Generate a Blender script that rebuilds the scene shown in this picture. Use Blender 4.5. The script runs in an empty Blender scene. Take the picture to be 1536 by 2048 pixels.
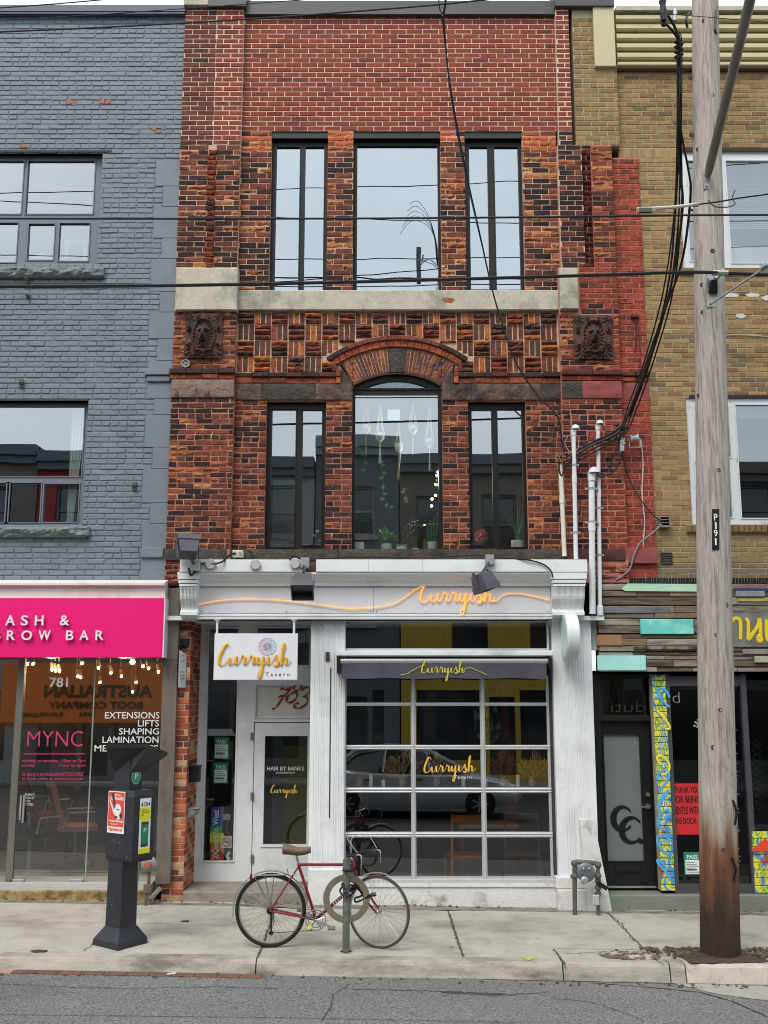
import bpy, math, random
from mathutils import Vector, Matrix, noise
random.seed(7)
R = random.random
def U(a, b): return a + (b - a) * R()
SC = bpy.context.scene
COL = SC.collection

# ------------------------------------------------------------------ camera, sky, sun, exposure
FPX, PITCH, DIST, EYE = 2110.0, math.radians(10.1), 12.7, 2.3
cam = bpy.data.objects.new('camera', bpy.data.cameras.new('camera')); COL.objects.link(cam)
cam.location = (0, -DIST, EYE); cam.rotation_euler = (math.radians(90) + PITCH, 0, 0)
cam.data.sensor_fit = 'HORIZONTAL'; cam.data.sensor_width = 36; cam.data.lens = 36 * FPX / 1536
cam.data.clip_start = .1; cam.data.clip_end = 2000
SC.camera = cam
SUN_EL, SUN_AZ = math.radians(52), math.radians(205)     # azimuth: compass style, camera looks north
w = bpy.data.worlds.new('World'); SC.world = w; w.use_nodes = True
nt = w.node_tree; nt.nodes.clear()
sky = nt.nodes.new('ShaderNodeTexSky'); sky.sky_type = 'NISHITA'; sky.sun_disc = False
sky.sun_elevation = SUN_EL; sky.sun_rotation = SUN_AZ; sky.air_density = 1.6; sky.dust_density = 5.0; sky.ozone_density = 1.2
tc = nt.nodes.new('ShaderNodeTexCoord')
mp = nt.nodes.new('ShaderNodeMapping'); mp.inputs['Scale'].default_value = (1, 1, 2.6)
cn = nt.nodes.new('ShaderNodeTexNoise'); cn.inputs['Scale'].default_value = 2.2; cn.inputs['Detail'].default_value = 6
cr = nt.nodes.new('ShaderNodeValToRGB')
cr.color_ramp.elements[0].position = .3; cr.color_ramp.elements[0].color = (5.6, 6.5, 7.3, 1)
cr.color_ramp.elements[1].position = .72; cr.color_ramp.elements[1].color = (8.0, 8.5, 8.9, 1)
mx = nt.nodes.new('ShaderNodeMix'); mx.data_type = 'RGBA'; mx.inputs[0].default_value = .8
bg = nt.nodes.new('ShaderNodeBackground'); bg.inputs['Strength'].default_value = .15
wo = nt.nodes.new('ShaderNodeOutputWorld')
L = nt.links
L.new(tc.outputs['Generated'], mp.inputs[0]); L.new(mp.outputs[0], cn.inputs['Vector']); L.new(cn.outputs['Fac'], cr.inputs[0])
L.new(sky.outputs[0], mx.inputs[6]); L.new(cr.outputs[0], mx.inputs[7]); L.new(mx.outputs[2], bg.inputs['Color']); L.new(bg.outputs[0], wo.inputs[0])
sl = bpy.data.lights.new('sun', 'SUN'); sl.energy = 1.5; sl.angle = math.radians(24); sl.color = (1, .96, .9)
sun = bpy.data.objects.new('sun', sl); COL.objects.link(sun)
sd = Vector((math.sin(SUN_AZ) * math.cos(SUN_EL), math.cos(SUN_AZ) * math.cos(SUN_EL), math.sin(SUN_EL)))
sun.rotation_euler = sd.to_track_quat('Z', 'Y').to_euler()
SC.view_settings.view_transform = 'Standard'; SC.view_settings.look = 'None'
SC.view_settings.exposure = .5; SC.view_settings.gamma = 1
SC.render.engine = 'CYCLES'
SC.cycles.use_denoising = True
try: SC.cycles.denoiser = 'OPENIMAGEDENOISE'
except Exception: pass
SC.cycles.max_bounces = 8; SC.cycles.diffuse_bounces = 3; SC.cycles.glossy_bounces = 4
SC.cycles.transparent_max_bounces = 12; SC.cycles.caustics_reflective = False; SC.cycles.caustics_refractive = False
SC.cycles.sample_clamp_indirect = 4; SC.cycles.filter_width = 1.0

# ------------------------------------------------------------------ photo measurements -> metres on a plane Y = const
SP, CP = math.sin(PITCH), math.cos(PITCH)
def P(px, py, Y=0.0):
    dy = CP * FPX - SP * (1024 - py); dz = SP * FPX + CP * (1024 - py)
    t = (Y + DIST) / dy
    return Vector((t * (px - 768), Y, EYE + t * dz))
def PX(px, py, Y=0.0): return P(px, py, Y).x
def PZ(py, Y=0.0): return P(768, py, Y).z
def RC(x0, y0, x1, y1, Y=0.0):
    ym = (y0 + y1) / 2
    return PX(x0, ym, Y), PX(x1, ym, Y), PZ(y1, Y), PZ(y0, Y)
KERB = -2.5
def gz(x, y):
    u = min(1, max(0, y / KERB))
    return -(.016 * (1 - u) + .0085 * u) * x + .02 * y
def rz(x, y): return -.18 - .018 * x * 1.0 + .010 * (KERB - y)
def G(px, py, fn=gz):
    Y = -1.5
    for _ in range(12):
        d = P(px, py, Y); e = d.z - fn(d.x, Y)
        dd = P(px, py, Y - .01); e2 = dd.z - fn(dd.x, Y - .01)
        Y -= e * (-.01) / (e2 - e)
    d = P(px, py, Y); return Vector((d.x, Y, fn(d.x, Y)))

# ------------------------------------------------------------------ materials
def lin(c, k=1.0):
    if isinstance(c, str): c = tuple(int(c[i:i + 2], 16) for i in (0, 2, 4))
    return tuple(min(.95, k * ((v / 255) / 12.92 if v / 255 <= .04045 else ((v / 255 + .055) / 1.055) ** 2.4)) for v in c)
MATS = {}
def M(name, c, rough=.6, metal=0, var=.12, vs=6.0, bump=0, bs=80, spec=.4, emit=0, attr=False, k=1.0,
      stretch=None, stain=None, stain_s=1.5, stain_lo=.5, stain_hi=.7, coat=0, trans=0, alpha=None, bd=.01, fine=0):
    if name in MATS: return MATS[name]
    m = bpy.data.materials.new(name); m.use_nodes = True; t = m.node_tree; N = t.nodes; l = t.links
    b = N['Principled BSDF']
    b.inputs['Roughness'].default_value = rough; b.inputs['Metallic'].default_value = metal
    b.inputs['Specular IOR Level'].default_value = spec; b.inputs['Coat Weight'].default_value = coat
    b.inputs['Transmission Weight'].default_value = trans
    co = N.new('ShaderNodeTexCoord'); vec = co.outputs['Object']
    if stretch:
        q = N.new('ShaderNodeMapping'); q.inputs['Scale'].default_value = stretch; l.new(vec, q.inputs[0]); vec = q.outputs[0]
    base = lin(c, k)
    if attr:
        a = N.new('ShaderNodeAttribute'); a.attribute_name = 'Col'; src = a.outputs['Color']
    else:
        a = N.new('ShaderNodeRGB'); a.outputs[0].default_value = (*base, 1); src = a.outputs[0]
    if stain:
        n2 = N.new('ShaderNodeTexNoise'); n2.inputs['Scale'].default_value = stain_s; n2.inputs['Detail'].default_value = 8
        n2.inputs['Roughness'].default_value = .65; l.new(vec, n2.inputs['Vector'])
        r2 = N.new('ShaderNodeMapRange'); r2.inputs[1].default_value = stain_lo; r2.inputs[2].default_value = stain_hi
        l.new(n2.outputs['Fac'], r2.inputs[0])
        x2 = N.new('ShaderNodeMix'); x2.data_type = 'RGBA'; l.new(r2.outputs[0], x2.inputs[0]); l.new(src, x2.inputs[6])
        x2.inputs[7].default_value = (*lin(stain, k), 1); src = x2.outputs[2]
    if var:
        n = N.new('ShaderNodeTexNoise'); n.inputs['Scale'].default_value = vs; n.inputs['Detail'].default_value = 9
        n.inputs['Roughness'].default_value = .7; l.new(vec, n.inputs['Vector'])
        r = N.new('ShaderNodeMapRange'); r.inputs[1].default_value = .3; r.inputs[2].default_value = .7
        r.inputs[3].default_value = 1 - var; r.inputs[4].default_value = 1 + var
        l.new(n.outputs['Fac'], r.inputs[0])
        fac = r.outputs[0]
        if fine:
            n4 = N.new('ShaderNodeTexNoise'); n4.inputs['Scale'].default_value = fine[1]; n4.inputs['Detail'].default_value = 3
            l.new(vec, n4.inputs['Vector'])
            r4 = N.new('ShaderNodeMapRange'); r4.inputs[1].default_value = .3; r4.inputs[2].default_value = .7
            r4.inputs[3].default_value = 1 - fine[0]; r4.inputs[4].default_value = 1 + fine[0]
            l.new(n4.outputs['Fac'], r4.inputs[0])
            mm = N.new('ShaderNodeMath'); mm.operation = 'MULTIPLY'; l.new(fac, mm.inputs[0]); l.new(r4.outputs[0], mm.inputs[1]); fac = mm.outputs[0]
        x = N.new('ShaderNodeVectorMath'); x.operation = 'SCALE'; l.new(src, x.inputs[0]); l.new(fac, x.inputs['Scale'])
        src = x.outputs[0]
    l.new(src, b.inputs['Base Color'])
    if bump:
        n3 = N.new('ShaderNodeTexNoise'); n3.inputs['Scale'].default_value = bs; n3.inputs['Detail'].default_value = 6
        l.new(vec, n3.inputs['Vector'])
        u = N.new('ShaderNodeBump'); u.inputs['Strength'].default_value = bump; u.inputs['Distance'].default_value = bd
        l.new(n3.outputs['Fac'], u.inputs['Height']); l.new(u.outputs[0], b.inputs['Normal'])
    if emit:
        b.inputs['Emission Color'].default_value = (*base, 1); b.inputs['Emission Strength'].default_value = emit
    if alpha is not None: b.inputs['Alpha'].default_value = alpha
    MATS[name] = m; return m
def glass(name, refl, tint=(1, 1, 1), wave=.0, ws=2.0, rough=.005, gcol=(1, 1, 1)):
    if name in MATS: return MATS[name]
    m = bpy.data.materials.new(name); m.use_nodes = True; t = m.node_tree; N = t.nodes; l = t.links
    N.remove(N['Principled BSDF']); out = N['Material Output']
    tr = N.new('ShaderNodeBsdfTransparent'); tr.inputs[0].default_value = (*tint, 1)
    gl = N.new('ShaderNodeBsdfGlossy'); gl.inputs['Roughness'].default_value = rough; gl.inputs['Color'].default_value = (*gcol, 1)
    lw = N.new('ShaderNodeFresnel'); lw.inputs[0].default_value = 1.45
    mr = N.new('ShaderNodeMapRange'); mr.inputs[1].default_value = .04; mr.inputs[3].default_value = refl; mr.inputs[4].default_value = 1
    l.new(lw.outputs[0], mr.inputs[0])
    ge = N.new('ShaderNodeNewGeometry'); iv = N.new('ShaderNodeMath'); iv.operation = 'SUBTRACT'; iv.inputs[0].default_value = 1; l.new(ge.outputs['Backfacing'], iv.inputs[1])
    ml = N.new('ShaderNodeMath'); ml.operation = 'MULTIPLY'; l.new(mr.outputs[0], ml.inputs[0]); l.new(iv.outputs[0], ml.inputs[1])
    mi = N.new('ShaderNodeMixShader'); l.new(ml.outputs[0], mi.inputs[0]); l.new(tr.outputs[0], mi.inputs[1]); l.new(gl.outputs[0], mi.inputs[2])
    if wave:
        co = N.new('ShaderNodeTexCoord'); n = N.new('ShaderNodeTexNoise'); n.inputs['Scale'].default_value = ws; n.inputs['Detail'].default_value = 1
        l.new(co.outputs['Object'], n.inputs['Vector'])
        u = N.new('ShaderNodeBump'); u.inputs['Strength'].default_value = wave; u.inputs['Distance'].default_value = .05
        l.new(n.outputs['Fac'], u.inputs['Height']); l.new(u.outputs[0], gl.inputs['Normal'])
    l.new(mi.outputs[0], out.inputs[0]); MATS[name] = m; return m

# ------------------------------------------------------------------ mesh builder
def wl(o):
    v = Vector((0, 0, 0))
    while o: v += o.location; o = o.parent
    return v
def tag(o, label=None, cat=None, group=None, kind=None):
    if label: o['label'] = label
    if cat: o['category'] = cat
    if group: o['group'] = group
    if kind: o['kind'] = kind
    return o
def thing(name, loc, label, cat, group=None):
    o = bpy.data.objects.new(name, None); COL.objects.link(o); o.location = loc; o.empty_display_size = .1
    return tag(o, label, cat, group)
class B:
    def __init__(s): s.v = []; s.f = []; s.c = []; s.m = []; s.col = (1, 1, 1); s.mi = 0
    def add(s, vs, fs):
        n = len(s.v); s.v += [Vector(v) for v in vs]
        for f in fs: s.f.append(tuple(n + i for i in f)); s.c.append(s.col); s.m.append(s.mi)
        return s
    def box(s, x0, x1, y0, y1, z0, z1, bev=0):
        if bev:
            return s.bbox(x0, x1, y0, y1, z0, z1, bev)
        return s.add([(x, y, z) for x in (x0, x1) for y in (y0, y1) for z in (z0, z1)],
                     [(0, 1, 3, 2), (4, 6, 7, 5), (0, 4, 5, 1), (2, 3, 7, 6), (0, 2, 6, 4), (1, 5, 7, 3)])
    def bbox(s, x0, x1, y0, y1, z0, z1, b):      # box with chamfered edges towards -Y and all four upright sides
        b = min(b, abs(x1 - x0) * .45, abs(y1 - y0) * .45, abs(z1 - z0) * .45)
        vs = []
        for y, k in ((y1, b), (y1 - b, 0), (y0 + b, 0), (y0, b)):
            vs += [(x0 + k, y, z0 + k), (x1 - k, y, z0 + k), (x1 - k, y, z1 - k), (x0 + k, y, z1 - k)]
        fs = [(3, 2, 1, 0), (12, 13, 14, 15)]
        for r in range(3):
            for i in range(4):
                j = (i + 1) % 4; fs.append((r * 4 + i, r * 4 + j, r * 4 + 4 + j, r * 4 + 4 + i))
        return s.add(vs, fs)
    def obox(s, c, ax, ay, az):                  # box by centre and three half-axis vectors
        c, ax, ay, az = map(Vector, (c, ax, ay, az))
        return s.add([c + i * ax + j * ay + k * az for i in (-1, 1) for j in (-1, 1) for k in (-1, 1)],
                     [(0, 1, 3, 2), (4, 6, 7, 5), (0, 4, 5, 1), (2, 3, 7, 6), (0, 2, 6, 4), (1, 5, 7, 3)])
    def prism(s, poly, y0, y1):                  # polygon of (x, z), extruded along Y
        n = len(poly); vs = [(x, y0, z) for x, z in poly] + [(x, y1, z) for x, z in poly]
        return s.add(vs, [tuple(range(n)), tuple(range(2 * n - 1, n - 1, -1))] + [(i, i + n, (i + 1) % n + n, (i + 1) % n) for i in range(n)])
    def prismx(s, poly, x0, x1):                 # polygon of (y, z), extruded along X
        n = len(poly); vs = [(x0, y, z) for y, z in poly] + [(x1, y, z) for y, z in poly]
        return s.add(vs, [tuple(range(n - 1, -1, -1)), tuple(range(n, 2 * n))] + [(i, (i + 1) % n, (i + 1) % n + n, i + n) for i in range(n)])
    def prismz(s, poly, z0, z1):
        n = len(poly); vs = [(x, y, z0) for x, y in poly] + [(x, y, z1) for x, y in poly]
        return s.add(vs, [tuple(range(n - 1, -1, -1)), tuple(range(n, 2 * n))] + [(i, (i + 1) % n, (i + 1) % n + n, i + n) for i in range(n)])
    def quad(s, a, b, c, d): return s.add([a, b, c, d], [(0, 1, 2, 3)])
    def tube(s, pts, r, n=8, cap=True, closed=False, flat=None):
        pts = [Vector(p) for p in pts]; k = len(pts)
        rs = r if isinstance(r, (list, tuple)) else [r] * k
        vs = []; prev = None
        for i in range(k):
            a = pts[i - 1] if (i or closed) else pts[0]; b = pts[(i + 1) % k] if (i < k - 1 or closed) else pts[-1]
            d = (b - a)
            d = d.normalized() if d.length > 1e-9 else Vector((0, 0, 1))
            if prev is None: u = d.orthogonal().normalized()
            else:
                u = prev - d * prev.dot(d)
                u = u.normalized() if u.length > 1e-6 else d.orthogonal().normalized()
            prev = u; q = d.cross(u)
            for j in range(n):
                t = 2 * math.pi * j / n; o = (u * math.cos(t) + q * math.sin(t)) * rs[i]
                if flat: o = Vector((o.x, o.y * flat, o.z))
                vs.append(pts[i] + o)
        fs = []
        for i in range(k if closed else k - 1):
            for j in range(n):
                a, b2 = i * n + j, i * n + (j + 1) % n; i2 = (i + 1) % k
                fs.append((a, b2, i2 * n + (j + 1) % n, i2 * n + j))
        if cap and not closed: fs += [tuple(range(n - 1, -1, -1)), tuple(range((k - 1) * n, k * n))]
        return s.add(vs, fs)
    def cyl(s, a, b, r0, r1=None, n=16): return s.tube([a, b], [r0, r0 if r1 is None else r1], n)
    def lathe(s, prof, c, axis=(0, 0, 1), n=24):
        c = Vector(c); d = Vector(axis).normalized(); u = d.orthogonal().normalized(); q = d.cross(u); vs = []
        for r, h in prof:
            for j in range(n):
                t = 2 * math.pi * j / n; vs.append(c + d * h + (u * math.cos(t) + q * math.sin(t)) * max(r, 1e-4))
        fs = [tuple(i * n + j for i, j in ((a, b), (a, (b + 1) % n), (a + 1, (b + 1) % n), (a + 1, b))) for a in range(len(prof) - 1) for b in range(n)]
        fs += [tuple(range(n - 1, -1, -1)), tuple(range((len(prof) - 1) * n, len(prof) * n))]
        return s.add(vs, fs)
    def ring(s, c, axis, R0, r, n=40, m=8, sx=None):
        c = Vector(c); d = Vector(axis).normalized(); u = Vector((0, 0, 1)) if abs(d.z) < .9 else Vector((1, 0, 0)); u = (u - d * u.dot(d)).normalized(); q = d.cross(u)
        return s.tube([c + (u * math.cos(t) + q * math.sin(t)) * R0 for t in [2 * math.pi * i / n for i in range(n)]], r, m, closed=True)
    def ball(s, c, r, n=10, sq=(1, 1, 1)):
        c = Vector(c); vs = []; m = max(4, n // 2)
        for i in range(m + 1):
            a = math.pi * i / m
            for j in range(n):
                t = 2 * math.pi * j / n; vs.append(c + Vector((math.sin(a) * math.cos(t) * sq[0], math.sin(a) * math.sin(t) * sq[1], math.cos(a) * sq[2])) * r)
        return s.add(vs, [(i * n + j, (i + 1) * n + j, (i + 1) * n + (j + 1) % n, i * n + (j + 1) % n) for i in range(m) for j in range(n)])
    def grid(s, fn, nu, nv):
        vs = [fn(i / nu, j / nv) for j in range(nv + 1) for i in range(nu + 1)]
        return s.add(vs, [(j * (nu + 1) + i, j * (nu + 1) + i + 1, (j + 1) * (nu + 1) + i + 1, (j + 1) * (nu + 1) + i) for j in range(nv) for i in range(nu)])
    def leaf(s, c, d, up, ln, wd):
        d = Vector(d).normalized(); up = Vector(up); sd_ = d.cross(up)
        sd_ = sd_.normalized() if sd_.length > 1e-5 else d.orthogonal().normalized(); c = Vector(c); n_ = sd_.cross(d)
        return s.add([c, c + d * ln * .45 + sd_ * wd * .5 + n_ * ln * .06, c + d * ln - n_ * ln * .12, c + d * ln * .45 - sd_ * wd * .5 + n_ * ln * .06], [(0, 1, 2), (0, 2, 3)])
    def build(s, name, mat, parent=None, smooth=False, loc=None, kind=None, label=None, cat=None, group=None):
        me = bpy.data.meshes.new(name)
        if parent is not None: o0 = wl(parent)
        else:
            if loc is None:
                if s.v:
                    xs = [v.x for v in s.v]; ys = [v.y for v in s.v]; zs = [v.z for v in s.v]
                    loc = ((min(xs) + max(xs)) / 2, (min(ys) + max(ys)) / 2, min(zs))
                else: loc = (0, 0, 0)
            o0 = Vector(loc)
        me.from_pydata([v - o0 for v in s.v], [], s.f)
        for q in (mat if isinstance(mat, (list, tuple)) else [mat]): me.materials.append(q)
        if any(s.m): me.polygons.foreach_set('material_index', s.m)
        if any(c != (1, 1, 1) for c in s.c):
            ca = me.color_attributes.new('Col', 'FLOAT_COLOR', 'CORNER'); buf = []
            for f, c in zip(s.f, s.c): buf += [c[0], c[1], c[2], 1.0] * len(f)
            ca.data.foreach_set('color', buf)
        if smooth:
            me.polygons.foreach_set('use_smooth', [True] * len(s.f)); me.set_sharp_from_angle(angle=math.radians(38))
        me.update()
        o = bpy.data.objects.new(name, me); COL.objects.link(o)
        if parent is not None: o.parent = parent
        else: o.location = o0
        return tag(o, label, cat, group, kind)
def copy_tree(o, d=None, parent=None):
    c = o.copy(); COL.objects.link(c); c.parent = parent
    if d is not None: c.location = o.location + Vector(d)
    for ch in [x for x in bpy.data.objects if x.parent == o]: copy_tree(ch, None, c)
    return c
def smooth_pts(pts, n=6):                       # Catmull-Rom through pts
    pts = [Vector(p) for p in pts]; out = []
    for i in range(len(pts) - 1):
        a, b, c, d = pts[max(0, i - 1)], pts[i], pts[i + 1], pts[min(len(pts) - 1, i + 2)]
        for k in range(n):
            t = k / n
            out.append(.5 * ((2 * b) + (c - a) * t + (2 * a - 5 * b + 4 * c - d) * t * t + (3 * b - a - 3 * c + d) * t ** 3))
    out.append(pts[-1]); return out
def holes_slab(b, x0, x1, z0, z1, holes, yf, yb):    # wall sheet with thickness and openings (x0,x1,z0,z1)
    hs = [(max(h[0], x0), min(h[1], x1), max(h[2], z0), min(h[3], z1)) for h in holes]
    hs = [h for h in hs if h[0] < h[1] - 1e-6 and h[2] < h[3] - 1e-6]
    xs = sorted({x0, x1, *[h[0] for h in hs], *[h[1] for h in hs]}); zs = sorted({z0, z1, *[h[2] for h in hs], *[h[3] for h in hs]})
    def solid(i, j):
        if i < 0 or j < 0 or i >= len(xs) - 1 or j >= len(zs) - 1: return False
        cx, cz = (xs[i] + xs[i + 1]) / 2, (zs[j] + zs[j + 1]) / 2
        return not any(h[0] < cx < h[1] and h[2] < cz < h[3] for h in hs)
    for i in range(len(xs) - 1):
        for j in range(len(zs) - 1):
            if not solid(i, j): continue
            a, c, d, e = xs[i], xs[i + 1], zs[j], zs[j + 1]
            b.quad((a, yf, d), (c, yf, d), (c, yf, e), (a, yf, e))
            b.quad((a, yb, e), (c, yb, e), (c, yb, d), (a, yb, d))
            if not solid(i - 1, j): b.quad((a, yb, d), (a, yf, d), (a, yf, e), (a, yb, e))
            if not solid(i + 1, j): b.quad((c, yf, d), (c, yb, d), (c, yb, e), (c, yf, e))
            if not solid(i, j - 1): b.quad((a, yf, d), (a, yb, d), (c, yb, d), (c, yf, d))
            if not solid(i, j + 1): b.quad((a, yf, e), (c, yf, e), (c, yb, e), (a, yb, e))
    return b

# ------------------------------------------------------------------ lettering
def text(s, rect, Y, mat, name, parent=None, ext=.002, bold=0.0, shear=0.0, spacing=1.0, mirror=False, raw=None, **kw):
    """built-in font, fitted to the rectangle measured in the photo (or raw = x0,x1,z0,z1 in metres)"""
    cu = bpy.data.curves.new(name, 'FONT'); cu.body = s; cu.offset = bold; cu.shear = shear; cu.space_character = spacing
    cu.resolution_u = 3; cu.align_x = kw.pop('align', 'LEFT'); cu.space_line = kw.pop('line', 1.0)
    ob = bpy.data.objects.new(name, cu); me = bpy.data.meshes.new_from_object(ob); bpy.data.objects.remove(ob)
    vs = [v.co.copy() for v in me.vertices]; fs = [tuple(p.vertices) for p in me.polygons]
    x0, x1, z0, z1 = raw if raw else RC(*rect, Y)
    a, b = min(v.x for v in vs), max(v.x for v in vs); c, d = min(v.y for v in vs), max(v.y for v in vs)
    kx = (x1 - x0) / (b - a); kz = (z1 - z0) / (d - c)
    q = B(); n = len(vs)
    pts = [(x0 + (v.x - a) * kx, z0 + (v.y - c) * kz) for v in vs]
    if mirror: pts = [(x0 + x1 - x, z) for x, z in pts]
    q.v = [Vector((x, Y - ext, z)) for x, z in pts] + [Vector((x, Y, z)) for x, z in pts]
    cnt = {}
    for f in fs:
        for i in range(len(f)):
            e = (f[i], f[(i + 1) % len(f)]); cnt[tuple(sorted(e))] = cnt.get(tuple(sorted(e)), []) + [e]
    q.f = list(fs) + [(e[0][1], e[0][0], e[0][0] + n, e[0][1] + n) for e in cnt.values() if len(e) == 1]
    q.c = [(1, 1, 1)] * len(q.f); q.m = [0] * len(q.f)
    bpy.data.meshes.remove(me); bpy.data.curves.remove(cu)
    return q.build(name, mat, parent, **kw)
SCRIPT = [  # handwriting of the tavern's name: stroke points (x, y), unit = height of a small letter
    [(1.25, 1.95), (1.12, 2.3), (.85, 2.2), (.45, 1.5), (.18, .7), (.22, .1), (.6, -.02), (1.0, .3), (1.3, .8), (1.32, .45), (1.38, .08), (1.65, .1), (1.95, .5), (2.05, .95),
     (2.0, .45), (2.1, .06), (2.35, .25), (2.6, .75), (2.68, 1.08), (2.82, .92), (3.02, .88), (2.98, .45), (3.05, .1), (3.3, .25), (3.55, .75), (3.63, 1.08), (3.78, .92), (3.98, .88), (3.94, .45), (4.02, .1), (4.25, .3), (4.45, .9),
     (4.42, .4), (4.55, .08), (4.8, .3), (5.02, .95), (4.98, .2), (4.88, -.7), (4.68, -1.4), (4.5, -1.3), (4.62, -.75), (5.0, -.15), (5.4, .4), (5.6, .95), (5.56, .4), (5.66, .06), (5.95, .25),
     (6.3, .78), (6.45, 1.12), (6.5, .8), (6.68, .4), (6.66, .02), (6.4, -.14), (6.2, .04), (6.62, .04), (6.98, .4), (7.3, 1.3), (7.48, 2.1), (7.4, 2.4), (7.24, 2.0), (7.14, 1.1), (7.06, .02), (7.22, .6), (7.46, .88), (7.62, .68), (7.6, .2), (7.74, .04), (7.95, .2), (8.15, .5)]]
def script_word(x0, z0, unit, Y, r, mat, name, parent=None, thick=1.0, lead=None, trail=None, flat=.5, rot=0.0, **kw):
    b = B(); pts = [Vector((x, 0, y)) for x, y in SCRIPT[0]]
    c, s_ = math.cos(rot), math.sin(rot)
    sp = smooth_pts(pts, 5)
    rs = []
    for i, p in enumerate(sp):
        q = sp[min(i + 1, len(sp) - 1)] - sp[max(i - 1, 0)]
        down = max(0, -q.z) / (q.length + 1e-9)
        rs.append(r * (.55 + thick * down))
    W = lambda p: Vector((x0 + (p.x * c - p.z * s_) * unit, Y, z0 + (p.x * s_ + p.z * c) * unit))
    b.tube([W(p) for p in sp], rs, 6, flat=flat)
    if lead: b.tube(smooth_pts([Vector(p) for p in lead], 8), r * .6, 6, flat=flat)
    if trail: b.tube(smooth_pts([Vector(p) for p in trail], 8), r * .6, 6, flat=flat)
    return b.build(name, mat, parent, smooth=True, **kw)

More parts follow.
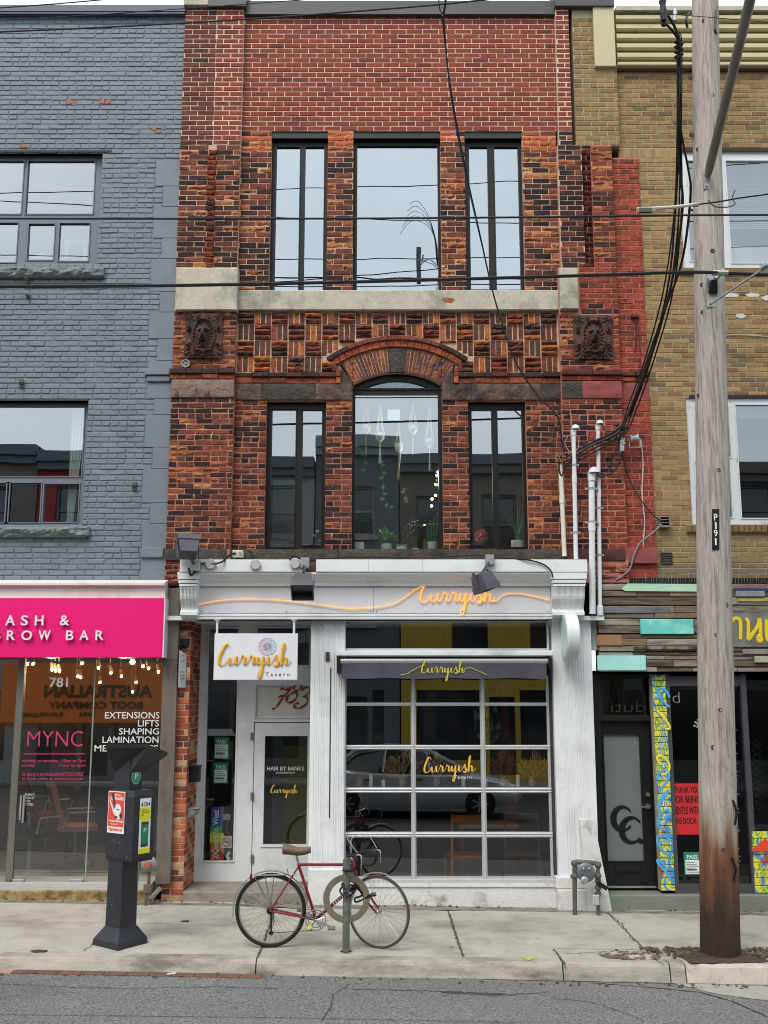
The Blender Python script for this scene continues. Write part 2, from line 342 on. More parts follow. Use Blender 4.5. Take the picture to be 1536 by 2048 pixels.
# ------------------------------------------------------------------ bricks
class Bricks:
    """collects the bricks of one building; the 300 largest become parts, the rest one mass"""
    def __init__(s): s.l = []
    def quad(s, pts, n, proud, back, col, rough=0.0, cham=.004):
        """pts: four front corners (counter-clockwise seen from outside) on the mortar plane, n outward normal"""
        s.l.append((pts, n, proud, back, col, rough, cham))
    def course_wall(s, x0, x1, z0, z1, holes, Y, ch, bl, colf, joint=.010, proud=.006, off=0.0, headers=0, rough=0.0, jit=.002, cham=.004, ph=0, sag=0.0):
        n = max(1, round((z1 - z0) / ch)); ch = (z1 - z0) / n
        for r in range(n):
            a, c = z0 + r * ch + joint / 2, z0 + (r + 1) * ch - joint / 2; zm = (a + c) / 2
            iv = [(x0, x1)]
            for h in holes:
                if h[2] < zm < h[3]:
                    nv = []
                    for p, q in iv:
                        if h[1] <= p or h[0] >= q: nv.append((p, q)); continue
                        if h[0] > p: nv.append((p, h[0]))
                        if h[1] < q: nv.append((h[1], q))
                    iv = nv
            hd = headers and (r + ph) % headers == 0
            L_ = bl / 2 if hd else bl
            sh = off + ((r % 2) * L_ / 2) + U(-.012, .012)
            for p, q in iv:
                k = math.floor((p - x0 - sh) / L_); x = x0 + sh + k * L_
                while x < q - 1e-4:
                    e = x + L_
                    a0, a1 = max(x, p), min(e, q)
                    if a1 - a0 > .045:
                        s.box(a0 + joint / 2 * (a0 > p), a1 - joint / 2 * (a1 < q), a, c, Y, colf, proud, rough, jit, cham)
                    elif a1 - a0 > .012:
                        s.box(a0, a1, a, c, Y, colf, proud * .6, 0, 0, .001)
                    x = e
    def box(s, x0, x1, z0, z1, Y, colf, proud=.006, rough=0.0, jit=.002, cham=.004):
        j = lambda: U(-jit, jit)
        pts = [Vector((x0 + j(), Y, z0 + j())), Vector((x1 + j(), Y, z0 + j())), Vector((x1 + j(), Y, z1 + j())), Vector((x0 + j(), Y, z1 + j()))]
        c = colf((x0 + x1) / 2, (z0 + z1) / 2) if callable(colf) else colf
        rg = rough
        if len(c) == 4: rg = c[3]; c = c[:3]
        s.quad(pts, Vector((0, -1, 0)), proud * U(.6, 1.3), .004, c, rg, cham)
    def emit(s, b, it):
        pts, n, pr, bk, col, rg, ch = it; b.col = tuple(col)
        cen = sum(pts, Vector()) / 4
        def ins(p, k):
            d = cen - p; return p + Vector((math.copysign(min(k, abs(d.x)), d.x) if abs(d.x) > 1e-6 else 0, math.copysign(min(k, abs(d.y)), d.y) if abs(d.y) > 1e-6 else 0, math.copysign(min(k, abs(d.z)), d.z) if abs(d.z) > 1e-6 else 0))
        back = [p - n * bk for p in pts]; mid = [p + n * max(.001, pr - ch) for p in pts]
        fr = [ins(p, ch) + n * (pr + (U(-rg, rg) if rg else 0)) for p in pts]
        fs = [(i, (i + 1) % 4, 4 + (i + 1) % 4, 4 + i) for i in range(4)]
        if rg > .003:     # rock or spalled face: five points across, two rows
            k = 5; A, Bq, C, D = fr
            g = []
            for row in range(3):
                for i in range(k):
                    t = i / (k - 1); p = (A.lerp(Bq, t)).lerp(D.lerp(C, t), row / 2)
                    e = (row == 1) * 1.3 - .4
                    g.append(p + n * (rg * (e + U(-.9, .9)) if 0 < i < k - 1 or row == 1 else U(-rg, 0) * .7))
            fs2 = [(12 - 4 + r * k + i, 12 - 4 + r * k + i + 1, 12 - 4 + (r + 1) * k + i + 1, 12 - 4 + (r + 1) * k + i) for r in range(2) for i in range(k - 1)]
            o = 8
            rim = [o + 0, o + k - 1, o + 3 * k - 1, o + 2 * k]
            bot = [o + i for i in range(k)]; top = [o + 2 * k + i for i in range(k)][::-1]
            fs3 = [tuple([4, 5] + bot[::-1]), (5, 6, o + 3 * k - 1, o + 2 * k - 1, o + k - 1), tuple([6, 7] + top[::-1]), (7, 4, o, o + k, o + 2 * k)]
            b.add(back + mid + g, fs + fs2 + fs3)
        else:
            fs += [(4 + i, 4 + (i + 1) % 4, 8 + (i + 1) % 4, 8 + i) for i in range(4)] + [(8, 9, 10, 11)]
            b.add(back + mid + fr, fs)
    def finish(s, parent, mat, most=300, name='brick'):
        def area(it):
            p = it[0]; return ((p[1] - p[0]).cross(p[3] - p[0])).length * abs(it[1].y)
        mats = mat if isinstance(mat, (list, tuple)) else [mat]; pick = s.pick if hasattr(s, 'pick') else (lambda it: 0)
        order = sorted(range(len(s.l)), key=lambda i: -area(s.l[i])); top = set(order[:most]); mass = B()
        for i, it in enumerate(s.l):
            if i in top:
                b = B(); s.emit(b, it); b.build(name, mats[pick(it)], parent)
            else: mass.mi = pick(it); s.emit(mass, it)
        if mass.v: mass.build(name + '_mass', mats, parent, kind='stuff')
def jc(c, k=.1, h=.03):
    """brick colour: linear tuple from sRGB with a little spread"""
    a = lin(c); m = 1 + U(-k, k); return (max(0, a[0] * m * (1 + U(-h, h))), max(0, a[1] * m * (1 + U(-h, h))), max(0, a[2] * m * (1 + U(-h, h))))

# ------------------------------------------------------------------ common materials
white = M('white_paint', 'dcdedf', .45, var=.05, vs=3, bump=.15, bs=30, stain='b9b9ba', stain_s=2.2, stain_lo=.52, stain_hi=.8)
cream_st = M('limestone', 'b3ad9b', .85, var=.16, vs=9, bump=.5, bs=60, stain='77756a', stain_s=2.4, stain_lo=.5, stain_hi=.72, fine=(.12, 90))
brown_st = M('brownstone', '6b554c', .9, var=.3, vs=7, bump=.8, bs=25, bd=.03, stain='3a3433', stain_s=3, stain_lo=.42, stain_hi=.6, fine=(.15, 90))
sooty_st = M('sooty_stone', '47403a', .95, var=.35, vs=9, bump=.8, bs=30, bd=.03, stain='2b2a22', stain_s=4, fine=(.2, 90))
brickm = M('brick_face', 'ffffff', .88, attr=True, var=.2, vs=18, bump=.5, bs=140, fine=(.16, 160), spec=.25)
brick_old = M('brick_weathered', 'ffffff', .92, attr=True, var=.38, vs=16, bump=.9, bs=70, bd=.015, fine=(.25, 130), spec=.2, stretch=(.6, 1, 1.2), stain='3c2c2a', stain_s=11, stain_lo=.50, stain_hi=.72)
mort_new = M('mortar_new', 'cfbba9', .95, var=.1, vs=12, bump=.4)
mort_old = M('mortar_old', 'c4a389', .95, var=.22, vs=9, bump=.5, stain='86604c', stain_s=3)
mort_low = M('mortar_smeared', '9c6a54', .95, var=.25, vs=7, bump=.5, stain='caa184', stain_s=6, stain_lo=.55, stain_hi=.7)
mort_red = M('mortar_red', 'b07362', .95, var=.15, vs=9, bump=.4)
dframe = M('dark_bronze', '171413', .45, var=.08, spec=.3)
blackp = M('black_paint', '17181b', .4, var=.05)
gl_up = glass('upper_glass', .43, (.7, .75, .75), .02, 1.6, gcol=(.88, .96, 1))
gl_mid = glass('mid_glass', .33, (.85, .9, .88), .015, 1.6, gcol=(.9, .96, 1))
gl_shop = glass('shop_glass', .16, (.85, .9, .88), .008, 1.5)
room_dk = M('room_dark', '3b3a38', .9, var=.2, vs=2)
room_md = M('room_mid', '55534e', .9, var=.15, vs=2)
steel_m = M('metal_grey', '8f9092', .4, .8, var=.08)
galv = M('galvanised', '9da1a3', .5, .6, var=.15, vs=20)
blackm = M('black_rubber', '141416', .5)

def room(parent, x0, x1, y0, y1, z0, z1, mat, name='interior'):
    b = B()
    b.quad((x0, y1, z0), (x1, y1, z0), (x1, y1, z1), (x0, y1, z1)).quad((x0, y0, z0), (x0, y1, z0), (x0, y1, z1), (x0, y0, z1))
    b.quad((x1, y1, z0), (x1, y0, z0), (x1, y0, z1), (x1, y1, z1)).quad((x0, y0, z0), (x1, y0, z0), (x1, y1, z0), (x0, y1, z0))
    b.quad((x0, y1, z1), (x1, y1, z1), (x1, y0, z1), (x0, y0, z1))
    return b.build(name, mat, parent)
def window(parent, x0, x1, z0, z1, panes, Y, fmat, gmat, fw=.05, name='window', depth=.06, arch=None):
    """panes: list of (x0,x1,z0,z1) in metres; the frame is the sheet left between them"""
    b = B(); holes_slab(b, x0, x1, z0, z1, panes, Y, Y + depth)
    for p in panes:      # inner bead
        t = .012
        for q in ((p[0] - t, p[0], p[2] - t, p[3] + t), (p[1], p[1] + t, p[2] - t, p[3] + t), (p[0], p[1], p[2] - t, p[2]), (p[0], p[1], p[3], p[3] + t)):
            b.box(q[0], q[1], Y - .012, Y - .0005, q[2], q[3])
    f = b.build(name, fmat, parent)
    for p in panes:
        g = B(); g.box(p[0] + .001, p[1] - .001, Y + .025, Y + .031, p[2] + .001, p[3] - .001); g.build('pane', gmat, f)
    return f

# ================================================================== THE RED BRICK TAVERN BUILDING
XL, PLR, PRL, PRLb, XR0, XR1 = -2.63, -1.858, 2.27, 2.20, 2.94, 3.30
YP = -.10
tav = thing('brick_building', (.3, 0, 0), 'three-storey old red brick building with limestone belt, arched window and white shopfront at street level', 'building')
Z = lambda y, Y=0: PZ(y, Y)
zc, zw, zb1, zb0 = Z(30), Z(262), Z(584), Z(624)
zs1, zs0, zl0, zk1, zk0 = Z(745), Z(768), Z(800), Z(1100), Z(1118)
W1 = [(-1.467, -.73, zb1, zw - .001), (-.40, .735, zb1, zw - .001), (1.05, 1.80, zb1, zw - .001)]
W2 = [(-1.464, -.72, zk1, zl0), (1.046, 1.765, zk1, zl0)]
AX, AR0, AR1 = (-.397 + .725) / 2, 0, 0
arc_h = .561; rise = Z(743.5) - Z(769)
AR0 = (arc_h ** 2 + rise ** 2) / (2 * rise); ACZ = Z(743.5) - AR0
AR1 = Z(695) - ACZ
WA = (AX - arc_h, AX + arc_h, zk1, Z(695))
# backing sheets in the mortar of each zone
def back(x0, x1, z0, z1, holes, Y, m, th=.2):
    holes_slab(B_ := B(), x0, x1, z0, z1, holes, Y, Y + th); return B_.build('wall', m, tav)
back(PLR, PRL, zw, zc + .04, [], 0, mort_new)
back(PLR, 2.24, zb1 + .0, zw, W1, 0, mort_old)
back(PLR, 2.24, zl0 - .0, zb1, [(WA[0], WA[1], zl0, WA[3])], 0, mort_old)
back(PLR, 2.24, zk0 - .05, zl0, W2 + [(WA[0], WA[1], zk1, zl0)], 0, mort_low)
zpA = Z(290, YP)
back(XL, PLR, zpA, zc + .08, [], YP, mort_new, .3)
back(XL, PLR, Z(620, YP), zpA, [], YP, mort_old, .3)
back(XL, PLR, zk0 - .3, Z(620, YP), [], YP, mort_low, .3)
back(PRL, 2.44, zpA, zc + .08, [], YP, mort_new, .3)
xg0, xg1 = PX(1167, 420, YP), PX(1186, 420, YP)
back(2.24, xg0, Z(535, YP), zpA, [], YP, mort_old, .3)
back(xg0, xg1, Z(535, YP), zpA, [], YP + .07, mort_old, .2)
back(xg1, XR0, Z(535, YP), zpA, [], YP, mort_red, .3)
back(2.20, XR0, zk0 - .3, Z(535, YP), [], YP, mort_red, .3)
back(XR0, XR1, Z(1160), Z(318), [], -.03, mort_red, .2)

bk = Bricks()
def nz(x, z, s=1.4, o=0): return noise.noise(Vector((x * s + o, z * s, o)))
def col_new(x, z): return jc((131, 63, 49) if R() > .12 else (112, 53, 43), .10)
def col_rough(x, z):
    r = R()
    return (*jc((94, 50, 42) if r < .6 else (110, 60, 47) if r < .85 else (96, 62, 42) if r < .94 else (60, 50, 42), .12), .003)
def col_mix(dark, red, orng, edge=False):
    def f(x, z):
        n = nz(x, z, 1.7, 3.1) * .9 + nz(x, z, 5, 9.2) * .5; r = R() + n * .55
        if r < dark: return (*jc(((54, 41, 41), (47, 38, 41), (68, 48, 45))[int(R() * 3)], .14), .003)
        if r < dark + red: return (*jc(((116, 66, 52), (100, 58, 48), (130, 72, 55))[int(R() * 3)], .12), .003)
        return (*jc(((160, 94, 56), (144, 82, 52), (172, 112, 70))[int(R() * 3)], .12), .012 if R() < .6 else .004)
    return f
col_b = col_mix(.42, .34, .24)
def col_b_top(x, z):
    return col_b(x, z) if z < Z(300) or R() < .35 else (*jc((178, 92, 56), .12), .006)
col_c = col_mix(.36, .56, .08)
def col_s(x, z):      # soot near the sill
    c = col_c(x, z)
    if z < Z(1078): c = tuple(v * .55 for v in c[:3]) + (c[3],)
    return c
def painted(f, xe=2.62):      # old red paint washed over the right-hand side
    def g(x, z):
        c = f(x, z)
        t = (x - xe) * 1.6 + nz(x, z, 1.1, 5) * 1.1 + .25
        if z > Z(540): t -= .9 * (z - Z(540)) / 1.2
        if t > .35 and R() < .9: return (*jc((146, 68, 54) if R() < .55 else (126, 66, 52), .1), .002)
        return c
    return g
bk.course_wall(PLR, PRL, zw, zc, [], 0, .0712, .216, col_new, joint=.0105)
bk.course_wall(PLR, 2.24, zb1, zw, W1, 0, .074, .222, col_b_top, joint=.011, rough=.003, jit=.003)
bk.course_wall(PLR, 2.20, zk1, zl0, W2 + [WA], 0, .0674, .205, col_s, joint=.013, rough=.003, jit=.005, cham=.006, headers=4)
def seg(x0, x1, y0, y1, Y, f, **k):
    bk.course_wall(x0, x1, Z(y1, Y), Z(y0, Y), [], Y, k.pop('ch', .07), k.pop('bl', .21), f, **k)
xm = PX(430, 150, YP)
seg(XL, xm, 12, 290, YP, col_rough, joint=.010)
seg(xm + .006, PLR, 12, 290, YP, col_new, joint=.014, bl=.2)
seg(PRL, 2.44, 12, 262, YP, col_new, joint=.016, bl=.2)
seg(PRL, 2.44, 262, 290, YP, col_b, joint=.012)
ga, gb = PX(413, 420, YP), PX(430, 420, YP)
seg(XL, ga, 290, 535, YP, col_b_top, bl=.225, rough=.004, jit=.003)
seg(ga, gb, 300, 535, YP, lambda x, z: (*jc((120, 62, 46) if R() < .6 else (84, 50, 42), .2), .008), bl=.2, joint=.008, proud=.022)
seg(gb, PLR, 290, 535, YP, col_b, bl=.225, rough=.004, jit=.003)
seg(2.25, xg0, 290, 535, YP, painted(col_mix(.62, .3, .08), 2.9), bl=.2)
seg(xg0, xg1, 300, 535, YP + .06, lambda x, z: (*jc((96, 48, 38), .25), .014), bl=.13)
seg(xg1, XR0, 292, 535, YP, painted(col_mix(.12, .45, .43)), bl=.2, rough=.006)
seg(PX(1158, 580, YP) + .01, XR0, 535, 628, YP, painted(col_c), bl=.2)
seg(XR0 + .004, XR1, 318, 1095, -.03, lambda x, z: (*jc((152, 70, 56) if x > 3.15 or R() < .5 else (126, 66, 52), .1), .002), bl=.2, ch=.0705)
seg(XR0 + .004, XR1, 1128, 1155, -.03, lambda x, z: jc((150, 62, 54), .1), bl=.2)
seg(XL, PLR, 795, 1098, YP, col_s, bl=.205, ch=.067, joint=.013, rough=.003, jit=.005, headers=4, cham=.006)
seg(2.20, XR0, 798, 1098, YP, painted(col_s, 2.5), bl=.205, ch=.067, joint=.013, rough=.003, jit=.005, headers=4, cham=.006)
seg(2.50, XR0, 1129, 1170, YP, lambda x, z: (*jc(((128, 64, 52), (96, 60, 50), (142, 98, 84))[int(R() * 3)], .2), .012), bl=.2, rough=.01)
seg(XL, -2.47, 1118, 1172, YP, lambda x, z: (*jc((90, 44, 36), .25), .008), bl=.16)
# pilaster panels round the lion plaques
for (a, b_, lx0, lx1) in ((XL, PLR, 370, 446), (2.20, XR0, 1147, 1225)):
    hx0, hx1 = PX(lx0, 672, YP), PX(lx1, 672, YP); hz0, hz1 = Z(718, YP), Z(627, YP)
    f = col_mix(.2, .5, .3) if a < 0 else painted(col_mix(.15, .55, .3), 2.7)
    top = Z(622 if a < 0 else 628, YP)
    bk.course_wall(a, b_, Z(739 if a < 0 else 741, YP), top, [(hx0, hx1, hz0, hz1)], YP, .066, .2, f, joint=.011, rough=.003)
# basket weave panel
cw = .213; zr = [Z(626), Z(648.5), Z(681), Z(713), Z(745)]; nx = int((PRLb - PLR) / cw); cw = (PRLb - .02 - PLR - .01) / 19
arcR = Z(672) - ACZ
for c in range(19):
    for r in range(4):
        x0 = PLR + .015 + c * cw; x1 = x0 + cw - .004; z1, z0 = zr[r], zr[r + 1] + .004
        hor = (c + r) % 2 == 0
        n = (2 if r == 0 else 3)
        cells = [(x0, x1, z0 + (z1 - z0) * k / n, z0 + (z1 - z0) * (k + 1) / n) for k in range(n)] if hor else [(x0 + (x1 - x0) * k / 3, x0 + (x1 - x0) * (k + 1) / 3, z0, z1) for k in range(3)]
        for q in cells:
            far = min(math.hypot(x - AX, z - ACZ) for x in q[:2] for z in q[2:])
            if far < arcR - .01 and abs(math.atan2(abs((q[0] + q[1]) / 2 - AX), (q[2] + q[3]) / 2 - ACZ)) < math.radians(36.5):
                if math.hypot((q[0] + q[1]) / 2 - AX, q[3] - ACZ) < arcR + .03: continue
                zz = ACZ + math.sqrt(max(0, arcR ** 2 - (min(abs(q[0] - AX), abs(q[1] - AX))) ** 2)) + .006
                q = (q[0], q[1], max(q[2], zz), q[3])
                if q[3] - q[2] < .02: continue
            dk = .45 if r == 0 else .15
            cc = ((84, 62, 54) if R() < dk else ((138, 76, 54), (106, 66, 54), (170, 98, 54), (118, 68, 54), (94, 64, 56))[int(R() * 5)])
            bk.box(q[0] + .006, q[1] - .006, q[2] + .006, q[3] - .006, 0, (*jc(cc, .12), .014 if hor else .003), proud=.03 if hor else .006, jit=.003)
# string courses
for (x0, x1, Y, ya, yb, yc) in ((XL - .03, PLR + .01, YP, 738, 749, 759), (PLR, AX - .76, 0, 746, 756, 768), (AX + .76, PRLb, 0, 746, 756, 768), (2.20, XR0 + .02, YP, 742, 752, 762), (XR0 + .02, XR1, -.03, 745, 754, 764)):
    for (u, v, pr, c) in ((ya, yb, .055, (66, 50, 50)), (yb, yc, .028, (150, 76, 52))):
        n = max(2, round((x1 - x0) / .2)); zz0, zz1 = Z(v, Y), Z(u, Y)
        for k in range(n):
            cc = c if R() < .8 else ((96, 60, 52) if pr > .05 else (120, 62, 48))
            if x0 > 2.1 and R() < .8: cc = (128, 56, 50) if pr < .05 else (92, 56, 52)
            bk.box(x0 + (x1 - x0) * k / n + .003, x0 + (x1 - x0) * (k + 1) / n - .003, zz0 + .003, zz1 - .003, Y, jc(cc, .12), proud=pr, cham=.006)
# arch voussoirs (each a brick), label courses
def arcbrick(a0, a1, r0, r1, c, proud=.01, rg=.002):
    pts = [Vector((AX + r * math.sin(a), 0, ACZ + r * math.cos(a))) for r, a in ((r0, a0), (r0, a1), (r1, a1), (r1, a0))]
    bk.l.append((pts, Vector((0, -1, 0)), proud, .02, jc(c, .12), rg, .004))
TH = math.radians(32); ka = math.radians(5.6); nv = 13
cen_c = [(138, 76, 56), (116, 66, 54), (100, 66, 58), (146, 84, 60), (86, 62, 58)]
for sgn in (-1, 1):
    for k in range(nv):
        a0, a1 = ka + (TH - ka) * k / nv, ka + (TH - ka) * (k + 1) / nv
        e = .005 / AR0
        lo, hi = sorted((sgn * (a0 + e), sgn * (a1 - e)))
        cut = AR0 + (AR1 - AR0) * (.38 if k % 2 else .68)
        arcbrick(lo, hi, AR0 + .004, cut - .005, cen_c[int(R() * 5)]); arcbrick(lo, hi, cut + .005, AR1 - .004, cen_c[int(R() * 5)])
for (r0, r1, pr, cl, n, T2) in ((AR1 + .002, Z(682) - ACZ, .035, (152, 78, 54), 19, 35), (Z(682) - ACZ + .002, Z(673.5) - ACZ, .06, (120, 66, 52), 19, 36.5)):
    for k in range(n):
        t0 = math.radians(-T2 + 2 * T2 * k / n) + .002; t1 = math.radians(-T2 + 2 * T2 * (k + 1) / n) - .002
        dark = (k < 3 or k > n - 5) and pr > .05
        arcbrick(t0, t1, r0, r1, (70, 52, 50) if dark else cl, pr, .002)
# small uprights where the label meets the string course
for sgn in (-1, 1):
    for (dx, u, v, c) in ((.735, 738, 755, (140, 74, 54)), (.735, 755, 768, (176, 96, 56)), (.79, 727, 745, (112, 64, 52))):
        bk.box(AX + sgn * dx - .028, AX + sgn * dx + .028, Z(v) + .003, Z(u) - .003, 0, jc(c), proud=.05)
# soldier lintel course in shadow joints over the top windows
# brick pier at the recess (front and return face)
px0, px1 = -2.56, -2.31
zpt, zpb = Z(1238), gz(px0, 0) - .02
b = B(); b.box(px0, px1, .0, .65, zpb - .1, zpt); b.build('pier', M('mortar_pier', 'b39a86', .95, var=.2, vs=8, bump=.5), tav)
def col_pier(x, z):
    r = R()
    c = ((168, 84, 58), (150, 72, 52), (186, 148, 110), (110, 66, 56), (192, 110, 74))[int(r * 5)]
    return (*jc(c, .1), .003)
bk.course_wall(px0, px1, zpb, zpt, [], 0, .0725, .205, col_pier, joint=.013)
n = round((zpt - zpb) / .0725)
for r in range(n):
    z0 = zpb + (zpt - zpb) * r / n + .006; z1 = zpb + (zpt - zpb) * (r + 1) / n - .006; y = 0.0 + (.1 if r % 2 else .0)
    ed = [0] + ([.1] if r % 2 else []) + [.2 + (.1 if r % 2 else 0), .4 + (.1 if r % 2 else 0), .65]
    for a, c in zip(ed, ed[1:]):
        if c - a < .05: continue
        cc = col_pier(0, 0)[:3]; cc = tuple(v * .85 for v in cc)
        bk.l.append(([Vector((px1, a + .006, z0)), Vector((px1, c - .006, z0)), Vector((px1, c - .006, z1)), Vector((px1, a + .006, z1))], Vector((1, .0, 0)), .006, .004, cc, 0, .004))
bk.pick = lambda it: 1 if Z(291) > it[0][0].z > Z(1110) else 0
bk.finish(tav, [brickm, brick_old])

# spandrel between arch and its square hole, arch stones
b = B(); N_ = 14
for sgn in (-1, 1):
    arcp = [(AX + sgn * AR1 * math.sin(TH * 1.02 * k / N_), ACZ + AR1 * math.cos(TH * 1.02 * k / N_)) for k in range(N_ + 1)]
ins = [(AX + AR0 * math.sin(math.radians(-32 + 64 * k / 24)), ACZ + AR0 * math.cos(math.radians(-32 + 64 * k / 24))) for k in range(25)]
for k in range(24):
    (xa, za), (xb, zb_) = ins[k], ins[k + 1]
    b.prism([(xa, za), (xb, zb_), (xb, WA[3]), (xa, WA[3])], .001, .199)
b.build('arch_core', mort_old, tav)
def stone(poly, pr, mat, name='stone', Y=0, rock=.0, th=.02):
    q = B(); x0, x1 = min(p[0] for p in poly), max(p[0] for p in poly); z0, z1 = min(p[1] for p in poly), max(p[1] for p in poly)
    if rock and len(poly) == 4:
        nu, nv_ = max(3, int((x1 - x0) / .04)), max(3, int((z1 - z0) / .04)); A, Bq, C, D = [Vector((p[0], 0, p[1])) for p in poly]
        def fn(u, v):
            p = A.lerp(Bq, u).lerp(D.lerp(C, u), v); e = min(u, 1 - u, v, 1 - v)
            h = pr + (rock * (noise.noise(Vector((p.x * 9, p.z * 11, pr * 7))) + .5 * noise.noise(Vector((p.x * 25, p.z * 25, 3)))) if e > 0 else -rock * .5)
            return Vector((p.x, Y - max(.004, h), p.z))
        q.grid(fn, nu, nv_)
        q.prism(poly, Y - max(.003, pr - rock * .5 - .001), Y + th)
    else: q.prism(poly, Y - pr, Y + th)
    return q.build(name, mat, tav, smooth=bool(rock))
def rect(x0, x1, z0, z1): return [(x0, z0), (x1, z0), (x1, z1), (x0, z1)]
key = lambda a, r: (AX + r * math.sin(a), ACZ + r * math.cos(a))
stone([key(-ka * .97, AR0 - .004), key(ka * .97, AR0 - .004), key(ka * .97, AR1 - .002), key(-ka * .97, AR1 - .002)], .02, sooty_st, 'keystone', rock=.012)
for s_, cx in ((-1, AX - arc_h), (1, AX + arc_h)):
    p = [(cx - .01 * s_, zs0 + .002), (AX + s_ * .70, zs0 + .002), (AX + s_ * .70, Z(728)), key(s_ * (TH + .012), AR1 - .01)]
    if s_ < 0: p = p[::-1]
    stone(p, .018, sooty_st if s_ < 0 else brown_st, 'skewback')
# brownstone lintels with rock face
for (a, c, mt) in ((PLR + .002, PLR + .33, brown_st), (PLR + .336, PLR + 1.0, sooty_st), (PLR + 1.006, AX - arc_h, brown_st), (AX + arc_h, AX + arc_h + .36, brown_st), (AX + arc_h + .366, 1.95, brown_st), (1.955, 2.198, sooty_st)):
    stone(rect(a, c, zl0, zs0 - .001), .035, mt, 'lintel_stone', rock=.022)
stone(rect(XL, PLR, Z(795, YP), Z(760, YP)), .035, M('brownstone_pale', '806a60', .9, var=.25, vs=9, bump=.8, bs=25, bd=.03, stain='4a3d39', stain_s=5, stain_lo=.55, stain_hi=.62), 'lintel_stone', YP, .022)
stone(rect(2.202, 2.45, Z(797, YP), Z(763, YP)), .03, sooty_st, 'lintel_stone', YP, .022)
red_st = M('red_painted_stone', '8a4540', .8, var=.15, vs=6, bump=.6, bs=30, stain='6b4440', stain_s=4)
stone(rect(2.454, XR0, Z(797, YP), Z(763, YP)), .03, red_st, 'lintel_stone', YP, .018)
stone(rect(XR0 + .004, XR1, Z(800), Z(765)), .01, red_st, 'lintel_stone', -.03, .015)
stone(rect(XR0 - .45, XR1, Z(1128), Z(1096)), .05, red_st, 'lintel_stone', -.05, .01)
# sill course, sooty, in four stones
for a, c in ((XL, -1.9), (-1.895, -.55), (-.545, .88), (.885, 2.19)):
    stone(rect(a, c, zk0 - .03, zk1 - .002), .10 if a > -2 else .14, sooty_st, 'sill_stone', 0, .02)
stone(rect(2.195, 2.9, zk0 - .03, zk1), .13, M('sill_dark_red', '4d2f2a', .9, var=.3, vs=8, bump=.6), 'sill_stone', 0, .02)
# limestone belt
b = B(); b.box(PLR + .002, PRL - .06, -.07, .1, zb0, zb1, .012); b.build('belt_stone', cream_st, tav)
b = B(); b.box(PX(352, 577, -.17), PX(475, 577, -.17), -.17, .1, Z(620, -.17), Z(535, -.17), .012); b.build('belt_stone', cream_st, tav)
b = B(); b.box(PX(1120, 577, -.17), PX(1157, 577, -.17), -.17, .1, Z(618, -.17), Z(535, -.17), .012); b.build('belt_stone', cream_st, tav)
# a hole broken through the belt, showing orange brick
b = B(); b.add([(PX(884, 600, -.074), -.074, Z(599, -.074)), (PX(890, 600, -.074), -.074, Z(604, -.074)), (PX(903, 600, -.074), -.074, Z(605, -.074)), (PX(909, 600, -.074), -.074, Z(600, -.074)), (PX(906, 600, -.074), -.074, Z(596, -.074)), (PX(886, 600, -.074), -.074, Z(596, -.074))], [(0, 1, 2, 3, 4, 5)])
b.build('broken_patch', M('broken_orange', '9a5a30', .95, var=.5, vs=40, bump=1, bs=60), tav)
# copings
cop = M('coping_metal', '4c4b4c', .5, .3, var=.1, vs=4)
b = B(); b.box(PX(489, 15, -.06), PX(1112, 15, -.06), -.07, .3, Z(28, -.07), Z(8, -.07) + .05); b.build('coping', cop, tav)
for x0, x1 in ((PX(417, 10, -.15), PX(492, 10, -.15)), (PX(1110, 10, -.15), PX(1228, 10, -.15))):
    b = B(); b.box(x0, x1, -.17, .3, Z(11, -.17), 11.7); b.build('coping', cop, tav)
b = B(); b.box(PX(368, 10, -.15), PX(417, 10, -.15) - .003, -.17, .3, Z(9, -.17), 11.7); b.build('coping', cream_st, tav)
b = B(); b.box(PLR, PRL, -.012, .1, Z(34), Z(28)); b.build('parge_strip', M('old_parge', '6f5c50', .95, var=.4, vs=14, bump=1, bs=30), tav)
b = B(); b.box(XL, XR1, .3, .5, 11.2, 11.45); b.box(XL, XR1, .3, 9, 11.15, 11.25); b.build('roof', cop, tav)

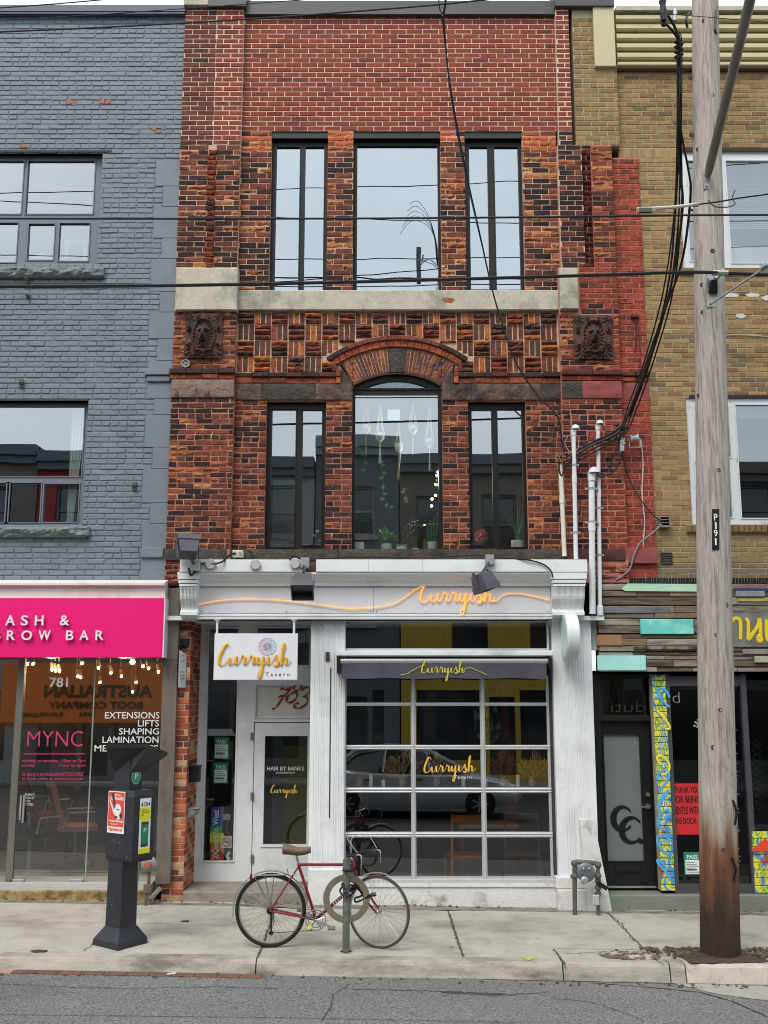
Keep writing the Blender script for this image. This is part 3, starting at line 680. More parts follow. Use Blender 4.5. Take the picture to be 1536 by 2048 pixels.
# lion plaques: a carved relief, symmetric about its middle
def lion(u, v):      # u -1..1, v -1..1 (up); returns height in metres
    a = abs(u); h = .012
    g = lambda x, y, sx, sy: math.exp(-((a - x) / sx) ** 2 - ((v - y) / sy) ** 2)
    rr = math.hypot(u / .62, (v + .02) / .78)
    h += .030 * math.exp(-((rr - .92) / .10) ** 2)                       # oval moulding
    if rr < .86:
        an = math.atan2(u, v + .05); h += .009 * (.5 + .5 * math.cos(an * 18 + rr * 5)) * min(1, rr * 2) * (1 - max(0, rr - .7))
        h += .035 * max(0, 1 - rr)
    h += .040 * g(0, -.02, .24, .34) + .038 * g(0, -.06, .10, .16)        # muzzle, nose
    h += .022 * g(.17, .2, .13, .07) - .026 * g(.15, .09, .07, .05)       # brows, eyes
    h -= .035 * g(0, -.32, .12, .05); h += .02 * g(0, -.42, .14, .07)     # mouth, chin
    h += .018 * g(.16, -.22, .09, .10)                                    # jowls
    for cx, cy, s in ((.27, .72, .17), (.78, .30, .13), (.42, -.72, .17), (.80, -.45, .12)):   # scrolls
        d = math.hypot(a - cx, v - cy) / s; t = math.atan2(v - cy, a - cx)
        if d < 1.5: h += .026 * (.5 + .5 * math.cos((d * 6.3 - t))) * max(0, 1.4 - d)
    h += .02 * g(0, .82, .06, .14) + .022 * g(0, -.9, .1, .07)
    t = math.atan2(v + .6, a - .5); d = math.hypot(a - .5, v + .6)
    h += .014 * max(0, 1 - abs(d - .33) / .2) * (.5 + .5 * math.cos(t * 13))  # leaves
    t = math.atan2(v - .8, a - .8); h += .012 * max(0, 1 - math.hypot(a - .7, v - .75) / .4) * (.5 + .5 * math.cos(t * 9))
    e = 1.0 + .0 * a
    if (a > .93 and abs(v) < .75): h *= max(0, 1 - (a - .93) / .07)
    if a > .8 and abs(v) > .82: h *= .45
    return h
lionm = M('terracotta', '5e3a30', .8, var=.3, vs=9, bump=.5, bs=60, stain='352a28', stain_s=5, stain_lo=.42, stain_hi=.58)
for (x0, y0, x1, y1, nm) in ((370, 627, 446, 717, 'left'), (1147, 631, 1226, 719, 'right')):
    a0, a1, c0, c1 = RC(x0, y0, x1, y1, YP - .02); b = B(); mx_, mz_ = (a0 + a1) / 2, (c0 + c1) / 2; hw, hh = (a1 - a0) / 2, (c1 - c0) / 2
    b.grid(lambda u, v: Vector((mx_ + (2 * u - 1) * hw, YP - .012 - 1.7 * lion(2 * u - 1, 2 * v - 1), mz_ + (2 * v - 1) * hh)), 72, 84)
    b.box(a0, a1, YP - .012, YP + .02, c0, c1)
    b.build('lion_plaque', lionm, tav, smooth=True, label='%s lion head plaque' % ('sooty' if nm == 'left' else 'reddish'))

# ---- upper windows
YG = .10
def pxr(x0, y0, x1, y1, Y=YG): return RC(x0, y0, x1, y1, Y)
def win(W, panes, g, fm=dframe, Y=YG): return window(tav, W[0], W[1], W[2], W[3], [pxr(*p) for p in panes], Y, fm, g)
win(W1[0], [(551, 294, 598, 584), (609, 294, 647, 584)], gl_up)
win(W1[1], [(714, 292, 876, 584)], gl_up)
win(W1[2], [(940, 294, 977, 584), (991, 294, 1039, 584)], gl_up)
win(W2[0], [(542, 819, 590, 1094), (604, 820, 643, 1090)], gl_mid)
win(W2[1], [(945, 820, 985, 1090), (997, 819, 1046, 1094)], gl_mid)
for W in W1[:]:
    b = B(); b.box(W[0], W[1], .02, YG - .004, W[3] - .09, W[3]); b.build('lintel', blackp, tav)
# narrow raised mullion in front of each paired sash
# centre window of the second floor: tall pane, bar, arched light
cx0, cx1, cz0, cz1 = pxr(710, 789, 877, 1098)
zbar = Z(780, YG)
b = B(); holes_slab(b, WA[0], WA[1], zk1, zbar, [(cx0, cx1, cz0, cz1)], YG, YG + .06)
ri = AR0 - .07
arc_o = [(AX + AR0 * math.sin(t), ACZ + AR0 * math.cos(t)) for t in [math.radians(-32 + 64 * k / 20) for k in range(21)]]
arc_i = [(AX + ri * math.sin(t) * .98, ACZ + ri * math.cos(t) - .02) for t in [math.radians(-29 + 58 * k / 20) for k in range(21)]]
for k in range(20): b.prism([arc_i[k], arc_i[k + 1], arc_o[k + 1], arc_o[k]], YG, YG + .06)
zc1 = ACZ + ri * math.cos(math.radians(29)) - .02
b.box(WA[0], WA[1], YG - .02, YG + .06, zbar, max(zbar + .02, zc1 - .0))
wc = b.build('window', dframe, tav)
g = B(); g.box(cx0, cx1, YG + .025, YG + .031, cz0, cz1); g.build('pane', gl_mid, wc)
g = B(); g.prism([(p[0], p[1]) for p in arc_i] , YG + .025, YG + .031); g.build('pane', gl_up, wc)
# rooms
room(tav, XL + .1, XR1, .21, 4, Z(1100), Z(660), room_dk); room(tav, XL + .1, XR1, .21, 4, Z(596), Z(240), room_md)
# blind rolled up at the head of the middle top window
b = B(); b.cyl((W1[1][0] + .05, .16, Z(294, .16)), (W1[1][1] - .05, .16, Z(294, .16)), .03); b.build('roller_blind', M('blind_beige', '8f8672', .8), tav)

# ================================================================== WHITE SHOPFRONT (parts of the tavern building)
def pxbox(b, x0, y0, x1, y1, Yf, Yb, bev=0):
    a = RC(x0, y0, x1, y1, Yf); b.box(a[0], a[1], Yf, Yb, a[2], a[3], bev); return b
b = B()
a = RC(360, 1119, 1175, 1144, -.42)
cut = (PX(608, 1131, -.42), PX(632, 1131, -.42))
for u, v in ((a[0], cut[0]), (cut[1], PX(738, 1131, -.42) - .002), (PX(738, 1131, -.42), PX(846, 1131, -.42) - .002), (PX(846, 1131, -.42), a[1])):
    b.box(u, v, -.42, .0, a[2], a[3], .006)
b.build('cornice', white, tav)
b = B(); b.box(cut[0], cut[1], -.30, 0, a[2], a[3] - .01); b.build('exposed_timber', M('dark_timber', '5b4636', .9, var=.4, vs=12, stretch=(6, 1, 1)), tav)
x0, x1 = PX(398, 1160, -.3), PX(1104, 1160, -.3)
pr = [(-.40, a[2]), (-.40, a[2] - .02), (-.385, a[2] - .03), (-.34, Z(1156, -.34)), (-.29, Z(1163, -.29)), (-.27, Z(1166, -.27)), (-.27, Z(1172, -.25)), (-.02, Z(1172, -.25)), (-.02, a[2])]
b = B(); b.prismx(pr, x0 - .24, x1 + .4); b.build('crown_moulding', white, tav)
f0, f1 = PX(394, 1200, -.22), PX(1103, 1200, -.22); zf1, zf0 = Z(1166, -.22), Z(1230, -.22)
b = B(); b.box(f0, f1, -.22, -.02, zf0, zf1); b.build('fascia', white, tav)
fp = M('fascia_panel', 'd3d2d6', .5, var=.03)
for u, v in ((398, 747), (748.5, 1101)):
    b = B(); q = RC(u, 1170, v, 1226, -.225); b.box(q[0], q[1], -.232, -.221, q[2], q[3], .002); p_ = b.build('fascia_panel', fp, tav)
    d = B()
    for xx in (u + 5, (u + v) / 2, v - 5):
        for yy in (1173, 1223): d.ball(P(xx, yy, -.234), .006, 6)
    d.build('screw', blackm, p_, kind='stuff')
b = B(); zz = zf0
for k, (dy, yf) in enumerate(((.016, -.25), (.012, -.235), (.02, -.26), (.012, -.24))):
    b.box(f0, f1, yf, -.02, zz - dy, zz - .0005); zz -= dy
zsof = zz; b.build('lower_moulding', white, tav)
def bracket(x0, x1, name='bracket'):
    z1 = Z(1146, -.42); z0 = Z(1234, -.36); H = z1 - z0; b = B()
    prof = [(-.40, 1), (-.40, .93), (-.425, .91), (-.425, .86), (-.395, .84), (-.39, .76), (-.42, .75), (-.42, .70), (-.395, .69)]
    for k in range(9):
        t = k / 8; prof.append((-.40 + .11 * (.5 - .5 * math.cos(t * math.pi)) + .012 * math.sin(t * 9), .66 - t * .5))
    prof += [(-.30, .14), (-.33, .12), (-.33, .05), (-.29, .03), (-.29, 0)]
    poly = [(y, z0 + H * t) for y, t in prof] + [(-.05, z0), (-.05, z1)]
    b.prismx(poly, x0, x1)
    n = 5
    for k in range(n): 
        cx = x0 + (x1 - x0) * (k + .5) / n; b.prismx([(y - .012, z0 + H * t) for y, t in prof[7:17]] + [(-.2, z0 + H * .16), (-.2, z0 + H * .7)], cx - (x1 - x0) * .05, cx + (x1 - x0) * .05)
    b.box(x0 - .02, x1 + .02, -.435, -.05, z1 - .07, z1 - .0); b.box(x0 - .01, x1 + .01, -.43, -.05, z1 - .115, z1 - .085)
    return b.build(name, white, tav)
bracket(PX(360, 1190, -.36), PX(395, 1190, -.36)); bracket(PX(1105, 1190, -.36), PX(1169, 1190, -.36))
# soffit over the recess and reveal walls
ZS = zsof
b = B(); b.box(px1 - .28, 2.6, -.22, .9, ZS, ZS + .05); b.build('soffit', white, tav)
b = B(); b.box(XL + .02, XR0, -.02, .2, ZS + .04, zk0 - .02); b.build('wall_core', sooty_st, tav)
# fluted pilasters
def fluted(x0, x1, y0, y1, Y, yb, flutes, name='pilaster'):
    q = RC(x0, y0, x1, y1, Y); b = B(); b.box(q[0], q[1], Y, yb, q[2], q[3], .004)
    for u, v, n in flutes:
        fa, fb = PX(u, (y0 + y1) / 2, Y), PX(v, (y0 + y1) / 2, Y)
        for k in range(n):
            cx = fa + (fb - fa) * (k + .5) / n; hw = (fb - fa) / n * .3
            b.prismz([(cx - hw, Y), (cx - hw * .5, Y - .007), (cx + hw * .5, Y - .007), (cx + hw, Y)], q[2] + .12, q[3] - .02)
    return b.build(name, white, tav)
fluted(619, 689, 1239, 1800, -.12, .08, [(624, 648, 5), (664, 688, 5)])
pz = fluted(1110, 1190, 1236, 1758, -.12, .1, [(1126, 1146, 4), (1150, 1176, 5)])
b = B(); b.box(2.0, 2.72, -.02, .1, Z(1300), Z(1175)); b.build('capital_block', white, tav)
b = B(); pxbox(b, 659, 1335, 661.5, 1636, -.123, -.1); b.build('rust_gap', M('rust_gap', '45302a', .9, var=.5, vs=20), tav)
b = B(); pxbox(b, 651, 1304, 659, 1322, -.14, -.11, .003); b.build('key_box', M('brown_box', '4b3430', .5), tav)
# transom over the garage door
q = RC(688, 1240, 1098, 1302, -.03); g = RC(691, 1244, 1094, 1297, -.03)
gdark = glass('garage_glass', .19, (.88, .9, .9), .006, 1.2)
window(tav, q[0], q[1], q[2], ZS, [g], -.03, white, gdark, name='transom_window')
# awning
b = B(); q = RC(672, 1301, 1107, 1312, -.34); b.box(q[0], q[1], -.34, -.0, q[2], q[3], .01); aw = None
awn = thing('awning', (PX(889, 1312, -.2), -.2, Z(1312, -.2)), 'retracted awning with dark grey valance and yellow script above the glass garage door', 'awning')
b.build('cassette', white, awn)
b = B(); q = RC(679, 1317, 1098, 1326, -.30); b.cyl((q[0], -.27, (q[2] + q[3]) / 2), (q[1], -.27, (q[2] + q[3]) / 2), .034, n=14); b.build('front_bar', M('alu', 'b9bcc0', .35, .6, var=.05), awn)
zv1, zv0 = Z(1327, -.29), Z(1357, -.29); xv0, xv1 = PX(684, 1340, -.29), PX(1093, 1340, -.29)
b = B(); b.grid(lambda u, v: Vector((xv0 + (xv1 - xv0) * u, -.295 + .006 * math.sin(u * 37) * (1 - v) + .004 * math.sin(u * 90 + v), zv0 + (zv1 - zv0) * v - .004 * math.sin(u * 21) * (1 - v))), 90, 5)
b.build('valance', M('awning_cloth', '4a4a54', .85, var=.08, vs=4), awn)
b = B(); b.box(xv0 - .06, xv0 - .02, -.33, -.02, zv0 + .06, Z(1312, -.34)); b.box(xv1 + .02, xv1 + .05, -.33, -.02, zv0 + .12, Z(1312, -.34)); b.build('end_plate', blackp, awn)
yel = M('sign_yellow', 'e2a81c', .45, var=.06); yel2 = M('print_yellow', 'cdbd34', .6, var=0)
def pl(pts, Y): return [P(x, y, Y) for x, y in pts]
u_ = P(842, 1346, -.31)
script_word(u_.x, u_.z, .063, -.306, .0055, yel2, 'valance_lettering', awn, 1.0, pl([(801, 1350), (815, 1347), (830, 1338), (846, 1331), (852, 1330)], -.306), pl([(925, 1343), (932, 1337), (942, 1336), (957, 1342), (974, 1350)], -.306))
# garage door: a silver grid of fifteen panes
YD = .0
alu = M('door_aluminium', 'c3c4c4', .38, .35, var=.08, vs=5)
cols = [(692, 822), (832, 962), (972, 1097)]; rows = [(1356, 1405), (1412, 1490), (1499, 1575), (1586, 1664), (1675, 1753)]
xs = [(PX(a, 1560, YD), PX(c, 1560, YD)) for a, c in cols]; zs = [(PZ(c, YD), PZ(a, YD)) for a, c in rows]
gx0, gx1 = xs[0][0] - .025, xs[2][1] + .03
b = B(); holes_slab(b, gx0, gx1, PZ(1768, YD), zs[0][1] + .03, [(x[0], x[1], z[0], z[1]) for x in xs for z in zs], YD, YD + .05)
for (z0a, z1a), (z0b, z1b) in zip(zs[1:], zs[:-1]):       # section joints: two rounded rails with a groove between
    zm = (z1a + z0b) / 2; h = (z0b - z1a) / 2
    b.cyl((gx0, YD, zm + h * .45), (gx1, YD, zm + h * .45), h * .42, n=8); b.cyl((gx0, YD, zm - h * .5), (gx1, YD, zm - h * .5), h * .36, n=8)
for x in (xs[0][1], xs[1][1]):
    xn = x + (xs[1][0] - xs[0][1]) / 2; b.cyl((xn, YD - .004, zs[4][0] - .02), (xn, YD - .004, zs[0][1]), .018, n=8)
b.box(gx0, gx1, YD - .03, YD, PZ(1768, YD), PZ(1757, YD), .006)
gd = b.build('garage_door', alu, tav)
for x in xs:
    for z in zs:
        g = B(); g.box(x[0] + .001, x[1] - .001, YD + .02, YD + .026, z[0] + .001, z[1] - .001); g.build('pane', gdark, gd)
b = B(); b.box(gx1 + .002, PX(1112, 1560, -.02), -.02, .1, PZ(1772, 0), ZS - .4); b.box(PX(684, 1560, -.02), gx0 - .002, -.02, .1, PZ(1772, 0), ZS - .4); b.build('door_jamb', M('jamb_dark', '3a3433', .6), tav)
b = B(); q = RC(688, 1772, 1113, 1806, -.08); b.box(q[0], q[1], -.08, .2, gz(0, 0) - .15, q[3], .01); q = RC(686, 1768, 1113, 1773, -.05); b.box(q[0], q[1], -.095, .1, q[2] + .0, q[3] - .0)
base_w = M('base_white', 'd2d1cf', .7, var=.1, vs=8, bump=.5, bs=40, stain='8d8a84', stain_s=4, stain_lo=.55, stain_hi=.7)
b.build('stall_riser', base_w, tav)
b = B(); q = RC(617, 1738, 690, 1800, -.14); b.box(q[0], q[1], -.14, .1, gz(-.5, 0) - .1, q[3] - .0, .01); b.build('pilaster_base', base_w, tav)
b = B(); q = RC(1115, 1757, 1178, 1808, -.2); b.box(q[0], q[1], -.20, .1, -.3, q[3] - .12, .01); b.box(q[0] - .01, q[1] - .0, -.185, .1, q[3] - .115, q[3] + .01, .008)
b.prism([(PX(1178, 1815, -.22), -.2), (PX(1229, 1815, -.22), -.2), (PX(1188, 1640, -.22), Z(1640, -.22)), (PX(1160, 1640, -.22), Z(1640, -.22))], -.215, -.0)
b.build('pilaster_base', base_w, tav)
# neon
for (x, y, lb) in ((372, 728, 'round metal anchor disc under the left lion plaque'), (597, 735, 'round dark anchor disc set in the basket-weave brick panel')):
    Yy = YP if x < 400 else 0
    b = B(); b.lathe([(.05, -.01), (.052, .03), (.04, .03), (.034, .012), (.012, .012), (.012, .04)], P(x, y, Yy - .02), (0, -1, 0), 20); b.build('anchor_disc', M('disc_grey' if x < 400 else 'disc_dark', '8c8c84' if x < 400 else '3c3834', .6, .5, var=.3, vs=30), None, smooth=True, label=lb, cat='anchor disc')
neon = M('neon_tube', 'ffb768', .4, var=0, emit=1.6); 
YN = -.255
nw = script_word(P(838, 1204, YN).x, P(838, 1204, YN).z, .110, YN, .0085, M('neon_word', 'f2a23a', .4, var=0, emit=.7), 'neon_sign', None, .7,
    pl([(398, 1209), (442, 1201), (491, 1198), (551, 1200), (603, 1205), (655, 1212), (694, 1217), (725, 1216.5), (757, 1214), (788, 1207), (812, 1193), (830, 1180), (846, 1172)], YN),
    pl([(985, 1203), (995, 1200), (1007, 1190), (1031, 1187), (1062, 1191), (1100, 1200)], YN), flat=.9,
    label='lit orange neon script reading Curryish with long wavy tails across the white fascia', cat='neon sign')
# ---- recessed entrance
YR = .65
ent = [RC(412, 1257, 472, 1722, YR), RC(514, 1256, 620, 1331, YR), RC(511, 1370, 620, 1434, YR)]
dq = RC(505, 1444, 619, 1757, YR)
x0e, x1e = px1 - .01, PX(628, 1500, YR)
zst = Z(1783, -.03)
b = B(); holes_slab(b, x0e, x1e, zst, ZS, ent + [(dq[0], dq[1], dq[2], dq[3])], YR, YR + .08)
ef = b.build('entrance_frame', white, tav)
for k, q in enumerate(ent):
    g = B(); g.box(q[0], q[1], YR + .03, YR + .036, q[2], q[3]); g.build('pane', M('number_glass', 'd0d6d0', .12, var=.12, vs=3, spec=.7) if k == 2 else gl_shop, ef)
    b = B(); t = .014
    for r in ((q[0] - t, q[0] + .004, q[2] - t, q[3] + t), (q[1] - .004, q[1] + t, q[2] - t, q[3] + t), (q[0], q[1], q[2] - t, q[2] + .004), (q[0], q[1], q[3] - .004, q[3] + t)): b.box(r[0], r[1], YR - .012, YR - .0006, r[2], r[3])
    b.build('glazing_bead', white, ef)
dg = RC(528, 1472, 614, 1689, YR)
b = B(); holes_slab(b, dq[0] + .008, dq[1], zst + .02, dq[3] - .01, [dg], YR + .01, YR + .06)
for r in ((dg[0] - .03, dg[0], dg[2] - .03, dg[3] + .03), (dg[1], dg[1] + .03, dg[2] - .03, dg[3] + .03), (dg[0], dg[1], dg[2] - .03, dg[2]), (dg[0], dg[1], dg[3], dg[3] + .03)): b.box(r[0], r[1], YR - .004, YR + .0094, r[2], r[3])
dr = b.build('door', white, tav)
g = B(); g.box(dg[0], dg[1], YR + .03, YR + .036, dg[2], dg[3]); g.build('pane', gl_shop, dr)
for y in (1480, 1600, 1725):
    h = B(); c = P(504, y, YR - .01); h.cyl(c, c + Vector((0, 0, .09)), .012, n=8); h.box(c.x - .02, c.x + .02, YR - .006, YR + .0, c.z, c.z + .09); h.build('hinge', M('old_hinge', '8a7f74', .5, .5, var=.3), dr)
b = B(); b.box(px1 + .01, PX(620, 1780, 0), -.06, YR + .1, -.3, zst, .01); b.build('doorstep', M('step_concrete', '8b857b', .9, var=.15, vs=6, bump=.5, stain='5d574e', stain_s=2.5), tav)
room(tav, XL + .1, PX(655, 1500, .8), YR + .085, 4.5, zst - .01, ZS + .3, M('room_hall', '59544c', .9, var=.2, vs=1), 'hallway')
b = B(); hx = [PX(545, 1600, 1.6), PX(565, 1600, 1.6), PX(600, 1600, 1.6)]
b.box(hx[0], hx[1], 1.55, 1.6, zst, 1.9); b.build('hall_door', M('hall_grey', '7d8184', .6), tav)
b = B(); b.box(hx[1] + .002, hx[2] + .1, 1.6, 1.65, zst, 1.7); b.build('hall_panel', M('hall_yellow', 'a59a2a', .6), tav)
b = B(); b.box(PX(640, 1560, .1), 2.3, .06, .12, -.2, PZ(1770)); b.build('threshold', blackp, tav)
room(tav, PX(660, 1500, .1), 2.45, .11, 6, -.05, ZS + .1, M('room_restaurant', '222124', .8, var=.25, vs=1.5), 'dining_room')
# numerals 783 in curly script
nr = M('numeral_red', '8e2b22', .5, var=0)
D7 = [[(.1, 1.75), (.25, 1.95), (.5, 1.8), (.8, 1.9), (.95, 2.0), (.7, 1.3), (.45, .6), (.3, 0), (.1, -.25), (-.05, -.1)], [(.15, 1.0), (.5, 1.15), (.85, 1.05)]]
D8 = [[(.9, 1.6), (.75, 2.0), (.4, 1.9), (.35, 1.5), (.65, 1.1), (.85, .7), (.7, .15), (.3, 0), (.05, .35), (.2, .85), (.55, 1.15), (.85, 1.45), (.95, 1.8)]]
D3 = [[(.1, 1.6), (.3, 1.95), (.7, 1.9), (.85, 1.5), (.6, 1.1), (.4, 1.0), (.7, .95), (.95, .6), (.8, .05), (.35, -.25), (-.05, 0), (.05, .3), (.3, .25)]]
b = B(); sc_ = .15 * 1.0
for d, ox, oy in ((D7, 546, 1413), (D8, 569, 1405), (D3, 589, 1412)):
    o = P(ox, oy, YR + .02)
    for s_ in d:
        p_ = smooth_pts([o + Vector((x * sc_ + y * .04, 0, y * .115)) for x, y in s_], 5)
        b.tube(p_, [.005 + .009 * abs(math.sin(i * .35)) for i in range(len(p_))], 6, flat=.4)
b.build('house_number', nr, None, label='curly dark red numerals 783 on the glass above the white door', cat='house number', smooth=True)
# ---- hanging sign
YH = -.30
hs = thing('hanging_sign', (PX(511, 1360, YH), YH, Z(1360, YH)), 'white rectangular Curryish Tavern sign hanging on two rods below the fascia', 'sign')
q = RC(428, 1267, 595, 1360, YH); b = B(); b.box(q[0], q[1], YH, YH + .05, q[2], q[3], .004); b.build('board', M('sign_white', 'dcdde2', .35, var=.02), hs)
for x in (434, 588):
    b = B(); c = P(x, 1267, YH + .025); b.cyl(c, (c.x, c.y, ZS + .0), .014, n=8); b.lathe([(.035, 0), (.035, .01)], (c.x, c.y, ZS - .01), n=12); b.build('hanging_rod', white, hs)
u_ = P(435, 1330, YH - .012)
script_word(u_.x, u_.z, .105, YH - .014, .0095, yel, 'lettering', hs, 1.3, flat=.8)
text('Tavern', (531, 1345, 579, 1352), YH - .001, M('thin_grey', '3c3c44', .5, var=0), 'lettering', hs, ext=.003, spacing=1.6)
mc = P(535, 1293, YH - .004)
for k in range(12):
    t = 2 * math.pi * k / 12; h = .5 + .5 * math.cos(t); b = B()
    b.ring((mc.x + .058 * math.cos(t), YH - .003, mc.z + .058 * math.sin(t)), (0, 1, 0), .046, .0018, 20, 4)
    if k % 3 == 0: b.ring((mc.x + .02 * math.cos(t), YH - .003, mc.z + .02 * math.sin(t)), (0, 1, 0), .03, .0018, 16, 4)
    b.build('mandala_ring', M('mand%d' % int(h * 4), ((206, 140, 170), (200, 160, 190), (180, 175, 200), (160, 190, 215), (140, 185, 215))[int(h * 4)], .5, var=0), hs)
# ---- window lettering on the garage door and the entrance
gy = M('gold_vinyl', 'e0b03a', .4, var=0, emit=.08)
wv = M('white_vinyl', 'dcdcdc', .5, var=0, emit=.05)
u_ = P(847, 1545, YD + .012); script_word(u_.x, u_.z, .075, YD + .012, .0065, gy, 'window_lettering', None, 1.1, flat=.3, rot=.02, label='gold script Curryish lettering on the middle pane of the garage door', cat='window lettering')
text('Tavern', (908, 1551, 943, 1557.5), YD + .012, wv, 'window_lettering', None, ext=.001, spacing=1.3, label='small white word Tavern under the gold script on the garage door pane', cat='window lettering')
u_ = P(541, 1586, YR + .02); script_word(u_.x, u_.z, .041, YR + .02, .0045, gy, 'window_lettering', None, 1.1, flat=.3, label='gold script Curryish lettering low on the white door glass', cat='window lettering')
text('HAIR BY BANKS', (534, 1533, 608, 1541), YR + .02, wv, 'window_lettering', None, ext=.001, label='white HAIR BY BANKS lettering on the entrance door glass', cat='window lettering')
text('BARBERSHOP', (552, 1544, 590, 1547), YR + .02, wv, 'window_lettering', None, ext=.001, label='tiny white line of lettering beneath HAIR BY BANKS on the door', cat='window lettering')

# ---- floodlights, junction boxes, cables on the cornice
fl_m = M('floodlight_grey', '55545a', .5, .3, var=.1)
def floodlight(px_, py_, Y, rx, ry, rz, label, w=.22, arm=None):
    c = P(px_, py_, Y); t = thing('floodlight', c, label, 'floodlight', 'floodlights above the white cornice')
    Rm = Matrix.Rotation(rz, 3, 'Z') @ Matrix.Rotation(ry, 3, 'Y') @ Matrix.Rotation(rx, 3, 'X')
    b = B(); h = w * .5
    prof = [(-h, -h, -h * .7), (h, -h, -h * .7), (h, h, -h * .7), (-h, h, -h * .7), (-h * .8, -h * .8, h * .6), (h * .8, -h * .8, h * .6), (h * .8, h * .8, h * .6), (-h * .8, h * .8, h * .6)]
    b.add([c + Rm @ Vector(p) for p in prof], [(4, 5, 6, 7), (0, 1, 5, 4), (1, 2, 6, 5), (2, 3, 7, 6), (3, 0, 4, 7)])
    b.build('housing', fl_m, t)
    b = B()
    for a_, b__ in (((-h, -h), (h, -h)), ((h, -h), (h, h)), ((h, h), (-h, h)), ((-h, h), (-h, -h))):
        A, Bb = Vector((*a_, -h * .7)), Vector((*b__, -h * .7)); C = (A + Bb) / 2; d = (Bb - A) / 2; n_ = Vector((C.x, C.y, 0)).normalized()
        b.obox(c + Rm @ (C + n_ * .004 + Vector((0, 0, -.03))), Rm @ (d * 1.03), Rm @ (n_ * .006), Rm @ Vector((0, 0, .035)))
    b.build('visor', fl_m, t)
    b = B(); b.add([c + Rm @ Vector(p) for p in ((-h * .96, -h * .96, -h * .62), (h * .96, -h * .96, -h * .62), (h * .96, h * .96, -h * .62), (-h * .96, h * .96, -h * .62))], [(0, 3, 2, 1)])
    b.build('lens', M('lamp_lens', '26272b', .1, spec=.8), t)
    b = B(); b.obox(c + Rm @ Vector((h * 1.06, 0, 0)), Rm @ Vector((.006, 0, 0)), Rm @ Vector((0, .02, 0)), Rm @ Vector((0, 0, h * .9))); b.obox(c + Rm @ Vector((-h * 1.06, 0, 0)), Rm @ Vector((.006, 0, 0)), Rm @ Vector((0, .02, 0)), Rm @ Vector((0, 0, h * .9)))
    b.tube([c + Rm @ Vector((0, 0, h * .5)), arm], .018, 8); b.build('yoke', fl_m, t)
    b = B(); b.box(arm.x - .05, arm.x + .05, arm.y - .05, arm.y + .06, arm.z - .05, arm.z + .07, .006); b.build('mounting_box', galv, t)
    return t
floodlight(376, 1100, -.62, math.radians(155), 0, math.radians(18), 'tilted grey floodlight turned upwards at the left end of the white cornice', .235, arm=P(392, 1134, -.48))
floodlight(606, 1167, -.75, math.radians(-38), 0, 0, 'grey floodlight pointing down above the hanging Curryish sign', .235, arm=P(610, 1128, -.42))
floodlight(966, 1158, -.75, math.radians(-12), math.radians(-16), math.radians(38), 'grey floodlight turned sideways above the neon script', .215, arm=P(979, 1122, -.44))
for k, (x, y) in enumerate(((421, 1128), (511, 1129), (590, 1127))):
    c = P(x, y, -.44); b = B(); b.lathe([(.062, -.03), (.062, .02), (.055, .028)], c, (0, -1, 0), 20)
    t = b.build('junction_box', M('box_pale', 'b7b3b0', .5, .2), None, smooth=True, label=('round pale junction box on the cornice beside the tilted floodlight', 'round pale junction box on the cornice in the gap between the two left lamps', 'round pale junction box right beside the lamp above the hanging sign')[k], cat='junction box', group='round junction boxes on the cornice')
    s_ = B()
    for a_ in (.6, 3.7): s_.ball((c.x + .05 * math.cos(a_), -.47, c.z + .05 * math.sin(a_)), .006, 6)
    s_.build('screw', blackm, t)
c = P(476, 1108, -.2); b = B(); b.box(c.x - .06, c.x + .06, -.24, -.13, c.z - .035, c.z + .04, .006)
t = b.build('outlet_box', M('outlet_cream', 'c9c7b0', .5), None, label='small cream outlet box on the sooty sill above the cornice', cat='outlet box')
b = B()
for dx in (-.03, .03): b.cyl((c.x + dx, -.24, c.z), (c.x + dx, -.252, c.z), .024, n=10)
b.build('socket', M('socket_green', '8a8c78', .5), t)
def cable(pts, r, label, mat=blackm, name='cable', cat='cable', group=None, k=8):
    b = B(); b.tube(smooth_pts(pts, k), r, 6); return b.build(name, mat, None, smooth=True, label=label, cat=cat, group=group)
cable([P(378, 1136, -.5), P(381, 1150, -.5), P(388, 1146, -.5), P(395, 1130, -.46), P(410, 1127, -.45), P(425, 1128, -.46), P(445, 1123, -.46), P(460, 1110, -.3), P(470, 1107, -.25)], .013, 'black cable drooping from the tilted floodlight to the cream outlet box')
cable([P(497, 1103, -.16), P(503, 1106, -.3), P(508, 1118, -.43), P(511, 1124, -.45)], .011, 'short black cable curling down to the middle round junction box')
cable([P(580, 1120, -.45), P(583, 1113, -.4), P(592, 1112, -.4), P(600, 1116, -.42), P(606, 1130, -.45), P(607, 1145, -.7)], .010, 'black cable looping round the lamp above the hanging sign')
cable([P(880, 1114, -.2), P(920, 1112, -.2), P(955, 1111, -.25), P(1000, 1116, -.35), P(1050, 1119, -.44), P(1085, 1128, -.44), P(1102, 1142, -.46), P(1105, 1155, -.46)], .009, 'thin black cable arching along the right end of the cornice')
cable([P(640, 1117, -.2), P(720, 1115, -.2), P(800, 1114.5, -.2), P(880, 1113.5, -.2)], .008, 'thin dark cable lying along the sooty sill between the two lamps')
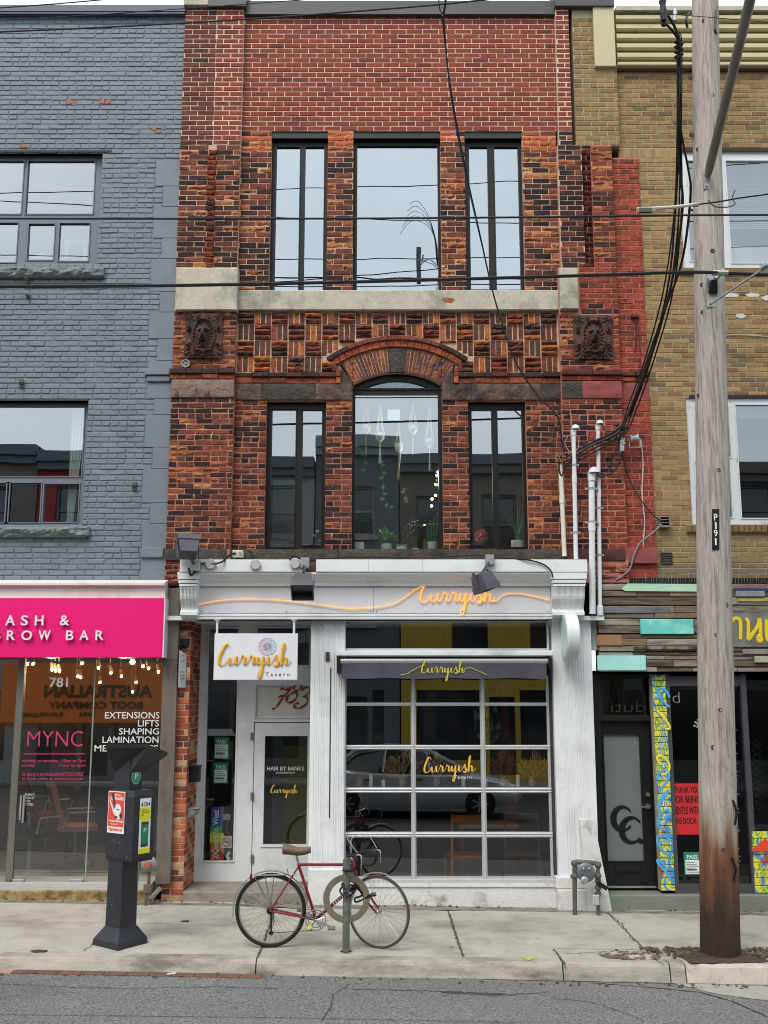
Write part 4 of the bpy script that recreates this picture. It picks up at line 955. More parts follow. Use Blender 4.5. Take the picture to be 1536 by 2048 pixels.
# ---- round blade sign
c = P(1128, 1273, -.35); bs = thing('round_blade_sign', c, 'round white drum sign projecting beside the right end of the fascia', 'sign')
b = B(); b.lathe([(.25, -.0), (.262, .01), (.262, .05), (.258, .052), (.262, .055), (.262, .135), (.25, .145)], c, (1, 0, 0), 40); b.build('drum', M('drum_white', 'd5dadb', .35, var=.05), bs, smooth=True)
b = B(); b.lathe([(.245, .0), (.245, .006)], c - Vector((.006, 0, 0)), (1, 0, 0), 40); b.build('face', M('face_mint', 'bfd6cf', .3, var=.1, vs=20), bs)
b = B(); b.box(c.x + .05, c.x + .09, -.12, c.y + .2, c.z + .1, c.z + .16); b.tube([(c.x + .07, -.12, c.z + .2), (c.x + .07, -.2, c.z + .25), (c.x + .03, -.2, c.z + .14)], .012, 6); b.build('arm', steel_m, bs)
c = P(1099, 1245, -.25); b = B(); b.box(c.x - .02, c.x + .02, -.28, -.22, c.z - .04, c.z + .04, .004); b.build('small_sensor', fl_m, None, label='tiny grey sensor box under the right end of the fascia', cat='sensor')

# ---- conduits on the red wall
pvc = M('pvc_white', 'd0d3d6', .45, var=.06, stain='b5ae9e', stain_s=1.2)
def conduit(px_, ytop, ybot, Y, r, label, hood=1, pxb=None, straps=(), matl=pvc):
    c = P(px_, ytop, Y); d = P(pxb or px_, ybot, Y); t = thing('conduit', d, label, 'conduit', 'white conduits on the red wall')
    b = B(); b.cyl(d, c, r, n=12); mid = d.lerp(c, .62); b.cyl(mid - Vector((0, 0, .05)), mid + Vector((0, 0, .05)), r * 1.18, n=12)
    b.build('pipe', matl, t, smooth=True)
    if hood:
        b = B(); R_ = r * 2.1; s_ = hood
        b.grid(lambda u, v: c + Vector((s_ * R_ * (.4 - math.cos(math.pi * u)) * .9, -R_ * .9 * math.sin(math.pi * (v - .5)) * math.sin(math.pi * u) - .02, R_ * 1.0 * math.sin(math.pi * u) * math.cos(math.pi * (v - .5)) * 1.0 + .02)), 10, 8)
        b.cyl(c - Vector((0, 0, r * 2)), c + Vector((0, 0, r * .8)), r * 1.25, n=12); b.build('weather_head', matl, t, smooth=True)
    for y in straps:
        k = P(px_, y, Y); kk = d.lerp(c, (k.z - d.z) / (c.z - d.z)); b = B(); b.lathe([(r * 1.15, -.012), (r * 1.15, .012)], kk, n=12); b.box(kk.x - r * 2.2, kk.x + r * 2.2, Y + r * .3, Y + r * .8, kk.z - .012, kk.z + .012); b.build('strap', galv, t)
conduit(1121, 930, 1112, -.2, .028, 'cream open-topped conduit leftmost beside the edge of the pilaster', 0, 1129, matl=M('pvc_cream', 'cdc8ba', .5))
conduit(1147, 862, 1118, -.24, .027, 'white conduit with hooded top standing on the corner of the cornice', 1, 1152, (930, 1065))
conduit(1183, 950, 1228, -.26, .037, 'thick white conduit with the lowest hooded top', 1, 1185, (977, 1044))
conduit(1196, 852, 1212, -.2, .025, 'tall slim white conduit rightmost, ending beside the wooden planks', 1, 1200, (890, 1016, 1110))
b = B(); c = P(1200, 1232, -.2); b.box(c.x - .035, c.x + .035, -.24, -.16, c.z, c.z + .12, .01); b.build('conduit_fitting', pvc, None, label='small white end fitting where the slim conduit meets the planks', cat='conduit fitting')

# ---- things beside the entrance
yb = px1 + .006
b = B(); c = P(392, 1548, .18); b.box(yb + .001, yb + .11, .12, .30, c.z - .09, c.z + .09, .01); b.box(yb + .001, yb + .12, .11, .31, c.z + .075, c.z + .1); b.build('mailbox', blackp, None, label='small black mailbox on the brick return of the entrance', cat='mailbox')
b = B(); c = P(394, 1616, .2); 
b.grid(lambda u, v: Vector((yb + .13 * math.cos(math.pi / 2 * v) * math.sin(math.pi * u), .2 + .1 * math.cos(math.pi * u), c.z - .11 * math.sin(math.pi / 2 * v))), 12, 6)
b.box(yb + .001, yb + .13, .1, .3, c.z, c.z + .012); b.build('wall_lamp', M('lamp_grey', '8f8f8a', .5), None, smooth=True, label='unlit grey half-bowl lamp on the brick return below the mailbox', cat='wall lamp')
b = B(); c = P(357, 1340, -.06); q = (Z(1375, -.1), Z(1300, -.1)); b.add([(PX(357, 1340, -.12), -.12, q[0]), (PX(372, 1340, -.02), -.02, q[0] - .0), (PX(372, 1340, -.02), -.02, q[1] - .05), (PX(357, 1340, -.12), -.12, q[1]), (PX(357, 1340, -.12), -.105, q[0]), (PX(372, 1340, -.02), -.005, q[0]), (PX(372, 1340, -.02), -.005, q[1] - .05), (PX(357, 1340, -.12), -.105, q[1])], [(0, 1, 2, 3), (7, 6, 5, 4), (0, 4, 5, 1), (3, 2, 6, 7), (1, 5, 6, 2), (0, 3, 7, 4)])
t = b.build('notice_board', M('notice_white', 'c9cbcc', .5, var=.05), None, label='narrow white notice panel with grey print on the corner of the brick pier', cat='notice')
b = B()
for y in (1312, 1322, 1345, 1352, 1358):
    for f_ in (.3, .6): a_ = P(357 + 15 * f_, y, -.12 + .1 * f_ - .004); b.box(a_.x - .012, a_.x + .02, a_.y - .002, a_.y, a_.z, a_.z + .014)
b.build('print', M('print_grey', '74767a', .6, var=0), t)
b = B(); b.box(PX(358, 1285, -.05), PX(378, 1285, -.05), -.06, -.01, Z(1292, -.05), Z(1277, -.05), .006); b.ball(P(358, 1290, -.08), .025, 8); b.tube([P(358, 1270, -.07), P(360, 1282, -.1), P(362, 1298, -.07)], .01, 6)
b.build('camera_mount', blackp, None, label='small black bracket with dangling wire at the top of the brick pier', cat='bracket')
# notices and sign pieces behind the sidelight glass
YS = YR + .045
grn = M('pass_green', '1f7a55', .6, var=0); wht = M('paper_white', 'd8dcd8', .7, var=.03); dkt = M('print_dark', '30353a', .7, var=0)
def pass_sign(x0, y0, x1, y1, Y, label, g=None):
    q = RC(x0, y0, x1, y1, Y); b = B(); b.box(q[0], q[1], Y, Y + .004, q[2], q[3]); t = b.build('inspection_notice', grn, None, label=label, cat='notice', group='green PASS notices')
    w_, h_ = q[1] - q[0], q[3] - q[2]
    b = B(); b.box(q[0] + w_ * .08, q[1] - w_ * .08, Y - .002, Y - .0004, q[2] + h_ * .05, q[2] + h_ * .66); b.build('paper', wht, t)
    text('PASS', None, Y - .0004, wht, 'lettering', t, ext=.002, bold=.02, raw=(q[0] + w_ * .18, q[1] - w_ * .18, q[2] + h_ * .70, q[2] + h_ * .88))
    b = B()
    for k in range(6): b.box(q[0] + w_ * .14, q[1] - w_ * (.14 + .12 * (k % 3)), Y - .004, Y - .0024, q[2] + h_ * (.12 + .085 * k), q[2] + h_ * (.12 + .085 * k + (.05 if k == 1 else .018)))
    b.build('print', dkt, t)
pass_sign(428, 1474, 458, 1518, YS, 'green PASS notice in the entrance sidelight, upper of the two')
pass_sign(427, 1525, 456, 1567, YS, 'green PASS notice in the entrance sidelight, lower of the two')
# rainbow street sign standing upright in the window
q = RC(418, 1614, 452, 1722, YS); W_, H_ = q[1] - q[0], q[3] - q[2]
t = thing('street_sign', ((q[0] + q[1]) / 2, YS, q[2]), 'rainbow striped Queen St. West street sign stood on end inside the sidelight', 'street sign')
bands = [('d0392f', 0, .17), ('e07a2c', .17, .34), ('e6d33a', .34, .52), ('3f9d4c', .52, .64), ('3a5db5', .64, .84), ('6a3c9c', .84, 1)]
for k, (cc, a0, a1) in enumerate(bands):
    b = B(); wd = .62 if a0 > .5 else .72
    dx = 0 if a0 < .34 or a0 > .6 else -.05
    b.box(q[0] + W_ * (.1 + dx), q[0] + W_ * (.1 + wd + dx + .1), YS, YS + .006, q[2] + H_ * a0 + .0005, q[2] + H_ * a1); b.build('band', M('band' + cc, cc, .5, var=0), t)
tt = text('Queen St. West', None, 0, wv, 'lettering', t, ext=.002, bold=.01, raw=(0, H_ * .8, 0, W_ * .42))
for v in tt.data.vertices:
    p = v.co + wl(tt); v.co = Vector((q[0] + W_ * .62 - p.z, YS - .001 + p.y, q[2] + H_ * .14 + p.x)) - wl(tt)
b = B()
for k in range(2): zz = q[2] + H_ * (.03 + .05 * k); b.add([(q[0] + W_ * .2, YS - .003, zz), (q[0] + W_ * .42, YS - .003, zz + .03), (q[0] + W_ * .64, YS - .003, zz), (q[0] + W_ * .64, YS - .003, zz + .012), (q[0] + W_ * .42, YS - .003, zz + .042), (q[0] + W_ * .2, YS - .003, zz + .012)], [(0, 1, 4, 5), (1, 2, 3, 4)])
b.build('chevron', wv, t)
b = B(); b.tube(smooth_pts([P(452, 1625, YS), P(455, 1640, YS), P(453, 1660, YS), P(460, 1672, YS), P(460, 1700, YS)], 5), .006, 6); b.build('bottle_outline', M('outline_grey', '7c8086', .4, .3), None, label='thin grey bottle-shaped outline beside the rainbow sign', cat='window sticker')
b = B(); a_ = RC(443, 1672, 464, 1696, YS - .004); b.box(a_[0], a_[1], YS - .006, YS - .002, a_[2], a_[3]); t = b.build('no_smoking_sign', wht, None, label='square white no-smoking sign with red ring in the sidelight', cat='sign')
c = P(453.5, 1684, YS - .008); b = B(); b.ring(c, (0, 1, 0), .05, .006, 24, 4); b.tube([c + Vector((-.035, 0, .035)), c + Vector((.035, 0, -.035))], .005, 4); b.build('ring', M('ban_red', 'c22a2a', .5, var=0), t)
b = B(); b.box(c.x - .03, c.x + .03, c.y + .001, c.y + .003, c.z - .006, c.z + .006); b.build('cigarette', dkt, t)
b = B(); a_ = RC(446, 1628, 461, 1640, YS - .008); b.box(a_[0], a_[1], YS - .009, YS - .006, a_[2], a_[3]); b.build('card', M('card_pink', 'b9a3b5', .7), None, label='small pinkish card stuck above the no-smoking sign', cat='card')
b = B(); a_ = P(456, 1712, YS - .004)
for k in range(5): b.ball((a_.x + .012 * math.sin(k * 2), YS - .006, a_.z + .02 * k - .045), .018, 8, (1, .15, 1.1))
b.build('hand_sticker', wht, None, label='small white hand-shaped sticker at the bottom of the sidelight', cat='sticker')

# ================================================================== GREY PAINTED BRICK BUILDING WITH THE SALON
GX0, YG_ = -7.6, -.04
gry = thing('painted_building', (-5, 0, 0), 'two-upper-storey building of blue-grey painted brick with the pink salon sign', 'building')
greym = M('grey_paint', '6f797f', .55, var=.07, vs=2.2, bump=.35, bs=70, stain='66717a', stain_s=1.2, fine=(.06, 120), spec=.35)
greyb = M('grey_paint_brick', 'ffffff', .55, attr=True, var=.10, vs=2.5, stretch=(1.4, 1, .4), bump=.4, bs=60, fine=(.06, 120), spec=.35)
gw = [RC(-140, 305, 200, 530, YG_), RC(-160, 802, 171, 1050, YG_)]
gW = [(-6.6, gw[0][1], gw[0][2], gw[0][3]), (-6.6, gw[1][1], gw[1][2], gw[1][3])]
zt, zb = Z(24, YG_), Z(1163, YG_)
b = B(); holes_slab(b, GX0, XL - .004, zb - .05, zt, gW, YG_, YG_ + .25); b.build('wall', greym, gry)
gk = Bricks()
qs = [(322, 373, 312), (373, 414, 326), (414, 477, 308), (477, 518, 324), (518, 584, 302), (584, 625, 320), (625, 678, 298), (678, 722, 315), (722, 742, 297), (765, 798, 296), (798, 830, 308), (830, 895, 290), (895, 938, 305), (938, 1006, 285), (1006, 1048, 300), (1048, 1163, 283)]
qh = []
for y0, y1, x in qs: qh.append((PX(x, (y0 + y1) / 2, YG_), 0, Z(y1, YG_), Z(y0, YG_)))
qh.append((PX(292, 753, YG_), 0, Z(765, YG_), Z(742, YG_)))
base_g = lin('6f797f')
def col_g(x, z):
    m = 1 + U(-.07, .07); return (base_g[0] * m, base_g[1] * m, base_g[2] * m)
peel = [(148, 203), (212, 203), (308, 262), (315, 256), (142, 297 - 4)]
def col_g2(x, z):
    return col_g(x, z)
gk.course_wall(GX0, XL - .006, zb, zt - .05, gW + qh, YG_, .0685, .216, col_g2, joint=.011, proud=.010, headers=6, ph=2, jit=.004, cham=.007, rough=.0)
gk.finish(gry, greyb, most=300)
for y0, y1, x in qs:
    q = (PX(x, (y0 + y1) / 2, YG_), XL - .007, Z(y1, YG_), Z(y0, YG_)); b = B(); b.box(q[0], q[1], YG_ - .014, YG_ + .01, q[2] + .0015, q[3] - .0015, .004); b.build('quoin_stone', greym, gry)
for k, (y0, y1, x, pr) in enumerate(((742, 753, 292, .07), (753, 765, 295, .045), (1096, 1116, 284, .05))):
    q = (PX(x, y0, YG_), XL - .03, Z(y1, YG_), Z(y0, YG_)); b = B(); b.box(q[0], q[1], YG_ - pr, YG_, q[2], q[3], .01); b.build('string_stone', greym, gry)
# peeled paint
pm = M('peeled_brick', '9a6a55', .9, var=.3, vs=60)
for cx, cy, n in ((104, 201, 2), (140, 203, 9), (148, 207, 5), (205, 203, 9), (216, 203, 8), (308, 258, 6), (316, 262, 7), (326, 257, 4), (47, 292, 7)):
    b = B(); c = P(cx, cy, YG_ - .0165); vs = [c + Vector((.007 * n * math.cos(t) * U(.5, 1.2), 0, .0042 * n * math.sin(t) * U(.4, 1.1))) for t in [2 * math.pi * i / 9 for i in range(9)]]
    b.add(vs, [tuple(range(9))]); b.build('peeled_patch', pm, gry)
b = B(); b.box(GX0, XL - .004, YG_ - .09, .3, Z(27, YG_ - .09), Z(13, YG_ - .09)); b.box(GX0, XL - .004, YG_ - .10, YG_ - .02, Z(22, YG_ - .1), Z(12, YG_ - .1) + .02); b.build('coping', M('coping_blue', '50535d', .5, .2, var=.1), gry)
b = B(); b.box(GX0, XL, .3, 9, 11.0, 11.1); b.build('roof', cop, gry)
gfm = M('frame_grey', '6a7078', .5, var=.05)
YW = .06
def gwin(W, panes, nm='window'): return window(gry, W[0], W[1], W[2], W[3], panes, YW, gfm, gl_mid2, name=nm)
gl_mid2 = glass('grey_glass', .36, (.85, .9, .88), .012, 1.6, gcol=(.9, .95, 1))
rcw = lambda *q: RC(*q, YW)
w1 = gwin(gW[0], [(-6.5, -5.2, rcw(0, 322, 10, 428)[2], rcw(0, 322, 10, 428)[3]), (-5.12, rcw(0, 322, 45, 428)[1], *rcw(0, 322, 45, 428)[2:]), rcw(54, 322, 188, 428), (-5.12, rcw(0, 446, 34, 525)[1], *rcw(0, 446, 34, 525)[2:]), rcw(56, 448, 108, 520), rcw(118, 447, 178, 522), (-6.5, -5.2, *rcw(0, 446, 34, 525)[2:])])
w2 = gwin(gW[1], [(-6.5, -5.4, *rcw(0, 813, 10, 953)[2:]), (-5.3, rcw(0, 813, 166, 953)[1], *rcw(0, 813, 166, 953)[2:]), (-5.3, -4.62, *rcw(12, 966, 82, 1045)[2:]), rcw(13, 966, 81, 1045), rcw(87, 968, 157, 1044)])
for W, y0, y1, x in ((gW[0], 531, 552, 206), (gW[1], 1052, 1073, 176)):
    b = B(); q = RC(0, y0, x, y1, -.14); x0 = -6.8
    def fn(u, v, q=q, x0=x0): 
        p = Vector((x0 + (q[1] - x0) * u, 0, q[2] + (q[3] - q[2]) * v)); e = min(u * 30, (1 - u) * 30, v * 4, (1 - v) * 4, 1)
        return Vector((p.x, -.10 - .06 * e * (.6 + noise.noise(Vector((p.x * 8, p.z * 14, 1))) + .5 * noise.noise(Vector((p.x * 22, p.z * 30, 1)))), p.z))
    b.grid(fn, 90, 6); b.box(x0, q[1], -.10, YG_ + .1, q[2], q[3]); b.build('sill', M('grey_sill', '6d7273', .8, var=.15, vs=10, bump=.6, bs=40), gry)
    b = B(); b.box(W[0], W[1] + (.12 if y0 < 600 else 0), YG_ - .02, YW, W[3], W[3] + .028); b.build('lintel', M('lintel_dark', '3c3a3b', .7), gry)
room(gry, GX0, XL - .05, .22, 4, Z(1120), Z(640), room_md, 'upper_room'); room(gry, GX0, XL - .05, .22, 4, Z(600), Z(250), room_md, 'upper_room')
# curtains, and things on the upper sill
cu = M('curtain_white', 'e2e6e2', .8, var=.05)
b = B(); a0, a1, c0, c1 = RC(139, 813, 169, 1045, .16); b.grid(lambda u, v: Vector((a0 + (a1 - a0) * u - .10 * (1 - v) * u, .16 + .02 * math.sin(u * 24), c0 + (c1 - c0) * v)), 30, 6)
b.build('curtain', cu, None, label='thin white curtain at the edge of the lower grey-framed window', cat='curtain')
b = B(); c = P(147, 522, .22)
for dx in (-.12, .12): b.box(c.x + dx - .02, c.x + dx + .02, .28, .32, c.z, c.z + .28)
b.box(c.x - .15, c.x + .15, .26, .34, c.z + .28, c.z + .31); b.build('small_stool', M('pale_wood', 'c0a582', .7), None, label='small pale wooden stand behind the small upper pane', cat='stand')
b = B(); b.ball(P(85, 520, .35), .12, 14, (1.3, 1, .7)); b.build('glass_bowl', M('bowl_grey', '9fb0b0', .2), None, smooth=True, label='grey bowl on the inside sill of the upper grey-framed window', cat='bowl')
pl_g = M('leaf_green', '3f6b35', .6, var=.35, vs=30)
b = B(); c = P(12, 522, .35)
for k in range(60): b.leaf(c + Vector((U(-.2, .15), U(-.08, .08), U(0, .42))), (U(-1, 1), U(-.6, .3), U(-.2, 1)), (0, 0, 1), .16, .07)
b.build('sill_plant', pl_g, None, label='leafy green houseplant behind the lower left pane of the upper grey window', cat='plant')
# rusty anchor bolts and hooks
for k, (x, y, lb) in enumerate(((55, 560, 'small rusty anchor plate under the upper sill of the grey wall'), (56, 592, 'small round bolt end below the anchor plate on the grey wall'), (43, 767, 'small rusty hook above the lower grey-framed window'), (269, 972, 'small bent metal stub beside the lower grey-framed window'))):
    c = P(x, y, YG_ - .02); b = B(); b.lathe([(.028, -.01), (.028, .03), (.012, .035), (.012, .07)], c, (0, -1, .1), 8)
    if k != 1: b.box(c.x - .025, c.x + .025, c.y - .02, c.y, c.z - .05, c.z + .05)
    b.build('wall_anchor', M('rusty', '6b5b50', .8, .4, var=.3), None, label=lb, cat='wall anchor')
# ---- shopfront of the salon
fw = RC(-160, 1164, 330, 1197, -.26)
xr = fw[1]
b = B(); b.prismx([(-.30, Z(1166, -.3)), (-.30, Z(1170, -.3)), (-.24, Z(1174, -.24)), (-.24, Z(1198, -.24)), (0, Z(1198, -.24)), (0, Z(1164, -.1)), (-.1, Z(1160, -.1))], GX0, xr)
b.build('shop_cornice', M('fascia_white', 'd8d4d0', .5, var=.05, vs=2, stain='b9b0a6', stain_s=2), gry)
pk = M('sign_pink', 'f01a78', .35, var=.02, k=.9)
q = RC(-160, 1196, 327, 1315, -.30); psn = thing('salon_sign', ((q[0] + q[1]) / 2 + 1, -.3, q[2]), 'hot pink fascia sign with raised white LASH & BROW BAR letters', 'sign')
b = B(); b.box(GX0, q[1], -.30, -.06, q[2], q[3], .003); b.build('sign_panel', pk, psn)
b = B(); b.box(q[1], q[1] + .012, -.305, -.05, q[2], q[3]); b.build('edge_trim', white, psn)
lw = M('letter_white', 'e6dde2', .4, var=0)
for ch, x0, x1, row in (('L', -18, -6, 0), ('A', 12, 31, 0), ('S', 43, 57, 0), ('H', 71, 88, 0), ('&', 121, 139, 0), ('B', -12, 2, 1), ('R', 15, 31, 1), ('O', 44, 65, 1), ('W', 78, 102, 1), ('B', 133, 148, 1), ('A', 160, 178, 1), ('R', 192, 208, 1)):
    y0, y1 = ((1231, 1251), (1261, 1280.5))[row]
    text(ch, (x0, y0, x1, y1), -.318, lw, 'letter', psn, ext=.025, bold=.012)
# steel pillar
b = B(); q = RC(328, 1176, 358, 1320, -.10); b.box(q[0], q[1] , -.10, .1, q[2] + .003, q[3], .004); b.box(q[0] + .004, q[1] - .004, -.095, .1, Z(1768, -.1), q[2], .004)
b.build('steel_pillar', M('steel_stained', '8b8278', .38, .55, var=.12, vs=2, stain='5f5750', stain_s=1.5, stretch=(3, 1, .7), spec=.5), gry)
# stone ledge
zl = Z(1769, -.05); zl2 = Z(1781, -.12); b = B(); b.box(GX0, PX(304, 1780, -.12), -.12, .4, gz(-4, 0) - .1, zl2, .012)
b.build('ledge_stone', M('ledge_yellow', 'a08a5c', .9, var=.45, vs=10, bump=.8, bs=60, stain='6b5636', stain_s=7, stain_lo=.42, stain_hi=.6), gry)
b = B(); b.box(GX0, PX(304, 1772, -.06), -.10, .4, zl2 + .0, zl + .02); b.build('threshold', M('ledge_white', 'b3b2ad', .7, var=.1), gry)
# glass front
y0f = zl + .025; ytop = Z(1317, 0); gx = PX(325, 1500, 0)
gs = glass('salon_glass', .26, (.86, .88, .84), .006, 1.0)
b = B(); s1 = PX(191, 1330, .0); s2 = PX(34, 1600, 0); s3 = PX(49, 1330, 0)
for u, v in ((s1 + .008, gx), (s3 + .01, s1 - .008), (GX0 + .1, s3 - .07)):
    g = B(); g.box(u, v, 0, .012, y0f, ytop); g.build('shop_pane', gs, gry)
b.box(s1 - .008, s1 + .008, -.005, .017, y0f, ytop); b.build('glass_seam', M('seam', '8b8f8c', .3), gry)
b = B(); b.box(s3 - .07, s3 + .01, -.02, .05, y0f, ytop); b.build('shop_mullion', M('mull', '7c7a72', .4, .5), gry)
b = B()
for u, v in ((20, 47), (139, 166)): q = RC(u, 1759, v, 1768, -.02); b.box(q[0], q[1], -.02, .03, q[2], q[3], .003)
b.build('patch_fitting', galv, gry)
b = B(); b.box(gx, gx + .03, -.02, .1, y0f, ytop + .02); b.build('shop_jamb', M('steel2', '6f6a60', .4, .5), gry)
sal_o = M('salon_wall', '8a5230', .8, var=.1, vs=1); sal_d = M('salon_dark', '211e1c', .7); sal_c = M('salon_ceiling', '6a4430', .8, var=.1); sal_f = M('salon_floor', '6a6353', .3, var=.1, vs=1)
sx0, sx1 = GX0, gx + .12; zfl = y0f - .05
b = B(); b.quad((sx0, 5.2, zfl), (sx1, 5.2, zfl), (sx1, 5.2, ytop + .4), (sx0, 5.2, ytop + .4)).quad((sx0, 5.2, zfl), (sx0, 5.2, ytop + .4), (sx0, 0, ytop + .4), (sx0, 0, zfl)); b.build('salon_back_wall', M('salon_tan', '8f7448', .8, var=.1), gry)
b = B(); b.box(sx1 - .02, sx1, .05, 5.2, zfl, ytop + .4); b.box(PX(172, 1500, 3.5), sx1, 3.5, 3.6, zfl, ytop + .2); b.build('salon_partition', sal_d, gry)
b = B(); b.box(sx0, sx1, .02, 5.2, ytop + .35, ytop + .45); b.build('salon_ceiling', sal_c, gry)
b = B(); b.box(sx0, sx1, .02, 5.2, zfl - .05, zfl); b.build('salon_floor', sal_f, gry)
lm = M('spot_lit', 'ffe2b0', .5, var=0, emit=25); sh_ = M('spot_shell', '7a6858', .4)
for k, (x, y, Yd) in enumerate(((55, 1328, 1.2), (66, 1328, 1.3), (104, 1340, 2), (111, 1342, 2), (119, 1343, 2), (164, 1327, 1.2), (155, 1353, 2.6), (161, 1355, 2.6), (197, 1336, 1.8), (222, 1346, 2.2), (265, 1324, 1.0), (286, 1333, 1.6), (297, 1337, 1.8), (317, 1344, 2.2), (243, 1353, 2.6), (272, 1365, 3), (265, 1384, 3.3), (200, 1365, 3))):
    c = P(x, y, Yd); t = thing('ceiling_spotlight', c, 'small lit spotlight under the salon ceiling', 'spotlight', 'lit spotlights under the salon ceiling')
    b = B(); b.ball(c, .020 if k != 10 else .036, 8); b.build('bulb', lm, t); b = B(); b.cyl(c + Vector((0, .02, .015)), c + Vector((-.03, .05, .10)), .028, .022, 8); b.cyl(c + Vector((-.03, .05, .14)), (c.x - .03, c.y + .05, ytop + .35), .008, n=5); b.build('shell', sh_, t)
for k, (x, y, Yd) in enumerate(((104, 1345, 1.9), (250, 1345, 1.8))):
    ld = bpy.data.lights.new('spot_lamp', 'POINT'); ld.energy = 24; ld.color = (1, .78, .5); ld.shadow_soft_size = .08; lo = bpy.data.objects.new('spot_lamp', ld); COL.objects.link(lo); lo.location = P(x, y, Yd)
def salon_chair(x, y, Y, ang, mt, label, s=1.0, chrome=True, star=True):
    c = P(x, y, Y); c.z = zfl; t = thing('salon_chair', c, label, 'salon chair'); Rm = Matrix.Rotation(ang, 3, 'Z'); W = lambda p: c + Rm @ (Vector(p) * s)
    b = B(); b.grid(lambda u, v: W((-.26 + .52 * u, -.25 + .5 * v, .5 + .03 * math.sin(math.pi * u) * math.sin(math.pi * v))), 6, 6); b.obox(W((0, 0, .47)), Rm @ Vector((.26 * s, 0, 0)), Rm @ Vector((0, .25 * s, 0)), Vector((0, 0, .03 * s))); b.build('seat', mt, t)
    b = B()
    b.grid(lambda u, v: W(((-.24 + .48 * u), .22 + .16 * v - .08 * math.sin(math.pi * u), .5 + .55 * v)), 8, 6); b.grid(lambda u, v: W(((-.24 + .48 * (1 - u)), .26 + .16 * v - .08 * math.sin(math.pi * u), .5 + .55 * v)), 8, 6); b.build('backrest', mt, t, smooth=True)
    b = B(); b.cyl(W((0, 0, .05)), W((0, 0, .45)), .035 * s, n=10); b.build('post', galv, t)
    b = B()
    if star:
        for k in range(5): a = 2 * math.pi * k / 5; b.tube([W((0, 0, .14)), W((.15 * math.cos(a), .15 * math.sin(a), .12)), W((.28 * math.cos(a), .28 * math.sin(a), .05))], .016, 6); b.ball(W((.28 * math.cos(a), .28 * math.sin(a), .03)), .03, 6)
    else: b.lathe([(.26 * s, 0), (.26 * s, .02), (.06 * s, .05)], c, n=20)
    b.build('base', mt if star else galv, t)
    b = B()
    for sx in (-1, 1): b.tube([W((sx * .27, .15, .5)), W((sx * .29, .12, .68)), W((sx * .29, -.2, .68)), W((sx * .27, -.2, .5))], .014, 6)
    b.build('armrest', galv, t)
salon_chair(150, 1730, 1.6, 1.9, M('chair_pink', 'a5706a', .5), 'pink shell chair on a five-star base behind the salon glass')
salon_chair(92, 1700, 2.6, 2.2, M('chair_red', '7d2a1e', .5), 'dark red reclining salon chair at the back of the salon', 1.1, star=False)
salon_chair(58, 1740, .9, 2.6, M('chair_black', '22262a', .3), 'black and chrome salon chair close to the salon glass', 1.0, star=False)
b = B(); c = P(152, 1600, 2.2); b.ball(c + Vector((0, 0, .1)), .13, 12, (1, .7, .8)); b.tube([c, c + Vector((-.1, 0, -.3)), Vector((c.x - .1, c.y, zfl))], .018, 6); b.build('hair_dryer_hood', blackm, None, smooth=True, label='black salon hood on a thin arm above the pink chair', cat='hair dryer')
for k, (x0, x1) in enumerate(((8, 36), (66, 92))):
    q = RC(x0, 1473, x1, 1640, 4.9); b = B(); mx_ = (q[0] + q[1]) / 2; hw = (q[1] - q[0]) / 2
    pts = [(q[0], q[2]), (q[1], q[2])] + [(mx_ + hw * math.cos(math.pi * i / 12), q[3] - hw + hw * math.sin(math.pi * i / 12) * 1.6) for i in range(13)]
    b.prism(pts, 4.85, 5.1); t = b.build('arched_mirror', M('mirror_dark', '4b4a42', .1, .8), None, label='tall arched mirror on the salon back wall, %s of the two' % ('left' if k == 0 else 'right'), cat='mirror')
b = B(); q = RC(40, 1590, 46, 1640, -.03); b.box(q[0], q[0] + .02, -.05, -.03, q[2], q[3]); b.box(q[0] + .035, q[0] + .055, -.05, -.03, q[2] - .03, q[3]); b.build('door_pull', galv, gry)
YL = -.006
wv2 = M('letter_pale', 'd9ddd6', .5, var=0); pv = M('pink_vinyl', 'c23a6c', .5, var=0)
def glab(s, r, m, lab, **k): return text(s, r, YL, m, 'window_lettering', None, ext=.001, label=lab, cat='window lettering', **k)
glab('781', (99, 1355, 136, 1374), wv2, 'white number 781 on the salon glass below the pink sign', bold=.02)
for s_, r in (('EXTENSIONS', (210, 1424, 319, 1437)), ('LIFTS', (276, 1440, 318, 1453)), ('SHAPING', (238, 1456.5, 318, 1469)), ('LAMINATION', (205, 1473, 317, 1486)), ('MEMBERSHIPS', (189, 1490, 316, 1503))):
    glab(s_, r, wv2, 'white word %s on the salon glass' % s_, bold=.006)
glab('MYNC', (55, 1462, 166, 1493), pv, 'large thin pink MYNC letters on the salon glass', bold=-.012)
b = B(); q = RC(47, 1507, 170, 1508.6, YL); b.box(q[0], q[1], YL - .001, YL, q[2], q[3]); b.build('window_lettering', pv, None, label='thin pink rule under the MYNC letters', cat='window lettering')
glab('monday to saturday   10am to 7pm', (44, 1518, 171, 1526), pv, 'small pink opening hours monday to saturday on the salon glass')
glab('sunday                11am to 6pm', (43, 1527.5, 171, 1535), pv, 'small pink opening hours line for sunday on the salon glass')
glab('to book a service call 647.350.6962', (44, 1544, 166, 1552), pv, 'small pink booking line with telephone number on the salon glass')
glab('or book online at myncbeauty.com', (44, 1554, 166, 1562), pv, 'small pink line with web address on the salon glass')
glab('PUSH IT.\nPUSH IT\nREAL\nGOOD.', (50, 1587, 70, 1611), wv2, 'tiny white four-line PUSH IT lettering above the salon door pull')
